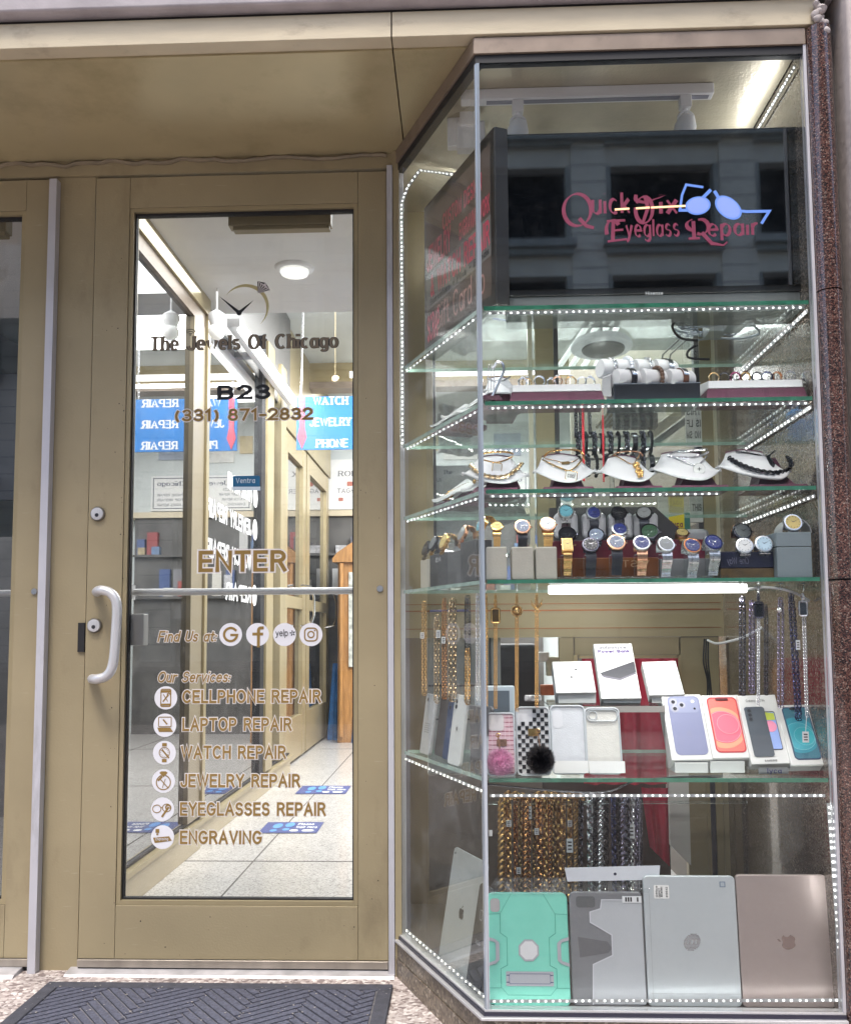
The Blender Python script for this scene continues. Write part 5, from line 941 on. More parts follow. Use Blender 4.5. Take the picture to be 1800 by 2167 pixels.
for i in range(3): q.tube(smooth_path([P(1490+i*4,1352,.62), P(1488+i*5,1400,.63), P(1496+i*3,1440,.64), P(1496+i*5,1480,.64)], 6), .0022, 6)
one('wire_bundle', q, BLACK, 'bundle of black wires hanging beside the hatch frame', 'wire', smooth=True)

# odds and ends of the shop behind the case glass
def crumple(nm, x0, x1, y0, y1, Y, m, label, cat, amp=.012):
    a, b = P(x0, y0, Y), P(x1, y1, Y); ph = [random.uniform(0, 6) for _ in range(8)]
    def f(u, v): return (a.x+(b.x-a.x)*u+.004*math.sin(9*v+ph[0]), Y+amp*(math.sin(11*u+7*v+ph[1])+.6*math.sin(23*u-13*v+ph[2])+.5*math.sin(31*v+5*u+ph[3])), a.z+(b.z-a.z)*v+.006*math.sin(7*u+ph[4]))
    q = MB().grid(f, 30, 30); q.grid(lambda u, v: tuple(Vector(f(u, v))+Vector((0,.0015,0))), 30, 30); return one(nm, q, m, label, cat, smooth=60)
random.seed(77)
WRAP = mat('wrap_white', (.62,.65,.66), .18, var=.25, vs=25, spec=.9)
crumple('plastic_wrap', 930, 1016, 640, 745, .95, WRAP, 'crumpled white plastic wrap behind the tilted sign', 'plastic wrap'); crumple('plastic_wrap', 925, 1014, 860, 962, .95, WRAP, 'crumpled plastic wrap behind the upper side busts', 'plastic wrap'); crumple('plastic_wrap', 922, 1014, 1085, 1150, .95, WRAP, 'crumpled plastic wrap behind the slanting row of watches', 'plastic wrap')
crumple('plastic_bag', 1022, 1112, 1048, 1110, .98, mat('bag_grey', (.32,.33,.34), .3, var=.3, vs=18), 'grey plastic bag behind the cream watch boxes', 'bag')
q = MB(); a, b = P(1340,945,1.3), P(1445,868,1.3); q.tube([a, b], .022, 4); one('sloping_rail', q, mat('rail_cream', (.62,.58,.45), .4), 'cream rail sloping up behind the third and fourth busts', 'rail')
q = MB(); a, b = P(1342,968,1.32), P(1450,890,1.32); q.tube([a, b], .016, 4); one('sloping_rail', q, mat('rail_grey', (.10,.10,.11), .4), 'dark grey rail sloping up just below the cream one', 'rail')
for i in range(5): q = MB(); a, b = P(1262+i*9,905,1.1), P(1300+i*10,858,1.1); q.tube([a, b], .0055, 5); one('wood_slat', q, mat('slat_wood', (.30,.20,.07), .5), '%s slanting wooden slat from the left behind the bracelet bar' % ('first','second','third','fourth','fifth')[i], 'slat', 'slanting slats behind the bracelet bar')
q = MB(); a, b = P(1300,845,1.0), P(1392,902,1.0); q.box(a.x, b.x, 1.0, 1.05, b.z, a.z); one('dark_cabinet', q, mat('cab_brown', (.07,.055,.06), .4, var=.3, vs=12), 'dark brown cabinet front behind the third bust', 'cabinet')
for i, (x, y0, y1) in enumerate(((1217,852,925),(1227,850,928),(1246,853,922))): one('hanging_chain', MB().chain([P(x,y0,.33),P(x+2,y1,.33)], .012, .009, .0017), MATS['gunmetal'], ('left','middle','right')[i]+'most dark chain dangling above the black bracelets' if i != 1 else 'middle dark chain dangling above the black bracelets', 'chain', 'dark chains above the bracelet bar', smooth=60)
q = MB(); a, b = P(1190,1068,.34), P(1260,1018,.34); c = P(1200,1042,.3); q.lathe([(.021,-.002),(.023,0),(.021,.002)], c, 'y', 24); one('round_badge', q, DN_AQ if False else mat('badge_aqua', (.25,.5,.6), .3), 'round aqua badge hanging above the back row of watches', 'badge')

# ------------------------------------------------------------------ goods: builders
ORD = ['first','second','third','fourth','fifth','sixth','seventh','eighth','ninth','tenth','eleventh','twelfth','thirteenth','fourteenth','fifteenth']
def onshelf(p, z): p = Vector(p); p.z = z; return p
GEM = mat('clear_stone', (.85,.88,.95), .05, .3); 
def ring(c, R, th, m, label, grp, gem=None, yaw=0, wide=1):
    n = Vector((math.sin(yaw), -math.cos(yaw), 0)); c = Vector(c)+UZ*(R*.82)
    t = thing('ring', label, 'ring', c-UZ*R*.82, grp)
    q = MB(); x = UZ.cross(n).normalized()
    prof_ = []
    for k in range(28):
        a = 2*math.pi*k/28; d = x*math.cos(a)+UZ*math.sin(a)
        for rr, yy in ((R-th,-th*wide),(R,-th*wide*.8),(R,th*wide*.8),(R-th,th*wide)): prof_.append(c+d*rr+n*yy)
    q.add(prof_, [(k*4+j, k*4+(j+1)%4, ((k+1)%28)*4+(j+1)%4, ((k+1)%28)*4+j) for k in range(28) for j in range(4)]); obj('band', q, m, t, smooth=60)
    if gem: q = MB().lathe([(R*.1,-R*.3),(R*.42,.0),(R*.42,R*.08),(R*.22,R*.22)], c+UZ*(R*1.02), n=9); obj('stone', q, gem, t)
    return t
def tray(x0, x1, yt, ym, Y, z, label, depth=.075, turn=.0, topm=None):
    a = P(x0, ym, Y); b = P(x1, ym, Y); h = P((x0+x1)/2, yt, Y).z; zm = P((x0+x1)/2, ym, Y).z
    t = thing('ring_tray', label, 'ring tray', ((a.x+b.x)/2, Y+depth/2, z))
    obj('base', MB().hexa([(a.x-.007,Y-.008,z+.0005),(b.x+.007,Y-.008,z+.0005),(b.x+.007,Y+depth+.008,z+.0005),(a.x-.007,Y+depth+.008,z+.0005)], [(a.x,Y-.001,zm),(b.x,Y-.001,zm),(b.x,Y+depth+.001,zm),(a.x,Y+depth+.001,zm)]), BURG, t, bevel=.001)
    obj('pad', MB().hexa([(a.x+.001,Y,zm+.0005),(b.x-.001,Y,zm+.0005),(b.x-.001,Y+depth,zm+.0005),(a.x+.001,Y+depth,zm+.0005)], [(a.x+.002,Y+.001,h),(b.x-.002,Y+.001,h),(b.x-.002,Y+depth,h+.012),(a.x+.002,Y+depth,h+.012)]), topm or LEATH, t, bevel=.002)
    return h
# ------------------------------------------------------------------ ring and bracelet shelf
hA = tray(1082, 1273, 813, 829, .045, Z2, 'white ring tray on a burgundy base left of the bracelet rolls')
for i, (x, m, gm, lb) in enumerate(((1105,SILV,GEM,'silver ring with a large clear stone at the left end of the left tray'),(1114,GOLDM,GEM,'heavy gold ring leaning on the large silver ring of the left tray'),(1141,SILV,None,'wide silver signet ring alone in the left tray'),(1166,SILV,GEM,'silver stone ring behind the rose ring of the left tray'),(1179,ROSE,GEM,'rose gold stone ring in the middle of the left tray'),(1207,GOLDM,GEM,'wide gold nugget ring right of the rose ring'),(1231,SILV,None,'slim silver ring second from the right end of the left tray'),(1248,SILV,GEM,'round silver stone ring at the right end of the left tray'))):
    ring(onshelf(P(x,808,.06+.008*(i%2)), hA+.001), .0105+.001*(i%3), .0022, m, lb, 'rings in the left tray', gm, random.uniform(-.3,.3), 1.3)
hB = tray(1497, 1700, 804, 821, .045, Z2, 'white ring tray on a burgundy base at the right end of the shelf')
PURP = mat('purple_ring', (.28,.03,.12), .25, .7); COPP = mat('copper_ring', (.5,.2,.08), .25, 1); BLUR = mat('blue_black_ring', (.02,.03,.12), .2, .8)
for i, (x, m, gm, lb) in enumerate(((1510,GOLDM,None,'thin pale gold ring at the left end of the right tray'),(1532,BLKM,None,'thick black ring beside the thin gold one'),(1555,PURP,None,'purple red ring in the right tray'),(1577,GOLDM,mat('brown_gem',(.09,.03,.02),.2),'gold ring with a dark brown stone in the right tray'),(1601,BLKM,None,'large black ring right of the brown stone ring'),(1622,BLUR,None,'blue black ring in the right half of the right tray'),(1644,COPP,None,'copper ring in the right tray'),(1671,GUN,None,'thin gunmetal ring right of the copper ring'),(1707,SILV,None,'silver ring at the far right end of the shelf'))):
    ring(onshelf(P(x,800,.06), hB+.001), .0118, .0016 if i in (0,7) else .0022, m, lb, 'rings in the right tray', gm, random.uniform(-.25,.25), 1.5)
es = thing('earring_stand', 'white arched earring stand with dangling chains on a burgundy foot', 'earring stand', onshelf(P(1042,835,.03), Z2))
obj('foot', MB().hexa([P(1018,846,.02),P(1062,846,.02),P(1062,843,.07),P(1018,843,.07)], [P(1022,838,.025),P(1056,838,.025),P(1056,836,.065),P(1022,836,.065)]), BURG, es)
obj('arch', MB().tube(smooth_path([P(1042,838,.045),P(1054,812,.045),P(1065,785,.045),P(1062,769,.045),P(1052,767,.045),P(1042,780,.045)], 6), .003, 8), SILV, es, smooth=True)
q = MB(); 
for x in (1034, 1040, 1046): q.chain([P(x,772,.042),P(x-2,825,.042)], .005, .003, .0005)
obj('earring', q, SILV, es)
# bracelet rolls
bt = thing('bracelet_tray', 'black tray of white bracelet rolls between the ring trays', 'bracelet tray', onshelf(P(1385,838,.05), Z2))
a, b = P(1296,838,.05), P(1478,838,.05); zt_ = P(1385,816,.05).z
obj('box', MB().box(a.x, b.x, .035, .14, Z2+.0005, zt_), mat('tray_black', (.014,.016,.022), .35), bt, bevel=.002); obj('edge', MB().box(a.x-.001, b.x+.001, .034, .037, zt_, zt_+.002), SILV, bt)
rolls = []
for i, x in enumerate((1326, 1381, 1436)):
    c = P(x, 804, .06); r = 22/K(.06); q = MB(); q.M = Matrix.Translation(c) @ Matrix.Rotation(R_(22), 4, 'Z'); q.lathe([(r*.9,-.030),(r,-.026),(r,.026),(r*.9,.030)], axis='x', n=28); rolls.append((c, r)); o = obj('roll', q, LEATH, bt, smooth=True)
for i, x in enumerate((1290, 1320, 1362, 1404)):
    c = P(x, 782, .115); r = 21/K(.11); q = MB(); q.M = Matrix.Translation(c) @ Matrix.Rotation(R_(22), 4, 'Z'); q.lathe([(r*.9,-.026),(r,-.022),(r,.022),(r*.9,.026)], axis='x', n=28); obj('roll', q, LEATH, bt, smooth=True); rolls.append((c, r))
gt = thing('grey_tray', 'grey sloping side tray left of the bracelet rolls', 'tray', onshelf(P(1283,838,.07), Z2))
obj('box', MB().hexa([P(1272,838,.05),P(1294,839,.05),P(1294,836,.13),P(1272,836,.13)], [P(1274,800,.05),P(1292,793,.05),P(1298,786,.13),P(1274,795,.13)]), GREYL, gt, bevel=.001)
BEAD = mat('wood_bead', (.12,.06,.035), .35, var=.4, vs=90); LBR = mat('brown_leather', (.16,.06,.03), .5)
def bracelet(k, dx, kind, label, m):
    c, r = rolls[k]; c = c+Vector((dx, 0, 0)); ca, sa = math.cos(R_(22)), math.sin(R_(22)); t = thing('bracelet', label, 'bracelet', c+UZ*r, 'bracelets on the rolls')
    yd = Vector((-sa, ca, 0)); pt = lambda a, rr: c+yd*(-rr*math.cos(a))+UZ*(rr*math.sin(a))
    A = [R_(-40+190*i/22) for i in range(23)]
    q = MB()
    if kind == 'bead':
        for a in A[::2]: q.ball(pt(a, r+.004), .0052, 10, 7)
    elif kind == 'chain': q.chain([pt(a, r+.0025) for a in A], .009, .007, .0012)
    else:
        ax = Vector((ca, sa, 0)); w_ = .0065
        vs_ = []
        for a in A: vs_ += [pt(a, r+.0005)-ax*w_, pt(a, r+.0028)-ax*w_, pt(a, r+.0028)+ax*w_, pt(a, r+.0005)+ax*w_]
        q.add(vs_, [(i*4+j, i*4+(j+1)%4, (i+1)*4+(j+1)%4, (i+1)*4+j) for i in range(len(A)-1) for j in range(4)])
    obj('band', q, m, t, smooth=True)
    if kind == 'plate':
        q = MB(); ax = Vector((ca, sa, 0)); vs_ = []
        for a in A[6:15]: vs_ += [pt(a, r+.0030)-ax*.006, pt(a, r+.0042)-ax*.006, pt(a, r+.0042)+ax*.006, pt(a, r+.0030)+ax*.006]
        q.add(vs_, [(i*4+j, i*4+(j+1)%4, (i+1)*4+(j+1)%4, (i+1)*4+j) for i in range(8) for j in range(4)]); obj('plate', q, SILV, t, smooth=True)
bracelet(0, .004, 'plate', 'black band bracelet with a silver plate on the front left roll', BLKM); bracelet(1, .006, 'bead', 'brown beaded bracelet on the front middle roll', BEAD); bracelet(2, .002, 'plate', 'brown leather bracelet with a silver plate on the front right roll', LBR)
bracelet(3, .0, 'chain', 'silver chain bracelet on the back leftmost roll', SILV); bracelet(4, .004, 'bead', 'glittering clear beaded bracelet on a back roll', GEM); bracelet(5, .003, 'chain', 'bright silver link bracelet on a back middle roll', SILV); bracelet(6, .004, 'band', 'plain silver cuff bracelet on the back right roll', SILV)

# ------------------------------------------------------------------ necklace busts
def bust(tl, tr, nl, nr, ny, bc, Y, z, label, base=None, tilt=.075, fl=.3):
    """display bust: tips, neck corners, bottom point in pixels"""
    k = K(Y); TL, TR = P(*tl, Y), P(*tr, Y); NL, NR = P(nl, ny, Y), P(nr, ny, Y); BC = P(*bc, Y)
    cx = (NL.x+NR.x)/2
    def top(u):
        if u < -.42: t = (u+1)/.58; p = TL.lerp(NL, t); p.z -= .22*(NL.z-TL.z)*math.sin(math.pi*t); return p
        if u > .42: t = (1-u)/.58; p = TR.lerp(NR, t); p.z -= .22*(NR.z-TR.z)*math.sin(math.pi*t); return p
        t = (u+.42)/.84; p = NL.lerp(NR, t); p.z += .006*math.sin(math.pi*t); return p
    def bot(u):
        x = TL.x+(TR.x-TL.x)*(u+1)/2; c = (BC.x-TL.x)/(TR.x-TL.x)*2-1
        q = (u-c)/((1-c) if u > c else (1+c)); zt2 = TL.z if u < c else TR.z
        return Vector((x, Y, BC.z+(zt2-BC.z)*abs(q)**2.0))
    zmin, zmax = BC.z, max(NL.z, NR.z)
    def f(u, v):
        uu = 2*u-1; a = top(uu); b = bot(uu); p = b.lerp(a, v); p.y = Y+tilt*(p.z-zmin)/(zmax-zmin)*1.0+.035*uu*uu*(.4+.6*v)-.010*math.sin(math.pi*v)
        return p
    t = thing('necklace_bust', label, 'necklace bust', (BC.x, Y+.03, z), 'white necklace busts')
    m = MB(); m.grid(f, 36, 14)
    o = obj('form', m, LEATH, t, smooth=80); s_ = o.modifiers.new('thick', 'SOLIDIFY'); s_.thickness = .004; s_.offset = -1
    obj('neck_rim', MB().tube([f((-.42+.84*i/14+1)/2, 1)+Vector((0,.001,.001)) for i in range(15)], .0016, 6), BURG, t)
    # stand behind the form
    w2 = (TR.x-TL.x)*.26; obj('stand', MB().hexa([(BC.x-w2,Y+.02,z+.012),(BC.x+w2,Y+.02,z+.012),(BC.x+w2,Y+.09,z+.012),(BC.x-w2,Y+.09,z+.012)], [(BC.x-w2*.7,Y+.04,zmin+.01),(BC.x+w2*.7,Y+.04,zmin+.01),(BC.x+w2*.5,Y+.085,zmax-.012),(BC.x-w2*.5,Y+.085,zmax-.012)]), BURG, t)
    bx_ = base or (BC.x-w2*1.5, BC.x+w2*1.5)
    zb2 = max(z+.011, zmin-.001)
    obj('base', MB().hexa([(bx_[0]-.006,Y+.002,z+.0005),(bx_[1]+.006,Y+.002,z+.0005),(bx_[1],Y+.10,z+.0005),(bx_[0],Y+.10,z+.0005)], [(bx_[0]+.002,Y+.008,z+.0118),(bx_[1]-.002,Y+.008,z+.0118),(bx_[1]-.002,Y+.096,z+.0118),(bx_[0]+.002,Y+.096,z+.0118)]), BURG, t)
    def surf(px, py):        # nearest point of the form to a pixel position, slightly in front
        best = None
        for i in range(37):
            for j in range(15):
                p = f(i/36, j/14); d = CAM-p; v = p-CAM; zz = v.dot(FWD); sx = 900+FPX*v.dot(RGT)/zz; sy = CPY-FPX*v.dot(UPV)/zz; e = (sx-px)**2+(sy-py)**2
                if best is None or e < best[0]: best = (e, p.y)
        return P(px, py, best[1]-.0045)
    return surf
def necklace(sf, pts, L, W, th, m, label, both=True, pend=None):
    path = smooth_path([sf(*p) for p in pts], 8); c = sum(path, Vector())/len(path)
    t = thing('necklace', label, 'necklace', path[len(path)//2], 'necklaces on the busts')
    obj('chain', MB().chain(path, L*.8, W*.74, th*.8, both=both), m, t, smooth=60)
    if pend: pend(t)
    return t
def pend_card(sf, x, y, w_, h_, m, txt=None, rot=8, edge=None):
    def g(t):
        c = sf(x, y)+Vector((0,-.003,0)); k = 1/K(.06); ca, sa = math.cos(R_(rot)), math.sin(R_(rot)); ux = Vector((ca,0,-sa)); uz = Vector((sa,0,ca)); q = MB()
        for k2, s_, l_ in ((0,1,0),):
            r = rrect(w_*k, h_*k, 3*k); q.add([c+ux*px+uz*py for px, py in r]+[c+ux*px+uz*py+Vector((0,.0018,0)) for px, py in r], [tuple(range(24)), tuple(range(47,23,-1))]+[(i,24+i,24+(i+1)%24,(i+1)%24) for i in range(24)])
        obj('pendant', q, m, t)
        if edge:
            r = rrect(w_*k, h_*k, 3*k); obj('pendant_rim', MB().tube([c+ux*px+uz*py for px, py in r], .0008, 5, closed=True), edge, t)
        if txt: q = MB(); lettering(q, txt, c-ux*(w_*.32*k)-uz*(4*k), ux, uz, FN, 9*k, .14, width=w_*.62*k, lift=.001); obj('pendant_lettering', q, INK, t)
    return g
s1 = bust((976,993),(1122,997),1012,1087,955,(1064,1021),.05,Z3,'necklace bust at the left end of the front row', (P(1003,1030,.05).x, P(1096,1030,.05).x))
necklace(s1, [(1016,962),(1030,958),(1052,956),(1075,957),(1086,961)], .006,.0055,.0011, GOLDM, 'gold rope chain tight at the neck of the leftmost bust')
necklace(s1, [(1018,972),(1034,976),(1050,978),(1068,974),(1084,966)], .0055,.004,.0008, GOLDM, 'fine gold chain with a bright white card pendant', True, pend_card(s1, 1051, 992, 20, 24, mat('bright_card', (.82,.82,.80), .3), edge=GOLDM))
necklace(s1, [(994,983),(1004,995),(1022,1005),(1050,1010),(1074,1006),(1092,994),(1104,980)], .013,.013,.0022, mat('mixed_gold', (.80,.62,.40), .2, 1, .3, 60), 'thick curb chain in mixed gold and silver low on the leftmost bust')
s2 = bust((1131,988),(1268,985),1153,1231,952,(1203,1019),.05,Z3,'necklace bust with the square charm, second in the front row')
necklace(s2, [(1150,968),(1162,956),(1192,952),(1222,953),(1233,962),(1236,972)], .0055,.005,.001, GOLDM, 'gold rope chain round the neck of the second bust')
necklace(s2, [(1152,970),(1176,975),(1196,980),(1212,977),(1224,970)], .003,.0022,.0005, GOLDM, 'hair thin gold chain with a word charm on the second bust', True, pend_card(s2, 1196, 980, 18, 6, GOLDM, rot=-4))
necklace(s2, [(1147,972),(1168,983),(1190,992),(1204,996),(1219,987),(1229,975)], .005,.004,.0009, mat('dark_gold', (.55,.36,.12), .25, 1, .2, 90), 'dark gold rope chain with a white square charm', True, pend_card(s2, 1208, 1007, 24, 19, PAPER, 'cool', edge=GOLDM))
s3 = bust((1269,988),(1396,992),1298,1359,955,(1353,1017),.05,Z3,'necklace bust with the gold pineapple, middle of the front row')
def pine(t):
    q = MB(); a = s3(1345,982); b = s3(1353,1008)
    for i in range(22):
        f_ = i/21; c = a.lerp(b, f_); q.ball(c+Vector((random.uniform(-1,1)*.008*(.4+f_*.7), -.003, random.uniform(-.002,.002))), random.uniform(.0035,.0055), 8, 6)
    obj('pendant', q, GOLDM, t, smooth=60)
necklace(s3, [(1300,963),(1318,973),(1336,982),(1344,976),(1353,962)], .003,.0024,.0006, GOLDM, 'thin gold chain with a large pineapple pendant on the middle bust', True, pine)
necklace(s3, [(1297,965),(1305,958),(1330,955),(1352,957),(1360,965)], .004,.0035,.0007, ROSE, 'fine rose gold choker at the neck of the middle bust')
s4 = bust((1385,983),(1537,986),1416,1500,946,(1483,1014),.05,Z3,'necklace bust with the round white medallion, fourth in the front row')
necklace(s4, [(1416,962),(1430,955),(1462,953),(1494,951)], .007,.0062,.0012, SILV, 'silver rope chain tight at the neck of the fourth bust')
necklace(s4, [(1412,967),(1436,968),(1465,968),(1488,962),(1499,955)], .0075,.007,.0013, SILV, 'wider silver curb chain below the choker of the fourth bust')
def medal(t):
    c = s4(1478,993)+Vector((0,-.003,0)); obj('pendant', MB().lathe([(.0122,-.001),(.0125,.0),(.0122,.0015)], c, 'y', 28), PAPER, t, smooth=True); obj('pendant_rim', MB().torus(c, .0122, .001), SILV, t)
    q = MB(); q.tube([c+Vector((-.004,-.002,0)), c+Vector((.004,-.002,0))], .0006).tube([c+Vector((0,-.002,-.004)), c+Vector((0,-.002,.004))], .0006); obj('pendant_star', q, INK, t)
necklace(s4, [(1424,968),(1446,976),(1466,984),(1474,985),(1486,976),(1496,964)], .005,.004,.0008, SILV, 'fine silver chain with a round white medallion', True, medal)
s5 = bust((1530,978),(1687,988),1557,1638,943,(1650,1013),.05,Z3,'necklace bust with the black chains at the right end of the front row')
necklace(s5, [(1540,968),(1556,978),(1580,989),(1612,998),(1642,1000),(1666,994),(1674,980),(1664,966)], .013,.013,.0024, BLKM, 'heavy black curb chain on the rightmost bust')
def spear(t):
    a, b = s5(1623,965), s5(1636,988); obj('pendant', MB().tube([a, a.lerp(b,.4), a.lerp(b,.8), b], [.003,.0062,.006,.0015], 10), BLKM, t, smooth=True)
necklace(s5, [(1556,956),(1580,958),(1600,962),(1622,966),(1634,958),(1640,952)], .005,.0045,.001, BLKM, 'thin black chain with a dark spear pendant', True, spear)
# slanting side busts
def side_bust(u0, u1, z0, zt_, z, off, label, mnk, nlabel, pend=None, mat2=None):
    def f(a, v):
        uu = 2*a-1; u = u0+(u1-u0)*a; w_ = 1-.5*(1-abs(uu)**2); zz = z0+(zt_-z0)*v*(1-.55*uu*uu)+.012*(uu*uu)*(1-v)
        return S(u0+(u1-u0)*(.5+uu*.5*(1-.45*v)), zz, off+.075*v+.012*uu*uu)
    t = thing('necklace_bust', label, 'necklace bust', S((u0+u1)/2, z, off+.05), 'white necklace busts')
    o = obj('form', MB().grid(f, 30, 12), LEATH, t, smooth=80); s_ = o.modifiers.new('thick', 'SOLIDIFY'); s_.thickness = .004
    q = MB(); slab(q, (u0+u1)/2-.05, (u0+u1)/2+.05, off+.004, off+.11, z+.0005, z+.012); obj('base', q, BURG, t)
    obj('stand', MB().hexa([S((u0+u1)/2-.04,z+.0125,off+.03), S((u0+u1)/2+.04,z+.0125,off+.03), S((u0+u1)/2+.04,z+.0125,off+.1), S((u0+u1)/2-.04,z+.0125,off+.1)], [S((u0+u1)/2-.03,zt_-.02,off+.085), S((u0+u1)/2+.03,zt_-.02,off+.085), S((u0+u1)/2+.03,zt_-.02,off+.1), S((u0+u1)/2-.03,zt_-.02,off+.1)]), BURG, t)
    obj('neck_rim', MB().tube([f(i/20*.6+.2, 1)+Vector((0,0,.001)) for i in range(21)], .0015, 6), BURG, t)
    path = [f(.22+.56*i/24, 1-.62*math.sin(math.pi*i/24))+AN*.004 for i in range(25)]
    n_ = thing('necklace', nlabel, 'necklace', path[12], 'necklaces on the busts'); obj('chain', MB().chain(path, .006, .005, .001), mnk, n_, smooth=60)
    if pend:
        q = MB()
        for i in range(12): q.ball(path[12]+Vector((random.uniform(-.012,.012), random.uniform(-.006,.002), -.006+random.uniform(-.012,.008))), .0045, 8, 6)
        obj('pendant', q, pend, n_, smooth=60)
side_bust(.05, .20, Z3+.016, Z3+.078, Z3, .03, 'nearer side bust with a gold filigree pendant behind the slanting pane', GOLDM, 'gold chain with a filigree pendant on the nearer side bust', GOLDM)
side_bust(.23, .38, Z3+.016, Z3+.072, Z3, .03, 'farther side bust with a gold leaf pendant by the door end', GOLDM, 'gold chain with a leaf pendant on the farther side bust', GOLDM)
side_bust(.04, .20, Z2+.016, Z2+.075, Z2, .03, 'nearer side bust with white pearls under the tilted sign', SILV, 'cluster of white pearls on the nearer upper side bust', PAPER)
side_bust(.23, .39, Z2+.016, Z2+.07, Z2, .03, 'farther upper side bust with a silver chain', SILV, 'silver chain with white flowers on the farther upper side bust', PAPER)
bb = bust((1022,822),(1096,812),1034,1078,789,(1060,826),.13,Z2,'small white bust behind the earring stand', tilt=.05)
necklace(bb, [(1030,800),(1046,806),(1062,806),(1080,797)], .006,.005,.001, SILV, 'silver dotted necklace on the small bust behind the earring stand')
# black bracelets on a clear bar, red bead strands
rk = thing('bracelet_bar', 'clear bar stand holding black bracelets behind the busts', 'bracelet stand', P(1296,1020,.34))
RB = .34; z_ = P(1296,938,RB).z; a, b = P(1214,938,RB).x, P(1378,938,RB).x
q = MB().tube([(a,RB,z_),(b,RB,z_)], .02, 16); obj('bar', q, ACRYL, rk, smooth=True); z2_ = P(1296,985,RB).z; obj('bar', MB().tube([(a,RB,z2_),(b+.03,RB,z2_)], .02, 16), ACRYL, rk, smooth=True); obj('post', MB().tube([((a+b)/2,RB+.024,Z3+.001),((a+b)/2,RB+.024,z_+.01)], .006), ACRYL, rk)
for row, (zz, n) in enumerate(((z_,10),(z2_,9))):
    for i in range(n):
        x = a+.008+(b-a-.012)*i/(n-1); kind = ('chain','band','chain','bead')[(i*3+row)%4]; q = MB()
        if kind == 'chain': q.chain([(x, RB-.026*math.cos(t), zz+.026*math.sin(t)) for t in [R_(-95+200*k/20) for k in range(21)]], .013, .012, .0022)
        elif kind == 'bead':
            for k in range(14): t = R_(-95+200*k/13); q.ball((x, RB-.026*math.cos(t), zz+.026*math.sin(t)), .0045, 8, 6)
        else:
            vs_ = []
            for k in range(17):
                t = R_(-95+200*k/16)
                for rr, xx in ((.0225,-.006),(.026,-.006),(.026,.006),(.0225,.006)): vs_.append((x+xx, RB-rr*math.cos(t), zz+rr*math.sin(t)))
            q.add(vs_, [(k*4+j, k*4+(j+1)%4, (k+1)*4+(j+1)%4, (k+1)*4+j) for k in range(16) for j in range(4)])
        one('bracelet', q, (GUN, BLKM, GUN, BLKM)[(i+row)%4], '%s %s bracelet from the left on the %s clear bar behind the busts' % (ORD[i], {'chain':'dark link','bead':'black beaded','band':'black band'}[kind], ('upper','lower')[row]), 'bracelet', 'black bracelets on the clear bars', smooth=60)
REDB = mat('red_bead', (.75,.03,.05), .35)
for i, (x, y0, y1) in enumerate(((1233,870,1016),(1275,880,1018))):
    q = MB(); p0, p1 = P(x,y0,.24), P(x+2,y1,.24); n = 34
    for k in range(n): q.ball(p0.lerp(p1, k/(n-1)), .0026 if i else .0033, 8, 6)
    one('red_bead_strand', q, REDB, ('thicker red bead strand hanging behind the second bust','thinner red bead strand hanging between the second and third bust')[i], 'bead strand', smooth=True)

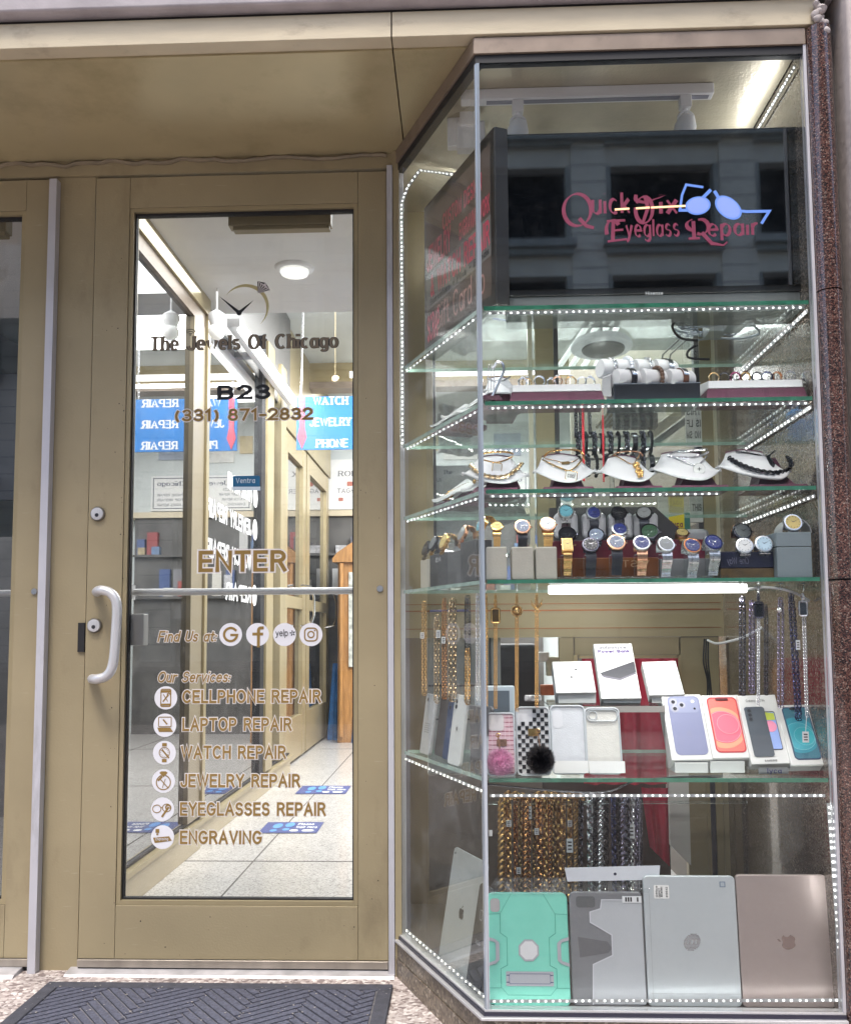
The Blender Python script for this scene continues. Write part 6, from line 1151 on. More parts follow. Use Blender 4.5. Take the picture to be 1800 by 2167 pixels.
# ------------------------------------------------------------------ watches
STEELB = mat('steel_band', (.62,.63,.65), .28, 1, .15, 120); DLEA = mat('dark_leather', (.02,.022,.035), .5, bump=.3, bs=300)
def dialm(name, c): return mat('dial_'+name, c, .4, .1, coat=.06, spec=.3)
DN_ = {'blue': dialm('blue',(.02,.03,.16)), 'black': dialm('black',(.012,.012,.016)), 'aqua': dialm('aqua',(.16,.42,.52)), 'white': dialm('white',(.74,.75,.76)), 'gold': dialm('gold',(.72,.56,.22)), 'green': dialm('green',(.03,.08,.04)), 'ice': dialm('ice',(.5,.66,.78)), 'grey': dialm('grey',(.25,.26,.27)), 'slate': dialm('slate',(.16,.19,.28))}
def watch(x, y, r_px, Y, dial, casem, strap, strapm, drop, label, tilt=38, bezel=None, yaw=0, square=False, roll=0, zdrop=None):
    c = P(x, y, Y); r = r_px/K(Y); M = Matrix.Translation(c) @ Matrix.Rotation(R_(yaw), 4, 'Z') @ Matrix.Rotation(R_(-tilt*.72), 4, 'X') @ Matrix.Rotation(R_(roll), 4, 'Y')
    t = thing('watch', label, 'watch', c, 'watches on the watch shelf')
    def T(mb): mb.M = M; return mb
    if square: q = T(MB()).box(-r*.8, r*.8, -.001, r*.35, -r*1.1, r*1.1); obj('case', q, casem, t, bevel=.0015)
    else: obj('case', T(MB()).lathe([(r*.8,-r*.38),(r,-r*.3),(r*1.02,-.0),(r*.98,.0012),(r*.86,.0016)], (0,0,0), 'y', 30), casem, t, smooth=True)
    if bezel and not square: obj('bezel', T(MB()).lathe([(r*.99,.0013),(r*.97,.0026),(r*.80,.0028)], (0,0,0), 'y', 30), bezel, t, smooth=True)
    dd = DN_[dial]
    if square: obj('dial', T(MB()).box(-r*.66, r*.66, -.0022, -.0012, -r*.9, r*.9), dd, t)
    else: obj('dial', T(MB()).lathe([(r*.82,.0029 if bezel else .0018),(r*.80,.0032 if bezel else .0021)], (0,0,0), 'y', 30), dd, t)
    q = T(MB()); h_ = -.0037 if bezel else -.0026
    for k in range(12):
        a = R_(k*30); q.cbox((r*.66*math.sin(a), h_, r*.66*math.cos(a)), r*.07, .0004, r*.07)
    for a, l in ((-55,.42),(62,.6)):
        a = R_(a); q.add([(-.0006*math.cos(a), h_-.0003, .0006*math.sin(a)), (.0006*math.cos(a), h_-.0003, -.0006*math.sin(a)), (l*r*math.sin(a), h_-.0003, l*r*math.cos(a))], [(0,1,2)])
    if dial in ('blue','black','green','slate') and not square:
        for cx_, cz_ in ((-.34,0),(.34,0),(0,-.34)): q.torus((r*cx_, h_+.0002, r*cz_), r*.19, .0003, (0,-1,0), (0,0,1), 12, 4)
    obj('hand', q, SILV if dial not in ('white','gold','ice','aqua') else GUN, t)
    obj('crown', T(MB()).lathe([(r*.12,0),(r*.12,r*.22)], (r*.98, r*.15, 0), 'x', 8), casem, t)
    # lower strap falls from the case edge; upper strap goes back over the holder
    q = MB(); e = M @ Vector((0, r*.12, -r*.97)); wv = r*(.62 if strap != 'mesh' else .7); xx = Vector((math.cos(R_(yaw)), math.sin(R_(yaw)), 0)); bk = Vector((-math.sin(R_(yaw)), math.cos(R_(yaw)), 0)); L_ = drop/K(Y)
    path = []; n = 12
    for i in range(n+1):
        f_ = i/n; path.append(e+UZ*(-L_*f_)+bk*(.004+.012*f_*f_ - .006*math.sin(math.pi*min(1,f_*1.6))))
    if strap == 'link':
        for i in range(n):
            a_, b_ = path[i].lerp(path[i+1], .06), path[i].lerp(path[i+1], .94); w_ = wv*(1-.18*i/n)
            for s0, s1 in ((-1,-.36),(-.33,.33),(.36,1)):
                d_ = -.0006 if s0 == -.33 else 0
                q.hexa([b_+xx*w_*s0+bk*d_, b_+xx*w_*s1+bk*d_, b_+xx*w_*s1+bk*.0025, b_+xx*w_*s0+bk*.0025], [a_+xx*w_*s0+bk*d_, a_+xx*w_*s1+bk*d_, a_+xx*w_*s1+bk*.0025, a_+xx*w_*s0+bk*.0025])
    else:
        for i in range(n):
            a_, b_ = path[i], path[i+1]; w_ = wv*(1-.12*i/n)
            q.hexa([b_-xx*w_, b_+xx*w_, b_+xx*w_+bk*.0025, b_-xx*w_+bk*.0025], [a_-xx*w_, a_+xx*w_, a_+xx*w_+bk*.0025, a_-xx*w_+bk*.0025])
    o2 = obj('strap', q, strapm, t)
    q = MB(); e2 = M @ Vector((0, r*.2, r*.97)); pp = [e2, e2+bk*.012-UZ*.002, e2+bk*.022-UZ*.012, e2+bk*.026-UZ*.028]
    for a_, b_ in zip(pp, pp[1:]): q.hexa([b_-xx*wv, b_+xx*wv, b_+xx*wv-bk*.0025-UZ*.001, b_-xx*wv-bk*.0025-UZ*.001], [a_-xx*wv, a_+xx*wv, a_+xx*wv-UZ*.0025, a_-xx*wv-UZ*.0025])
    obj('strap', q, strapm, t)
    return t
def block(nm, x0, x1, y0, y1, Y, depth, m, label, cat, bevel=.002, grp=None, zb=None):
    a, b = P(x0, y1, Y), P(x1, y1, Y); zt2 = P((x0+x1)/2, y0, Y).z; z0 = zb if zb is not None else min(a.z, b.z)
    return one(nm, MB().box(a.x, b.x, Y, Y+depth, z0, zt2), m, label, cat, grp, bevel=bevel)
CRB = mat('cream_box', (.55,.52,.45), .6, var=.05, vs=20, bump=.3, bs=250)
zs4 = Z4+.0008
for i, (x0, x1) in enumerate(((1029,1073),(1083,1129),(1134,1179))): block('watch_box', x0, x1, 1157, 1222, .03, .06, CRB, ('cream watch box under the gold dial watch','cream watch box under the rose watch with a blue strap','cream watch box under the pale dial gold watch')[i], 'watch box', .003, 'cream watch boxes', zs4)
watch(1051,1113,13,.045,'gold',GOLDM,'link',GOLDM,38,'gold watch with a gold dial on the first cream box',50)
watch(1105,1114,17,.045,'slate',ROSE,'leather',DLEA,34,'rose gold watch with a slate dial and dark blue strap',34)
watch(1159,1109,17,.045,'white',ROSE,'link',GOLDM,38,'gold watch with a pale cream dial on the third cream box',34)
# cushions and back rows
CUSH = mat('cushion_grey', (.46,.46,.50), .6, var=.05, vs=12, bump=.1, bs=200)
wb = thing('watch_case', 'open burgundy watch case with grey cushions at the back of the watch shelf', 'watch case', onshelf(P(1290,1180,.16), Z4))
a, b = P(1168,1180,.15).x, P(1492,1180,.15).x
obj('box', MB().box(a, b, .15, .155, zs4+.045, P(1300,1143,.15).z).box(a, b, .15, .24, zs4, zs4+.045), mat('burgundy_box', (.15,.012,.03), .3, var=.2, vs=8), wb, bevel=.002)
za, zb_ = P(1300,1141,.17).z, P(1300,1072,.22).z
obj('lining', MB().hexa([(a,.19,za-.02),(b,.19,za-.02),(b,.25,za-.02),(a,.25,za-.02)], [(a+.004,.23,zb_),(P(1385,1080,.23).x,.23,zb_),(P(1385,1080,.25).x,.25,zb_),(a+.004,.25,zb_)]), mat('case_dark', (.035,.03,.035), .5), wb)
for i, (x, y, w_) in enumerate(((1197,1115,50),(1256,1115,50),(1312,1115,52),(1365,1115,52),(1470,1150,56))):
    c = P(x, y, .2); q = MB(); k = K(.2); q.box(c.x-w_/2/k, c.x+w_/2/k, .185, .225, c.z-26/k, c.z+30/k); obj('cushion', q, CUSH, wb, bevel=.012, seg=4)
watch(1197,1082,17,.165,'aqua',STEELB,'link',STEELB,26,'steel watch with an aqua dial on the back row',32)
watch(1256,1085,16,.165,'blue',STEELB,'leather',DLEA,32,'steel watch with a dark blue dial and black strap on the back row',32,yaw=8)
watch(1309,1084,17,.165,'black',BLKM,'link',GUN,30,'black watch with a steel link strap on the back row',48)
watch(1362,1085,17,.165,'grey',GUN,'leather',DLEA,32,'dark grey watch with a banded black strap on the back row',44,yaw=-10)
watch(1200,1129,19,.12,'black',GUN,'leather',DLEA,10,'dark skeleton dial watch lying above the gold rectangular watch',52)
watch(1261,1131,18,.12,'slate',GUN,'leather',DLEA,10,'grey blue dial watch lying between the black and blue watches',46)
watch(1311,1119,17,.12,'blue',STEELB,'link',STEELB,20,'blue dial steel watch in the middle row',44)
watch(1374,1125,20,.12,'green',GUN,'link',GUN,8,'large dark green dial watch in the middle row',42,bezel=GUN,yaw=-10)
watch(1443,1127,14,.15,'gold',ROSE,'link',GOLDM,22,'small gold watch on the grey cushion at the right of the case',62)
# front row on clear stands
wl = thing('amber_box', 'amber brown box with mirrored letters behind the front watches', 'box', onshelf(P(1300,1215,.11), Z4))
obj('body', MB().box(P(1178,1215,.11).x, P(1395,1215,.11).x, .11, .148, zs4, P(1300,1180,.11).z), mat('amber', (.16,.05,.012), .25, var=.5, vs=14), wl, bevel=.002)
q = MB(); lettering(q, 'VISTA', P(1372,1199,.109), Vector((-1,0,0)), UZ, FN, 13/K(.11), .14, width=74/K(.11)); obj('lettering', q, mat('faded_gold', (.35,.2,.1), .4), wl)
block('grey_box', 1397, 1522, 1182, 1222, .11, .04, mat('mid_grey', (.20,.20,.22), .4, var=.1, vs=10), 'mid grey box behind the right front watches', 'box', zb=zs4)
front = ((1200,1152,15,'gold',GOLDM,'link',GOLDM,'gold rectangular bangle watch at the left of the front row',None,True),(1249,1153,18,'black',GUN,'leather',DLEA,'black watch with a dark strap second in the front row',GUN,False),(1304,1147,19,'slate',ROSE,'leather',DLEA,'rose gold watch with a slate dial and navy strap in the front row',None,False),(1357,1149,18,'blue',STEELB,'link',ROSE,'steel watch with a purple blue dial and ridged gold strap in the front row',STEELB,False),(1409,1152,18,'grey',STEELB,'link',SILV,'steel watch with a pale patterned dial in the front row',SILV,False),(1464,1155,19,'blue',STEELB,'link',STEELB,'blue dial watch with a red rimmed bezel in the front row',COPP,False),(1509,1148,19,'blue',STEELB,'link',STEELB,'blue bezel steel watch at the right of the front row',BLUR,False))
for i, (x, y, r, dl_, cm, sp_, sm, lb, bz, sq) in enumerate(front):
    watch(x, y, r, .045, dl_, cm, sp_, sm, 52, lb, 40, bz, 6 if i > 3 else 0, sq)
    c = P(x, 1215, .055); q = MB().box(c.x-.026, c.x+.026, .03, .085, zs4, zs4+.006).box(c.x-.012, c.x+.012, .066, .078, zs4+.006, zs4+.055)
    one('watch_stand', q, ACRYL, 'clear stand under the %s front row watch from the left' % ORD[i], 'watch stand', 'clear watch stands', bevel=.002)
watch(1571,1124,20,.13,'grey',GUN,'link',ROSE,14,'grey dial watch leaning behind the two white dial watches',36,yaw=6)
watch(1575,1155,18,.045,'white',STEELB,'link',STEELB,10,'white dial watch with a dark blue mark on the navy box',28,yaw=-4)
watch(1616,1151,19,.045,'ice',STEELB,'link',STEELB,10,'pale ice blue dial watch on the navy box',28)
nb = thing('navy_box', 'navy watch box with a faded mirrored name under the white dial watches', 'box', onshelf(P(1590,1216,.05), Z4))
obj('body', MB().box(P(1527,1216,.04).x, P(1641,1216,.04).x, .05, .12, zs4+.022, P(1590,1166,.04).z), NAVY, nb, bevel=.002); obj('band', MB().box(P(1527,1216,.04).x+.0005, P(1641,1216,.04).x-.0005, .0505, .1195, zs4, zs4+.0215), mat('ochre_band', (.12,.075,.03), .4, var=.4, vs=30), nb)
q = MB(); lettering(q, 'One Way', P(1584,1193,.05), Vector((-1,0,0)), UZ, FN, 13/K(.05), .1, .1, .25, width=44/K(.05), lift=.001); obj('lettering', q, mat('faded_white', (.22,.22,.3), .4), nb)
fb_ = thing('frosted_box', 'frosted grey display box at the right end of the watch shelf', 'box', onshelf(P(1690,1216,.03), Z4))
a, b = P(1645,1216,.03).x, XR-.012; zt2 = P(1690,1126,.03).z; zmid = P(1690,1157,.03).z
FROST = mat('frost_grey', (.24,.29,.32), .45, var=.1, vs=6)
obj('body', MB().box(a, b, .03, .10, zs4, zmid-.0006), FROST, fb_, bevel=.0015); obj('lid', MB().box(a, b, .03, .10, zmid+.0006, zt2), FROST, fb_, bevel=.0015)
cu = MB(); c = P(1672,1124,.07)
cu.M = Matrix.Translation((c.x,.07,zt2)); vs_ = []
for i in range(17):
    t = math.pi*i/16; vs_ += [(-.032*math.cos(t)+.004, -.025, .032*math.sin(t)), (-.030*math.cos(t)+.004, -.025, .030*math.sin(t)), (-.030*math.cos(t)+.004, .025, .030*math.sin(t)), (-.032*math.cos(t)+.004, .025, .032*math.sin(t))]
cu.add(vs_, [(i*4+j, i*4+(j+1)%4, (i+1)*4+(j+1)%4, (i+1)*4+j) for i in range(16) for j in range(4)]); one('watch_cuff', cu, GREYL, 'grey curved watch cuff on top of the frosted box', 'watch cuff', smooth=True)
watch(1677,1106,19,.04,'gold',STEELB,'leather',GREYL,4,'pale gold dial watch on the grey cuff above the frosted box',26,bezel=SILV)
# slanting side: boxes and watches
def sblock(nm, u0, u1, o0, o1, z0, z1, m, lb, cat): q = MB(); slab(q, u0, u1, o0, o1, z0, z1); return one(nm, q, m, lb, cat, bevel=.002)
DGB = mat('dark_grey_box', (.095,.095,.10), .45, var=.1, vs=10)
sblock('watch_box', .375, .435, .03, .07, zs4, Z4+.074, CRB, 'cream watch box at the door end of the slanting watch shelf', 'watch box')
sblock('watch_box', .255, .37, .03, .10, zs4, Z4+.082, DGB, 'dark grey watch box with pale letters beside the cream box', 'watch box'); q = MB(); lettering(q, 'EN', S(.325,Z4+.062,.0295), -AU, UZ, AN, .009, .15, width=.028, lift=.0008); one('box_letters', q, TAGM, 'pale letters on the dark grey watch box', 'lettering')
sblock('watch_box', .15, .245, .025, .10, zs4, Z4+.078, mat('mid_grey_box', (.15,.15,.155), .5, var=.05, vs=12), 'mid grey watch box in the middle of the slanting watch shelf', 'watch box')
sblock('watch_box', .06, .145, .015, .055, zs4, Z4+.092, DGB, 'large dark grey watch box next to the corner joint', 'watch box')
def swatch(u, z, r, dial, cm, sm, lb):
    c = S(u, z, .035); px = 900+FPX*(c-CAM).dot(RGT)/(c-CAM).dot(FWD); py = CPY-FPX*(c-CAM).dot(UPV)/(c-CAM).dot(FWD)
    return watch(px, py, r*K(c.y), c.y, dial, cm, 'link', sm, 26, lb, 30, None, math.degrees(math.atan2(AU.y, AU.x))-180)
swatch(.075, Z4+.128, .021, 'aqua', GOLDM, GOLDM, 'gold watch with a pale dial nearest the corner joint on the slanting shelf'); swatch(.18, Z4+.118, .021, 'grey', ROSE, ROSE, 'rose gold watch with a grey dial in the middle of the slanting shelf')
swatch(.29, Z4+.110, .022, 'gold', GOLDM, GOLDM, 'gold dial watch on the lettered grey box of the slanting shelf'); swatch(.36, Z4+.112, .02, 'grey', GUN, GOLDM, 'dark grey dial watch behind the gold dial watch on the slanting shelf'); swatch(.41, Z4+.104, .02, 'black', GUN, GUN, 'black dial watch on the cream box at the door end')

# ------------------------------------------------------------------ chains hanging under the watch shelf
ANTG = mat('antique_gold', (.52,.32,.13), .3, 1, .3, 90); COPG = mat('copper_gold', (.50,.25,.10), .25, 1, .2, 120); MIXG = mat('mixed_gold2', (.50,.37,.22), .25, 1, .5, 40); VIOL = mat('violet_steel', (.30,.27,.38), .22, 1, .3, 60); NAVM = mat('navy_metal', (.04,.05,.13), .25, .9, .3, 60); BSIL = mat('bright_silver', (.72,.74,.78), .2, 1, .1, 60)
TAGW = TAGM
def hang(x, y0, y1, Y, m, W, label, L=None, gap=1.0, strands=2, tagp=None, dx=0, both=True, grp='chains hanging under the watch shelf', m2=None, th=None):
    a, b = P(x, y0, Y), P(x+dx, y1, Y); w_ = W*(.56 if strands == 2 else .86)/K(Y); L = L or w_*1.75; g = w_*gap*.62
    t = thing('chain', label, 'chain', a, grp); q = MB()
    if strands == 1: q.chain([a, b], L, w_, th or w_*.17, both=both)
    else:
        q.chain([a+UX*g*.5, a.lerp(b,.15)+UX*g+Vector((0,-.002,0)), b+UX*g+UZ*g], L, w_, th or w_*.17, both=both); q.chain([a-UX*g*.5, a.lerp(b,.15)-UX*g, b-UX*g+UZ*g], L, w_, th or w_*.17, both=both)
        q.chain([b+UX*g+UZ*g, b+UX*g*.6, b-UX*g*.6, b-UX*g+UZ*g], L, w_, th or w_*.17, both=both)
    obj('links', q, m, t, smooth=60)
    if tagp:
        c = P(*tagp[:2], Y-.006); tw, thh = tagp[2]/K(Y), tagp[3]/K(Y); q = MB().cbox(c, tw, .0008, thh); obj('price_tag', q, TAGW, t)
        q = MB()
        for j in range(3): q.box(c.x-tw*.3, c.x+tw*.3, c.y-.0009, c.y-.0006, c.z-thh*.3+j*thh*.25, c.z-thh*.3+j*thh*.25+thh*.1)
        obj('tag_print', q, INK, t)
    return t
hang(897,1272,1470,.38,ANTG,9,'thin gold chain nearest the door under the slanting watch shelf',tagp=(893,1345,8,13))
hang(924,1300,1486,.32,MIXG,10,'chain of gold and white links second from the door',tagp=(927,1342,9,16))
hang(940,1266,1478,.28,COPG,9,'copper gold chain with a dark charm third from the door',tagp=(938,1355,8,14)); hang(957,1266,1482,.22,MIXG,14,'thick two tone rope chain fourth from the door')
hang(989,1260,1488,.15,BLKM,11,'black chain with gold lower links left of the corner joint'); hang(989,1372,1490,.143,GOLDM,9,'gold chain hanging over the lower half of the black chain')
hang(1011,1256,1492,.10,SILV,8,'silver chain just left of the corner joint'); hang(1027,1256,1510,.06,GOLDM,8,'gold rope chain just right of the corner joint')
def pend_frame(t, x, y, w_, h_, Y, m, fill):
    c = P(x, y, Y-.008); k = 1/K(Y); r = rrect(w_*k, h_*k, 4*k); obj('pendant', MB().tube([c+UX*a+UZ*b for a, b in r], .0022, 7, closed=True), m, t, smooth=True)
    obj('pendant_face', MB().cbox(c+Vector((0,.001,0)), w_*k*.8, .0015, h_*k*.86), fill, t); obj('bail', MB().chain([c+UZ*(h_*k*.5), c+UZ*(h_*k*.5+.018)], .008, .006, .0013), m, t)
t = hang(1048,1256,1498,.05,GOLDM,6,'gold chain with a rectangular dark faced pendant'); pend_frame(t, 1048, 1303, 17, 30, .05, GOLDM, mat('bronze_face', (.10,.06,.02), .3))
t = hang(1093,1256,1504,.05,GOLDM,6,'gold chain with a lion head pendant')
q = MB(); c = P(1093,1293,.04); random.seed(9)
for i in range(22): a = 2*math.pi*i/22; q.ball(c+Vector((.0105*math.cos(a), random.uniform(-.002,.002), .0105*math.sin(a))), .0028, 7, 5)
q.ball(c, .0085, 12, 8); q.ball(c+Vector((0,-.006,-.003)), .0035, 8, 6); q.ball(c+Vector((-.0035,-.0065,.003)), .0014, 6, 5); q.ball(c+Vector((.0035,-.0065,.003)), .0014, 6, 5); obj('pendant', q, mat('old_gold', (.55,.36,.16), .3, 1, .3, 120), t, smooth=True)
t = hang(1135,1256,1496,.05,GOLDM,6,'gold chain with a spread winged figure pendant')
c = P(1135,1290,.04); q = MB()
for s in (-1, 1):
    for j in range(5): q.tube([c+Vector((s*.002,0,.001)), c+Vector((s*(.006+.0015*j),-.001,.008+.001*j)), c+Vector((s*(.013-.0012*j),0,.020-.0035*j+.002))], [.0018,.0016,.0006], 6)
    q.tube([c, c+Vector((s*.005,-.001,-.006)), c+Vector((s*.009,0,-.004))], [.002,.0015,.0006], 6)
q.ball(c, .004, 9, 7); obj('pendant', q, GOLDM, t, smooth=True)
hang(1570,1262,1470,.08,GUN,11,'dark link chain first of the right hanging group'); hang(1590,1270,1466,.10,VIOL,10,'violet silver rope chain second of the right hanging group')
t = hang(1604,1248,1492,.045,BSIL,5,'fine silver chain with a black rectangular pendant'); pend_frame(t, 1605, 1291, 17, 32, .045, GUN, mat('black_face', (.01,.01,.012), .15))
hang(1620,1280,1470,.09,GUN,7,'thin dark chain right of the black rectangular pendant'); t = hang(1651,1264,1495,.06,VIOL,9,'violet steel chain with a round silver clasp',gap=1.3); obj('clasp', MB().ball(P(1649,1291,.05), .006, 10, 8), SILV, t, smooth=True)
hang(1673,1256,1523,.06,NAVM,11,'thick navy blue chain in the right hanging group',tagp=(1688,1365,8,20),dx=16)
t = hang(1699,1270,1517,.05,BSIL,6,'fine silver chain with an octagonal dark pendant at the right edge',dx=8,tagp=(1704,1560,13,22)); pend_frame(t, 1699, 1288, 16, 30, .05, SILV, mat('slate_face', (.05,.06,.075), .2)); obj('tag_thread', MB().tube([P(1706,1517,.045),P(1704,1550,.044)], .0006, 5), TAGM, t)
q = MB(); p0, p1 = P(911,1293,.40), P(989,1292,.17); q.tube([p0, p1], .0028, 8); one('hanger_rod', q, mat('rod_blue', (.22,.22,.48), .3, .5), 'blue hanger rod behind the left hanging chains', 'rod')
q = MB()
for x in (1027,1048,1093,1135,1570,1604,1651,1699): c = P(x,1241,.052); q.tube([c+UZ*.008, c+UZ*.002, c+Vector((0,-.003,-.008)), c+Vector((0,.003,-.012))], .0012, 6); q.lathe([(.008,.006),(.006,.008)], c, n=14)
one('hook_row', q, ACRYL, 'clear suction hooks under the watch shelf', 'hook', kind=None) if False else None
for i, x in enumerate((1027,1048,1093,1135,1570,1604,1651,1699)):
    c = P(x,1241,.052); q = MB().tube([c+UZ*.006, c+UZ*.001, c+Vector((0,-.003,-.007)), c+Vector((0,.003,-.011))], .0012, 6).lathe([(.008,.005),(.006,.0075)], c, n=14)
    one('clear_hook', q, CHROME, 'small hook under the watch shelf, %s from the corner joint' % ORD[i], 'hook', 'hooks under the watch shelf', smooth=True)

# ------------------------------------------------------------------ phone shelf
def lean(nm, label, cat, bl, br, tl, tr, Yb, Yt, thick, m, grp=None, bev=.0015):
    """a leaning box whose front face has the given pixel corners: bottom edge at depth Yb, top edge at depth Yt"""
    a, b, c, d = P(*bl, Yb), P(*br, Yb), P(*tl, Yt), P(*tr, Yt); ux = (b-a); ux.z *= .3; w_ = (b-a).length; ux.normalize(); up = ((c+d)/2-(a+b)/2); up -= ux*up.dot(ux); h = up.length; up.normalize(); n = ux.cross(up)
    if n.y > 0: n = -n
    mid = (a+b)/2; o = mid-ux*w_/2
    t = thing(nm, label, cat, mid-n*thick/2, grp); q = MB(); q.hexa([o, o+ux*w_, o+ux*w_-n*thick, o-n*thick], [o+up*h, o+ux*w_+up*h, o+ux*w_+up*h-n*thick, o+up*h-n*thick]); obj('box', q, m, t, bevel=bev)
    return t, o, ux, up, n, w_, h
def art(nm, t, o, ux, up, n, pts, m, lift=.0006): q = MB(); q.add([o+ux*x+up*y+n*lift for x, y in pts], [tuple(range(len(pts)))]); return obj(nm, q, m, t)
def circ(x, y, r, n=22, sy=1): return [(x+r*math.cos(2*math.pi*k/n), y+r*sy*math.sin(2*math.pi*k/n)) for k in range(n)]
def apple_pts(cx, cy, s):
    pts = [(0,.30),(.14,.36),(.28,.38),(.42,.30),(.47,.24),(.36,.12),(.34,-.05),(.40,-.18),(.50,-.26),(.42,-.44),(.30,-.58),(.18,-.60),(.0,-.53),(-.18,-.60),(-.30,-.56),(-.44,-.36),(-.52,-.10),(-.50,.12),(-.40,.30),(-.26,.38),(-.12,.35)]
    leaf = [(0,.44),(.04,.60),(.20,.72),(.20,.56),(.10,.46)]
    return [(cx+s*x, cy+s*y) for x, y in pts], [(cx+s*x, cy+s*y) for x, y in leaf]
def apple(t, o, ux, up, n, cx, cy, s, m, lift=.0012, ang=0):
    ca, sa = math.cos(R_(ang)), math.sin(R_(ang)); u2 = ux*ca+up*sa; v2 = up*ca-ux*sa; o2 = o+ux*cx+up*cy; a, l = apple_pts(0, 0, s); q = MB(); q.add([o2+u2*x+v2*y+n*lift for x, y in a], [tuple(range(len(a)))]); q.add([o2+u2*x+v2*y+n*lift for x, y in l], [tuple(range(len(l)))]); return obj('fruit_emblem', q, m, t)
BOXW = mat('box_white', (.66,.66,.65), .4); LILAC = mat('phone_lilac', (.19,.205,.34), .35); LIL2 = mat('phone_lilac_light', (.24,.26,.40), .35); LENS = mat('lens_black', (.02,.02,.025), .1); LRING = mat('lens_ring', (.30,.30,.36), .3, .5)
G1 = 'phone boxes leaning on the phone shelf'
def under(o, ux, n, w_, up, m=None, nm='box_base', h=.03):      # a shorter tray under the lid is the lower end of the box
    pass
# purple phone
t, o, ux, up, n, W_, H_ = lean('phone_box', 'white phone box picturing a lilac phone with three lenses', 'phone box', (1421,1611), (1508,1606), (1399,1472), (1483,1468), .075, .155, .042, BOXW, G1)
art('phone_picture', t, o, ux, up, n, rrect(W_*.80, H_*.90, W_*.13, cx=W_*.53, cy=H_*.52), LILAC); art('camera_bar', t, o, ux, up, n, rrect(W_*.72, H_*.24, W_*.11, cx=W_*.53, cy=H_*.83), LIL2, .0009)
for cx_, cy2 in ((.27,.88),(.29,.775),(.47,.83)): art('lens_picture', t, o, ux, up, n, circ(W_*cx_, H_*cy2, W_*.095), LRING, .0012); art('lens_picture', t, o, ux, up, n, circ(W_*cx_, H_*cy2, W_*.05), LENS, .0015)
art('flash_picture', t, o, ux, up, n, circ(W_*.76, H_*.885, W_*.045), BOXW, .0012); art('flash_picture', t, o, ux, up, n, circ(W_*.78, H_*.77, W_*.03), LENS, .0012); apple(t, o, ux, up, n, W_*.53, H_*.40, W_*.13, mat('lilac_dark', (.20,.21,.33), .4))
# red phone
t, o, ux, up, n, W_, H_ = lean('phone_box', 'white phone box picturing a red phone with pink circles', 'phone box', (1508,1606), (1590,1603), (1484,1471), (1562,1471), .075, .155, .042, BOXW, G1)
cxp, cyp, wp_, hp = W_*.52, H_*.52, W_*.80, H_*.88
art('phone_edge', t, o, ux, up, n, rrect(wp_, hp, W_*.13, cx=cxp, cy=cyp), mat('phone_red', (.45,.03,.04), .3))
def screen_disc(nm, pts, m, lift, scr):     # keep a circle inside the pictured screen
    x0, x1, y0, y1 = scr; art(nm, t, o, ux, up, n, [(min(max(x, x0), x1), min(max(y, y0), y1)) for x, y in pts], m, lift)
scr = (cxp-wp_*.45, cxp+wp_*.45, cyp-hp*.465, cyp+hp*.465)
art('screen_picture', t, o, ux, up, n, rrect(wp_*.92, hp*.95, W_*.10, cx=cxp, cy=cyp), mat('coral', (.80,.16,.13), .35), .0009)
def inner(sc_, cx_, cy2, r, s): return [(min(max(x, s[0]+.001), s[1]-.001), y) for x, y in circ(cx_, cy2, r, 40)]
for k, (r, col, cxo, cyo) in enumerate(((.60,(.85,.33,.20),.40,.47),(.47,(.85,.13,.20),.44,.48),(.30,(.85,.15,.22),.56,.52))):
    art('screen_circle', t, o, ux, up, n, inner(0, W_*cxo, H_*cyo, W_*r, scr), mat('red_circle%d' % k, col, .35), .0012+.0003*k)
for r, cxo, cyo in ((.28,.56,.52),(.45,.44,.48)):
    q = MB(); pl = [(min(max(x, scr[0]+.001), scr[1]-.001), y) for x, y in circ(W_*cxo, H_*cyo, W_*r, 40)]; ribbon(q, pl+[pl[0]], .0008, lambda x, y, d: o+ux*x+up*y+n*.0024, 0); obj('screen_line', q, mat('pink_line', (.85,.45,.5), .4), t)
art('notch', t, o, ux, up, n, rrect(W_*.34, H_*.035, W_*.03, cx=cxp, cy=cyp+hp*.455), mat('notch', (.10,.01,.015), .3), .0027)
# grey phone
t, o, ux, up, n, W_, H_ = lean('phone_box', 'white phone box picturing a dark grey phone over a colourful one', 'phone box', (1591,1621), (1675,1613), (1563,1473), (1640,1469), .06, .14, .03, BOXW, G1)
q = MB(); lettering(q, 'Galaxy A03s', o+ux*W_*.2+up*H_*.90, ux, up, n, H_*.032, .12, width=W_*.48, lift=.0008); lettering(q, 'SAMSUNG', o+ux*W_*.34+up*H_*.035, ux, up, n, H_*.022, .22, width=W_*.3, lift=.0008); obj('lettering', q, INK, t)
art('front_phone', t, o, ux, up, n, rrect(W_*.34, H_*.56, W_*.05, cx=W_*.70, cy=H_*.47), mat('phone_black', (.02,.02,.03), .3)); art('screen_picture', t, o, ux, up, n, rrect(W_*.30, H_*.53, W_*.04, cx=W_*.705, cy=H_*.47), mat('sky_pic', (.30,.42,.80), .3), .0009)
art('screen_circle', t, o, ux, up, n, circ(W_*.68, H_*.53, W_*.16), mat('pink_pic', (.80,.28,.42), .3), .0012); art('screen_circle', t, o, ux, up, n, [(W_*.60,H_*.62),(W_*.84,H_*.62),(W_*.84,H_*.72),(W_*.6,H_*.735)], mat('lime_pic', (.50,.58,.06), .3), .0014)
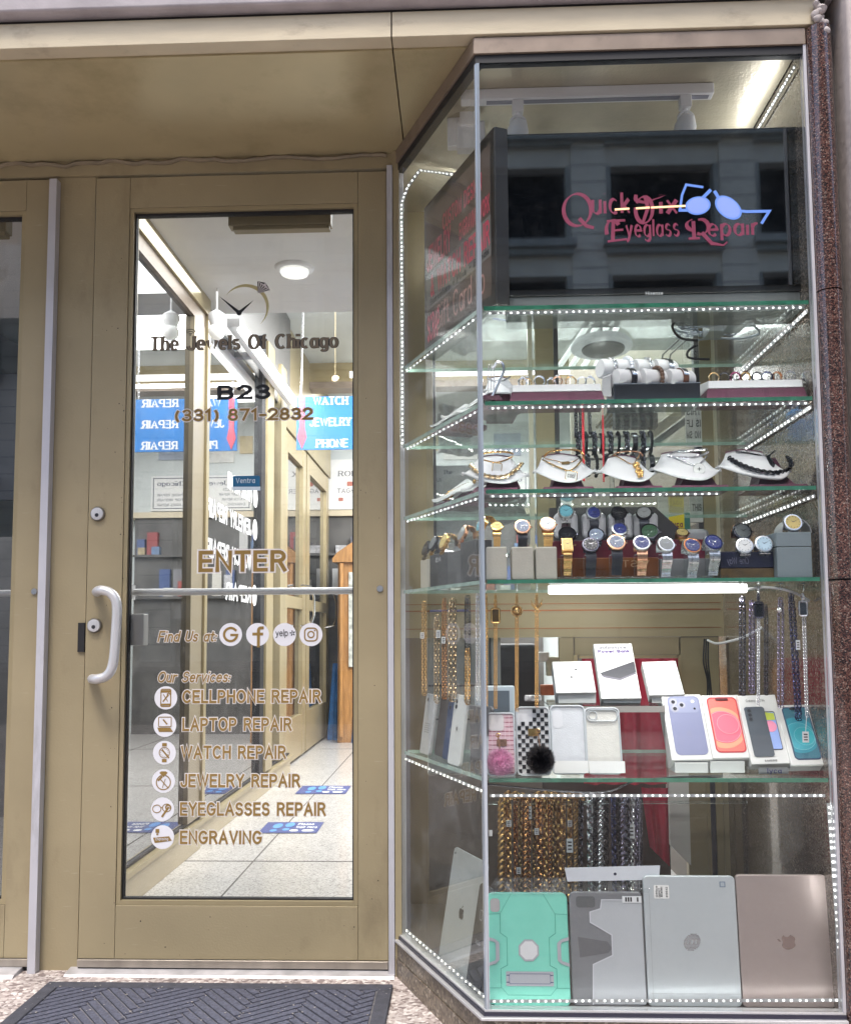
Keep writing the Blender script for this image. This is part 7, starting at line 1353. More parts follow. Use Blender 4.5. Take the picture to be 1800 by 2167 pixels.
art('back_phone', t, o, ux, up, n, rrect(W_*.52, H_*.72, W_*.07, cx=W_*.36, cy=H_*.46), mat('phone_slate', (.065,.08,.10), .35), .0017); art('camera_bar', t, o, ux, up, n, rrect(W_*.13, H_*.2, W_*.05, cx=W_*.22, cy=H_*.70), mat('phone_slate2', (.04,.05,.06), .3), .002)
for j in range(3): art('lens_picture', t, o, ux, up, n, circ(W_*.22, H_*(.76-.06*j), W_*.045), LENS, .0023)
# blue phone
t, o, ux, up, n, W_, H_ = lean('phone_box', 'white phone box picturing a teal phone at the right end of the shelf', 'phone box', (1675,1622), (1749,1616), (1646,1492), (1717,1491), .05, .13, .03, BOXW, G1)
cxp, cyp, wp_, hp = W_*.53, H_*.52, W_*.78, H_*.88; scr = (cxp-wp_*.45, cxp+wp_*.45, cyp-hp*.465, cyp+hp*.465)
art('phone_edge', t, o, ux, up, n, rrect(wp_, hp, W_*.12, cx=cxp, cy=cyp), mat('phone_navy', (.02,.05,.12), .3)); art('screen_picture', t, o, ux, up, n, rrect(wp_*.92, hp*.95, W_*.10, cx=cxp, cy=cyp), mat('teal_dark', (.03,.16,.23), .35), .0009)
for k, (r, col, cxo, cyo) in enumerate(((.58,(.02,.28,.38),.42,.48),(.45,(.04,.36,.46),.46,.46),(.30,(.03,.42,.50),.58,.46))): art('screen_circle', t, o, ux, up, n, inner(0, W_*cxo, H_*cyo, W_*r, scr), mat('teal_circle%d' % k, col, .35), .0012+.0003*k)
for r, cxo, cyo in ((.29,.58,.46),(.44,.46,.46)):
    q = MB(); pl = [(min(max(x, scr[0]+.001), scr[1]-.001), y) for x, y in circ(W_*cxo, H_*cyo, W_*r, 40)]; ribbon(q, pl+[pl[0]], .0007, lambda x, y, d: o+ux*x+up*y+n*.0024, 0); obj('screen_line', q, mat('cyan_line', (.25,.62,.70), .4), t)
art('notch', t, o, ux, up, n, rrect(W_*.34, H_*.035, W_*.03, cx=cxp, cy=cyp+hp*.455), mat('notch2', (.005,.01,.02), .3), .0027)
# props under the leaning boxes
zs5 = Z5+.0008
def stand_box(lb, x0, x1, Y, d, ytop, m): a, b = P(x0,1645,Y), P(x1,1645,Y); return one('riser', MB().box(a.x, b.x, Y, Y+d, zs5, P((x0+x1)/2, ytop, Y).z), m, lb, 'riser', bevel=.002)
stand_box('white carton under the lilac phone box', 1428, 1499, .075, .09, 1614, mat('carton', (.60,.61,.60), .5)); stand_box('white carton under the red phone box', 1503, 1577, .077, .09, 1611, MATS['carton'])
lh = thing('card_holder', 'clear card holder with blue lettering under the grey phone box', 'card holder', onshelf(P(1638,1645,.05), Z5))
obj('holder', MB().box(P(1585,1640,.055).x, P(1748,1640,.055).x, .055, .12, zs5, P(1640,1623,.055).z), ACRYL, lh); obj('card', MB().box(P(1605,1640,.06).x, P(1668,1640,.06).x, .06, .0615, zs5+.001, P(1640,1624,.06).z-.001), mat('grey_card', (.38,.39,.42), .5), lh)
q = MB(); lettering(q, 'lyca', P(1624,1636,.0595), UX, UZ, FN, 9/K(.06), .16, width=27/K(.06)); obj('lettering', q, mat('blue_ink', (.03,.03,.22), .5), lh)
# boxes on the clear riser
rs = thing('clear_riser', 'clear plastic riser under the earphone and battery boxes', 'riser', onshelf(P(1290,1640,.2), Z5))
zr_ = P(1290,1490,.14).z; a, b = P(1160,1500,.14).x, P(1404,1500,.14).x
obj('top', MB().box(a, b, .13, .30, zr_-.004, zr_-.001), ACRYL, rs); obj('front', MB().box(a, b, .13, .133, zs5, zr_-.0045), ACRYL, rs); obj('lip', MB().box(a, b, .1285, .1298, P(1290,1507,.14).z, zr_-.004), mat('lip_grey', (.35,.33,.31), .4), rs)
t, o, ux, up, n, W_, H_ = lean('earphone_box', 'white earphone box picturing two small earbuds', 'box', (1176,1468), (1261,1464), (1167,1401), (1248,1398), .15, .22, .035, BOXW)
EB = mat('earbud_grey', (.55,.55,.56), .4)
for x, y in ((.56,.70),(.42,.46)): art('earbud_picture', t, o, ux, up, n, circ(W_*x, H_*y, W_*.085, 18, .8), EB); art('earbud_picture', t, o, ux, up, n, [(W_*(x+.06),H_*(y-.05)),(W_*(x+.09),H_*(y-.05)),(W_*(x+.09),H_*(y-.34)),(W_*(x+.06),H_*(y-.34))], EB, .0007); art('earbud_picture', t, o, ux, up, n, circ(W_*(x+.02), H_*(y+.02), W_*.028, 10), INK, .001)
t, o, ux, up, n, W_, H_ = lean('battery_box', 'tall white box picturing a black power bank', 'box', (1272,1480), (1357,1477), (1250,1363), (1328,1361), .15, .25, .025, BOXW)
q = MB(); pl = [(W_*.5+x, H_*.925+y) for x, y in rrect(W_*.86, H_*.06, H_*.028)]; ribbon(q, pl+[pl[0]], .0007, lambda x, y, d: o+ux*x+up*y+n*.0008, 0); lettering(q, 'infinitive', o+ux*W_*.15+up*H_*.905, ux, up, n, H_*.032, .2, width=W_*.68, lift=.0008); obj('lettering', q, mat('slate_ink2', (.10,.10,.14), .5), t)
q = MB(); lettering(q, 'Power Bank', o+ux*W_*.10+up*H_*.825, ux, up, n, H_*.046, .24, width=W_*.80, lift=.0008); obj('purple_lettering', q, mat('purple_ink', (.07,.02,.20), .5), t)
q = MB(); lettering(q, '10000 mAh', o+ux*W_*.10+up*H_*.765, ux, up, n, H_*.042, .2, width=W_*.80, lift=.0008); obj('lilac_lettering', q, mat('lilac_ink', (.33,.27,.45), .5), t)
PBK = mat('bank_black', (.05,.05,.06), .4); art('bank_picture', t, o, ux, up, n, [(W_*.06,H_*.45),(W_*.98,H_*.66),(W_*.98,H_*.47),(W_*.90,H_*.43),(W_*.54,H_*.335),(W_*.12,H_*.40)], PBK); art('bank_picture', t, o, ux, up, n, [(W_*.08,H_*.415),(W_*.54,H_*.35),(W_*.97,H_*.455),(W_*.97,H_*.43),(W_*.54,H_*.315),(W_*.14,H_*.375)], mat('bank_edge', (.13,.12,.15), .4), .0009)
q = MB()
for x in (.13,.34,.55,.76): pl = circ(W_*x, H_*.145, W_*.07, 16); ribbon(q, pl+[pl[0]], .0005, lambda x, y, d: o+ux*x+up*y+n*.0008, 0)
for x in (.06,.27,.48,.69): lettering(q, 'mini', o+ux*W_*x+up*H_*.085, ux, up, n, H_*.012, .15, width=W_*.14, lift=.0008)
obj('icon_print', q, mat('grey_ink2', (.35,.35,.36), .5), t)
t, o, ux, up, n, W_, H_ = lean('phone_case_box', 'plain white box with small grey print leaning right of the battery box', 'box', (1374,1474), (1448,1467), (1353,1401), (1419,1398), .15, .22, .025, BOXW)
q = MB(); lettering(q, 'iPhone', o+ux*W_*.36+up*H_*.34, ux, up, n, H_*.035, .15, width=W_*.22, lift=.0008); lettering(q, 'Battery Pack', o+ux*W_*.3+up*H_*.27, ux, up, n, H_*.028, .12, width=W_*.34, lift=.0008); lettering(q, 'Case', o+ux*W_*.38+up*H_*.19, ux, up, n, H_*.026, .12, width=W_*.18, lift=.0008); obj('lettering', q, mat('grey_ink2', (.35,.35,.36), .5), t)
for i, (x0, x1, yt, lb) in enumerate(((1181,1261,1470,'small white carton under the earphone box'),(1277,1355,1482,'small white carton under the battery box'),(1380,1446,1476,'small white carton under the plain white box'))):
    a, b = P(x0,1488,.155), P(x1,1488,.155); one('carton', MB().box(a.x, b.x, .156, .20, zr_, P(x0,yt,.156).z-.001), MATS['carton'], lb, 'carton', bevel=.001)
# phone cases
CLEARC = mat('clear_case', (.66,.68,.72), .35, var=.04, vs=60, bump=.25, bs=350); CLEARW = mat('warm_clear_case', (.68,.67,.63), .4, var=.04, vs=60, bump=.4, bs=350); RIMC = mat('case_rim', (.52,.55,.58), .12, coat=.6)
def pcase(label, x0, x1, yt, yb, Y, m, cat='phone case', rim=RIMC, card=None, Yt=None):
    a, b = P(x0, yb, Y), P(x1, yb, Y); h = (P(x0, yt, (Yt or Y+.035)).z-a.z); w_ = b.x-a.x; t = thing('phone_case', label, cat, Vector(((a.x+b.x)/2, Y, Z5)), 'phone cases on the phone shelf'); dy = (Yt or Y+.035)-Y
    o = Vector((a.x, Y, zs5)); up = Vector((0, dy, h)); hh = up.length; up.normalize(); n = UX.cross(up); n = -n if n.y > 0 else n
    q = MB(); r = rrect(w_, hh, w_*.14, cx=w_/2, cy=hh/2); q.add([o+UX*x+up*y for x, y in r]+[o+UX*x+up*y-n*.004 for x, y in r], [tuple(range(24)), tuple(range(47,23,-1))]+[(i,24+i,24+(i+1)%24,(i+1)%24) for i in range(24)]); obj('back', q, m, t)
    obj('rim', MB().tube([o+UX*x+up*y+n*.001 for x, y in rrect(w_-.003, hh-.003, w_*.13, cx=w_/2, cy=hh/2)], .0022, 7, closed=True), rim, t, smooth=True)
    return t, o, up, n, w_, hh
t, o, up, n, W_, H_ = pcase('clear phone case with a narrow lens opening, third from the left', 1168, 1243, 1495, 1641, .06, CLEARC); art('lens_opening', t, o, UX, up, n, rrect(W_*.28, H_*.27, W_*.12, cx=W_*.22, cy=H_*.80), mat('case_grey', (.72,.73,.77), .3)); art('backing_card', t, o, UX, up, n, [(W_*.06,.002),(W_*1.02,.002),(W_*1.02,H_*.19),(W_*.06,H_*.19)], PAPER, .004)
t, o, up, n, W_, H_ = pcase('clear phone case with a wide lens bar at the top, beside the red curtain', 1242, 1318, 1500, 1641, .06, CLEARW)
pl = rrect(W_*.86, H_*.17, W_*.12, cx=W_*.5, cy=H_*.88); q = MB(); q.tube([o+UX*x+up*y+n*.002 for x, y in pl], .0012, 6, closed=True); pl = circ(W_*.24, H_*.88, W_*.12, 20); q.tube([o+UX*x+up*y+n*.002 for x, y in pl], .001, 6, closed=True); obj('lens_bar', q, RIMC, t, smooth=True); art('backing_card', t, o, UX, up, n, [(W_*.06,.002),(W_*1.06,.002),(W_*1.06,H_*.19),(W_*.06,H_*.19)], PAPER, .004)
# pink and checked cases with their pompoms
t, o, up, n, W_, H_ = pcase('pink tiled phone case behind the pink pompom', 1031, 1092, 1507, 1641, .035, mat('pink_case', (.72,.50,.55), .4))
q = MB(); q2 = MB()
for j in range(13): y = H_*(.05+.072*j); q.add([o+UX*x+up*yy+n*.0007 for x, yy in ((W_*.04,y),(W_*.96,y),(W_*.96,y+.0012),(W_*.04,y+.0012))], [(0,1,2,3)])
for i in range(7): x = W_*(.04+.15*i); q2.add([o+UX*xx+up*yy+n*.0009 for xx, yy in ((x,H_*.04),(x+.0009,H_*.04),(x+.0009,H_*.96),(x,H_*.96))], [(0,1,2,3)])
obj('tile_rows', q, mat('tile_red', (.35,.05,.10), .4), t); obj('tile_columns', q2, mat('tile_pink', (.80,.66,.70), .4), t); art('lens_opening', t, o, UX, up, n, rrect(W_*.55, H_*.26, W_*.12, cx=W_*.34, cy=H_*.84), mat('pink_white', (.70,.66,.66), .3), .0013)
art('buckle', t, o, UX, up, n, rrect(W_*.36, H_*.11, .002, cx=W_*.52, cy=H_*.52), mat('buckle', (.35,.20,.14), .3, .8, .3, 150), .002)
t, o, up, n, W_, H_ = pcase('black and white checked phone case behind the black pompom', 1094, 1167, 1496, 1641, .045, mat('check_white', (.74,.74,.76), .3))
q = MB(); nx, ny = 8, 15
for i in range(nx):
    for j in range(ny):
        if (i+j) % 2 or (i < 4 and j > 11): continue
        x0, x1 = W_*(.04+.92*i/nx), W_*(.04+.92*(i+.92)/nx); y0, y1 = H_*(.03+.94*j/ny), H_*(.03+.94*(j+.92)/ny); q.add([o+UX*x+up*y+n*l for l in (.0005,.0022) for x, y in ((x0,y0),(x1,y0),(x1,y1),(x0,y1))], [(4,5,6,7),(0,4,7,3),(1,2,6,5),(0,1,5,4),(2,3,7,6)])
obj('black_check', q, mat('check_black', (.015,.016,.02), .25), t); art('buckle', t, o, UX, up, n, rrect(W_*.30, H_*.11, .002, cx=W_*.50, cy=H_*.62), GOLDM, .003)
def pompom(x, y, rpx, Y, m, label, ring_m):
    c = P(x, y, Y); R0 = rpx/K(Y); t = thing('pompom', label, 'pompom', c-UZ*R0); obj('core', MB().ball(c, R0*.72, 30, 20), m, t, smooth=True); q = MB(); random.seed(int(x))
    for i in range(5000):
        z = random.uniform(-1,1); a = random.uniform(0,2*math.pi); s = math.sqrt(1-z*z); d = Vector((s*math.cos(a), s*math.sin(a), z)); tt = d.orthogonal().normalized(); tt = (tt*math.cos(a*7)+d.cross(tt)*math.sin(a*7)); e = (d+tt*random.uniform(-.35,.35)).normalized()
        q.add([c+d*R0*.66-tt*.0008, c+d*R0*.66+tt*.0008, c+e*R0*random.uniform(.86,1.1)], [(0,1,2)])
    obj('fur', q, m, t); obj('cord', MB().tube([c+UZ*R0*.8, c+UZ*(R0*1.3)+Vector((-.002,.004,0)), c+UZ*(R0*2.0)+Vector((-.004,.01,0))], .0013, 6), ring_m, t); obj('charm_ring', MB().torus(c+UZ*(R0*1.9)+Vector((-.004,.004,0)), .004, .0009), GOLDM, t)
pompom(1058,1613,29,.02,mat('pink_fur', (.85,.44,.62), .9, var=.3, vs=220),'fluffy pink pompom hanging in front of the pink case', ROSE); pompom(1143,1608,31,.02,mat('black_fur', (.008,.008,.011), .9, spec=.1),'fluffy black pompom hanging in front of the checked case', ROSE)
# mini camera shaped charm above the checked case, pale box behind the pink case
q = MB(); c = P(1127,1478,.06); q.box(c.x-.018, c.x+.018, .055, .062, c.z-.006, c.z+.007); one('checked_charm', q, mat('charm_check', (.6,.6,.62), .4, var=.8, vs=130), 'small checked strap tab above the checked case', 'strap', bevel=.003)
pbx = thing('pale_box', 'pale blue white box with a dark window behind the pink case', 'box', onshelf(P(1045,1640,.2), Z5))
a, b = P(1005,1506,.16), P(1089,1506,.16); zt3 = P(1045,1453,.16).z; obj('body', MB().box(a.x, b.x, .16, .2, zs5, zt3), mat('pale_blue_box', (.62,.70,.76), .4), pbx, bevel=.002); a2, b2 = P(1032,1470,.158), P(1078,1506,.158); obj('window', MB().box(a2.x, b2.x, .1585, .1598, b2.z, P(1045,1462,.158).z), mat('box_window', (.16,.19,.22), .15), pbx)
# phones on the slanting part of the shelf
def sphone(u0, u1, h, off, m, label, ob=.0, lens=0, emblem=None, txt=False, cat='phone'):
    t = thing('smartphone', label, cat, S((u0+u1)/2, zs5, off+.02), 'phones on the slanting shelf'); w_ = u1-u0; o = S(u1, zs5, off); ux = -AU; up = (UZ*math.cos(R_(8))-AN*math.sin(R_(8))).normalized(); n = ux.cross(up); n = n if n.dot(AN) > 0 else -n
    r = rrect(w_, h, w_*.13, cx=w_/2, cy=h/2); q = MB(); q.add([o+ux*x+up*y for x, y in r]+[o+ux*x+up*y-n*.008 for x, y in r], [tuple(range(24)), tuple(range(47,23,-1))]+[(i,24+i,24+(i+1)%24,(i+1)%24) for i in range(24)]); obj('body', q, m, t, bevel=.0015)
    for j in range(lens): art('lens', t, o, ux, up, n, circ(w_*.25, h*(.90-.075*j), w_*.075), LENS)
    if emblem: apple(t, o, ux, up, n, w_*.5, h*.52, w_*.13, emblem, .0008)
    if txt:
        q = MB()
        for j in range(5): q.add([o+ux*x+up*y+n*.0007 for x, y in ((w_*.25,h*(.36+.035*j)),(w_*.75,h*(.36+.035*j)),(w_*.75,h*(.372+.035*j)),(w_*.25,h*(.372+.035*j)))], [(0,1,2,3)])
        obj('label_print', q, mat('grey_ink2', (.35,.35,.36), .5), t)
    return t
sphone(.385,.45,.150,.03,mat('silver_phone', (.60,.61,.63), .35, .3),'slim silver phone leaning at the door end of the slanting shelf',lens=1,txt=True); sphone(.335,.40,.150,.05,mat('brown_phone', (.09,.08,.075), .35),'dark brown phone behind the slim silver phone')
sphone(.26,.325,.138,.04,mat('blue_phone', (.025,.06,.16), .3),'dark blue phone with a fruit emblem between the dark and white phones',emblem=mat('emblem_silver', (.3,.33,.4), .3, .8),lens=1); sphone(.175,.245,.160,.02,mat('white_phone', (.74,.75,.74), .3),'white phone with two lenses on the slanting shelf',emblem=mat('emblem_grey', (.25,.25,.27), .3, .5),lens=2)
sphone(.105,.17,.140,.05,mat('grey_phone', (.12,.12,.125), .4),'dark grey phone with an orange edge right of the white phone'); sblock('grey_carton', .045, .095, .012, .035, zs5, Z5+.145, mat('carton_grey', (.14,.14,.145), .4), 'dark grey carton with faint mirrored letters beside the corner joint', 'carton')
q = MB(); 
for z_, s_ in ((Z5+.112,'REPAIR'),(Z5+.066,'REPAIR'),(Z5+.022,'REPAIR')): lettering(q, s_, S(.047,z_,.0114), AU, UZ, AN, .013, .15, width=.045, lift=.0008)
one('carton_letters', q, mat('faint_ink', (.06,.06,.065), .4), 'faint mirrored letters on the dark grey carton', 'lettering')

# ------------------------------------------------------------------ chain curtain of the bottom section
random.seed(21)
bar = MB(); p0, p1 = P(1030,1700,.37), P(1580,1698,.37); bar.tube([p0, p1], .0035, 8); one('hanging_bar', bar, ACRYL, 'clear bar carrying the chain curtain in the bottom section', 'bar')
DARKG = mat('dark_old_gold', (.28,.17,.07), .3, 1, .3, 90)
cur = ((1062,ANTG,15),(1076,ANTG,11),(1090,COPG,10),(1100,DARKG,9),(1112,COPG,13),(1129,DARKG,9),(1139,COPG,13),(1153,ANTG,11),(1163,COPG,10),(1173,DARKG,10),(1184,ANTG,14),(1205,ANTG,11),(1217,DARKG,10),(1229,GUN,11),(1247,BSIL,13),(1259,BLKM,10),(1270,BSIL,11),(1283,BLKM,12),(1296,NAVM,10),(1306,BLKM,9),(1316,VIOL,13),(1327,GUN,10),(1338,SILV,8),(1346,VIOL,8),(1353,GUN,7))
nmz = {'antique_gold':'antique gold','gold_metal':'gold','copper_gold':'copper gold','dark_old_gold':'dark old gold','gunmetal':'gunmetal','bright_silver':'bright silver','black_metal':'black','navy_metal':'navy','violet_steel':'violet steel','silver_metal':'silver'}
tags = {1076:(1076,1743,10,13),1129:(1119,1720,10,26),1139:(1135,1760,9,13),1205:(1205,1743,9,13),1217:(1205,1790,13,28),1247:(1257,1713,10,15),1338:(1335,1760,14,28),1100:(1097,1843,9,13)}
for i, (x, m, w_) in enumerate(cur):
    n_ = i if i < 13 else i-13; n2 = ORD[n_] if n_ < 15 else ''
    hang(x, 1684, 1905, .36+.012*(i % 3), m, w_*.92, '%s %s chain, %s from left in the %s part of the chain curtain' % (('thick' if w_ > 12 else 'thin' if w_ < 10 else 'medium'), nmz[m.name], n2, ('gold' if i < 13 else 'dark')), strands=1, dx=random.uniform(-3,4), tagp=tags.get(x), grp='chain curtain in the bottom section', both=(i % 4 != 0), th=w_/K(.37)*.2)
    if i % 2 == 0: hang(x+w_*.55, 1686, 1905, .385, m, w_*.7, '%s chain just behind the %s chain of the curtain\'s %s part' % (nmz[m.name], n2, ('gold' if i < 13 else 'dark')), strands=1, grp='chain curtain in the bottom section')
q = MB(); 
for i in range(16):
    x = random.uniform(1055,1235); q.chain([P(x,1690,.35), P(x+random.uniform(6,14),1682+random.uniform(-6,0),.345), P(x+random.uniform(16,24),1692,.35)], .012, .010, .0018)
one('chain_heap', q, ANTG, 'heap of gold chain ends lying over the clear bar', 'chain', smooth=60)

# ------------------------------------------------------------------ tablets and laptops on the case floor
ZFL = .0935
def leaner(nm, label, cat, x0, x1, yt, Yb, Yt, thick, m, rad=.012, grp=None, bev=.0025):
    a, b = P(x0, 2120, Yb), P(x1, 2120, Yb); zt3 = P((x0+x1)/2, yt, Yt).z; o = Vector((a.x, Yb, ZFL)); up = Vector((0, Yt-Yb, zt3-ZFL)); h = up.length; up.normalize(); w_ = b.x-a.x; n = UX.cross(up); n = -n if n.y > 0 else n
    t = thing(nm, label, cat, Vector(((a.x+b.x)/2, Yb, ZFL)), grp); r = rrect(w_, h, rad, 6, w_/2, h/2); k = len(r); q = MB(); q.add([o+UX*x+up*y for x, y in r]+[o+UX*x+up*y-n*thick for x, y in r], [tuple(range(k)), tuple(range(2*k-1,k-1,-1))]+[(i,k+i,k+(i+1)%k,(i+1)%k) for i in range(k)]); obj('body', q, m, t, bevel=bev)
    return t, o, up, n, w_, h
MINT = mat('mint_case', (.20,.62,.50), .45, var=.05, vs=9, bump=.1, bs=80); MINTD = mat('mint_groove', (.07,.36,.27), .5); CG = mat('case_grey2', (.40,.41,.45), .45)
t, o, up, n, W_, H_ = leaner('tablet_case', 'mint green rugged tablet case with a round window and a grey kickstand', 'tablet case', 1033, 1208, 1889, .035, .075, .012, MINT, .014, bev=.004)
q = MB(); L2 = lambda pts, w2=.0014: [ribbon(q, [(W_*x, H_*y) for x, y in pts], w2, lambda x, y, d: o+UX*x+up*y+n*(.0006), 0)]
for s in (0, 1):
    f_ = lambda x: 1-x if s else x
    L2([(f_(.16),.81),(f_(.16),.64),(f_(.24),.60),(f_(.24),.36),(f_(.16),.33),(f_(.16),.17)]); L2([(f_(0.01),.805),(f_(.16),.81),(f_(.30),.985)], .001); L2([(f_(.01),.165),(f_(.17),.165),(f_(.24),.105)], .001)
L2([(.24,.105),(.76,.105)], .001); obj('groove', q, MINTD, t)
q = MB()
for s in (0, 1):
    f_ = lambda x: 1-x if s else x
    q.add([o+UX*W_*f_(x)+up*H_*y+n*l for l in (.0004,.002) for x, y in ((.0,.61),(.10,.585),(.145,.555),(.145,.405),(.10,.375),(.0,.35),(.0,.38),(.09,.40),(.10,.42),(.10,.54),(.09,.56),(.0,.58))], [tuple(range(12,24)) if not s else tuple(range(23,11,-1))])
obj('grip', q, CG, t)
oc = [(W_*.505+W_*.135*math.cos(R_(22.5+45*k)), H_*.49+W_*.135*math.sin(R_(22.5+45*k))) for k in range(8)]; art('logo_window', t, o, UX, up, n, oc, CG, .0012); oc = [(W_*.505+W_*.112*math.cos(R_(22.5+45*k)), H_*.49+W_*.112*math.sin(R_(22.5+45*k))) for k in range(8)]; art('logo_window', t, o, UX, up, n, oc, mat('window_pale', (.66,.66,.68), .4), .0016)
art('camera_window', t, o, UX, up, n, rrect(W_*.12, H_*.12, W_*.04, cx=W_*.10, cy=H_*.885), mat('camera_pinkgrey', (.42,.40,.40), .3), .0008)
art('kickstand', t, o, UX, up, n, rrect(W_*.58, H_*.125, .002, cx=W_*.51, cy=H_*.245), CG, .0012); q = MB()
pl = [(W_*.51+x, H_*.245+y) for x, y in rrect(W_*.50, H_*.085, .002)]; ribbon(q, pl+[pl[0]], .0009, lambda x, y, d: o+UX*x+up*y+n*.0016, 0)
for x, y in ((.245,.275),(.245,.215),(.775,.275),(.775,.215)): q.add([o+UX*W_*(x+a)+up*H_*(y+b)+n*.0018 for a, b in ((-.02,-.004),(.02,-.004),(.02,.004),(-.02,.004))], [(0,1,2,3)])
obj('kickstand_line', q, mat('line_blue', (.08,.10,.2), .5), t)
slv = MB(); slv.add([P(1030,1893,.07), P(1210,1893,.07), P(1196,1858,.10), P(1048,1858,.10)], [(0,1,2,3)]); slv.add([p+Vector((0,.002,0)) for p in (P(1030,1893,.07), P(1210,1893,.07), P(1196,1858,.10), P(1048,1858,.10))], [(3,2,1,0)])
one('plastic_sleeve', slv, glass('clear_film', (.90,.92,.93), .35, .10, 60, .0), 'clear plastic sleeve standing up behind the mint tablet case', 'sleeve')
t, o, up, n, W_, H_ = leaner('tablet_case', 'grey tablet case in clear packaging with a white header card', 'tablet case', 1211, 1370, 1888, .045, .075, .01, mat('rugged_grey', (.19,.195,.21), .5, var=.08, vs=8), .012)
art('clear_back', t, o, UX, up, n, [(W_*x, H_*y) for x, y in ((.98,.985-.06),(.44,.925),(.42,.85),(.28,.82),(.28,.73),(.56,.62),(.56,.44),(.30,.36),(.28,.02),(.98,.02))], mat('clear_grey', (.44,.46,.49), .3, var=.06, vs=6), .0008)
q = MB(); pl = [(W_*x, H_*y) for x, y in ((.97,.93),(.44,.93),(.42,.85),(.275,.82),(.275,.73),(.56,.62),(.56,.44),(.295,.36),(.275,.02))]; ribbon(q, pl, .0025, lambda x, y, d: o+UX*x+up*y+n*.0014, 0); obj('rib_edge', q, mat('pale_edge', (.55,.56,.6), .3), t)
art('camera_window', t, o, UX, up, n, rrect(W_*.26, H_*.10, .006, cx=W_*.22, cy=H_*.91), mat('cam_dark', (.11,.115,.12), .3), .0009)
art('size_tag', t, o, UX, up, n, [(W_*.72,H_*.905),(W_*.98,H_*.905),(W_*.98,H_*.965),(W_*.72,H_*.965)], TAGM, .002); q = MB(); lettering(q, 'III I', o+UX*W_*.77+up*H_*.92, UX, up, n, H_*.03, .3, width=W_*.16, lift=.0026); obj('tag_print', q, INK, t)
art('grip_seam', t, o, UX, up, n, [(W_*.1,H_*.60),(W_*.5,H_*.56),(W_*.56,H_*.50),(W_*.5,H_*.46),(W_*.12,H_*.42)], mat('grip_dark', (.13,.13,.14), .5), .0005)
hc = MB(); hp_ = [P(1194,1837,.085), P(1396,1832,.085), P(1394,1862,.08), P(1200,1866,.08)]; hc.add(hp_+[p+Vector((0,.0008,0)) for p in hp_], [(3,2,1,0),(4,5,6,7),(0,1,5,4),(1,2,6,5),(2,3,7,6),(3,0,4,7)]); o2 = obj('header_card', hc, mat('header', (.56,.58,.63), .5, var=.04, vs=20), t)
obj('header_hole', MB().lathe([(.0032,0),(.003,.0006)], P(1301,1850,.0818), 'y', 14), NAVY, t)
sl2 = MB(); f4 = [P(1205,1867,.08), P(1382,1864,.08), P(1372,1890,.06), P(1208,1890,.06)]; sl2.add(f4, [(3,2,1,0)]); obj('film', sl2, MATS['clear_film'], t)
ALL = mat('silver_lid', (.50,.54,.565), .38, .35, .03, 4); PINKL = mat('rose_lid', (.36,.30,.285), .38, .35, .03, 4)
t, o, up, n, W_, H_ = leaner('laptop', 'closed silver laptop standing on its side with a white asset sticker', 'laptop', 1371, 1570, 1854, .045, .07, .012, ALL, .01)
art('asset_sticker', t, o, UX, up, n, rrect(W_*.165, H_*.105, .002, cx=W_*.195, cy=H_*.875), PAPER, .0008); q = MB()
for x, s_, c_ in ((.125,'Office',.10),(.155,'DEPOT',.08),(.235,'819542',.09)): lettering(q, s_, o+UX*W_*(x+.025)+up*H_*.835, up, -UX, n, W_*.018, .2, width=H_*c_*.85, lift=.0012)
for k in range(9): q.add([o+UX*W_*x+up*H_*(.838+.009*k)+n*.0012 for x in (.185,.205)]+[o+UX*W_*x+up*H_*(.838+.009*k+.004+.002*(k % 3 == 0))+n*.0012 for x in (.205,.185)], [(0,1,2,3)])
obj('sticker_print', q, INK, t); art('chip_sticker', t, o, UX, up, n, rrect(W_*.065, H_*.045, .001, cx=W_*.86, cy=H_*.935), mat('sticker_slate', (.20,.25,.32), .4), .0008); art('chip_sticker', t, o, UX, up, n, rrect(W_*.04, H_*.03, .001, cx=W_*.86, cy=H_*.935), mat('sticker_pale', (.42,.47,.52), .4), .0011)
EMB = mat('emboss', (.40,.42,.44), .15, .8, .1, 60); q = MB()
for k in range(13):
    yy = -1+2*(k+.5)/13; xx = math.sqrt(1-yy*yy)
    if abs(yy) < .3: segs = ((-xx,-.55),(-.42,-.12),(.10,.38),(.55,xx))
    else: segs = ((-xx,xx),)
    for a_, b_ in segs: q.add([o+UX*(W_*.5+W_*.088*x+W_*.02*yy)+up*(H_*.49+W_*.088*y)+n*.0009 for x, y in ((a_,yy-.06),(b_,yy-.06),(b_,yy+.06),(a_,yy+.06))], [(0,1,2,3)])
obj('round_emblem', q, EMB, t); q = MB(); ribbon(q, [(W_*.06,H_*.06),(W_*.06,H_*.86)], .0008, lambda x, y, d: o+UX*x+up*y+n*.0006, 0); ribbon(q, [(W_*.04,H_*.10),(W_*.99,H_*.10)], .0008, lambda x, y, d: o+UX*x+up*y+n*.0006, 0); obj('lid_line', q, mat('lid_line', (.36,.38,.40), .4), t)
t, o, up, n, W_, H_ = leaner('laptop', 'closed rose gold laptop standing on its side with a fruit emblem', 'laptop', 1571.5, 1768, 1852, .045, .07, .012, PINKL, .009)
apple(t, o, UX, up, n, W_*.52, H_*.49, W_*.15, mat('rose_emblem', (.25,.19,.175), .12, .7), .0009, 90)
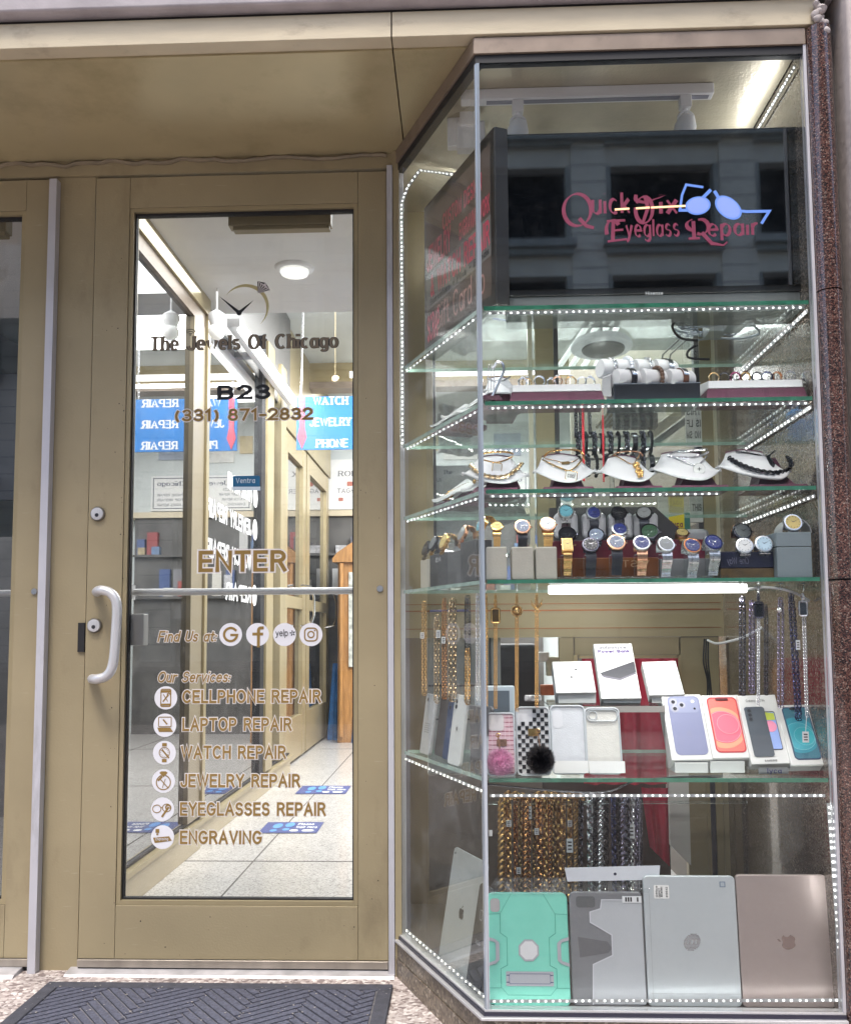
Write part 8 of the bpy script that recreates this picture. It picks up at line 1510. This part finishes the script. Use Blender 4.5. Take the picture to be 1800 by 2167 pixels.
# tablets behind the slanting pane
def stablet(u0, u1, h, off, m, label, em=None, txt=None):
    t = thing('tablet', label, 'tablet', S((u0+u1)/2, ZFL, off+.03)); w_ = u1-u0; o = S(u1, ZFL, off); ux = -AU; up = (UZ*math.cos(R_(10))-AN*math.sin(R_(10))).normalized(); n = ux.cross(up); n = n if n.dot(AN) > 0 else -n
    r = rrect(w_, h, .012, 5, w_/2, h/2); q = MB(); q.add([o+ux*x+up*y for x, y in r]+[o+ux*x+up*y-n*.007 for x, y in r], [tuple(range(24)), tuple(range(47,23,-1))]+[(i,24+i,24+(i+1)%24,(i+1)%24) for i in range(24)]); obj('body', q, m, t, bevel=.002)
    if em: apple(t, o, ux, up, n, w_*.5, h*.5, w_*.13, em, .0009); art('lens', t, o, ux, up, n, circ(w_*.07, h*.95, .003, 12), LENS)
    if txt: q = MB(); lettering(q, txt, o+ux*w_*.3+up*h*.45, ux, up, n, .008, .16, width=w_*.35, lift=.0008); obj('lettering', q, mat('grey_print', (.4,.4,.42), .5), t); q = MB(); pl = rrect(.012,.02,.003,cx=w_*.45,cy=h*.72); ribbon(q, pl+[pl[0]], .0012, lambda x, y, d: o+ux*x+up*y+n*.0008, 0); obj('camera_ring', q, mat('grey_print', (.4,.4,.42), .5), t)
    return t
stablet(.15,.335,.262,.03,mat('silver_tablet', (.52,.55,.55), .35, .4),'silver tablet with a dark fruit emblem behind the slanting pane',em=mat('emblem_dark', (.06,.06,.065), .3)); stablet(.075,.145,.225,.016,mat('dark_tablet', (.045,.046,.05), .35),'dark tablet with small letters beside the corner joint',txt='SAMSUNG')
q = MB(); a, b = P(1010,1763,.02), P(1038,1763,.02); q.box(P(1034,1763,.02).x, P(1041,1763,.02).x, .012, .0128, P(1036,1770,.012).z, P(1036,1757,.012).z); one('paper_tab', q, PAPER, 'small white paper tab on the front pane by the corner joint', 'paper tab')
q = MB(); slab(q, .006, .022, .008, .0088, P(1015,1770,.0).z, P(1015,1757,.0).z); one('paper_tab', q, PAPER, 'small white paper tab on the slanting pane by the corner joint', 'paper tab')
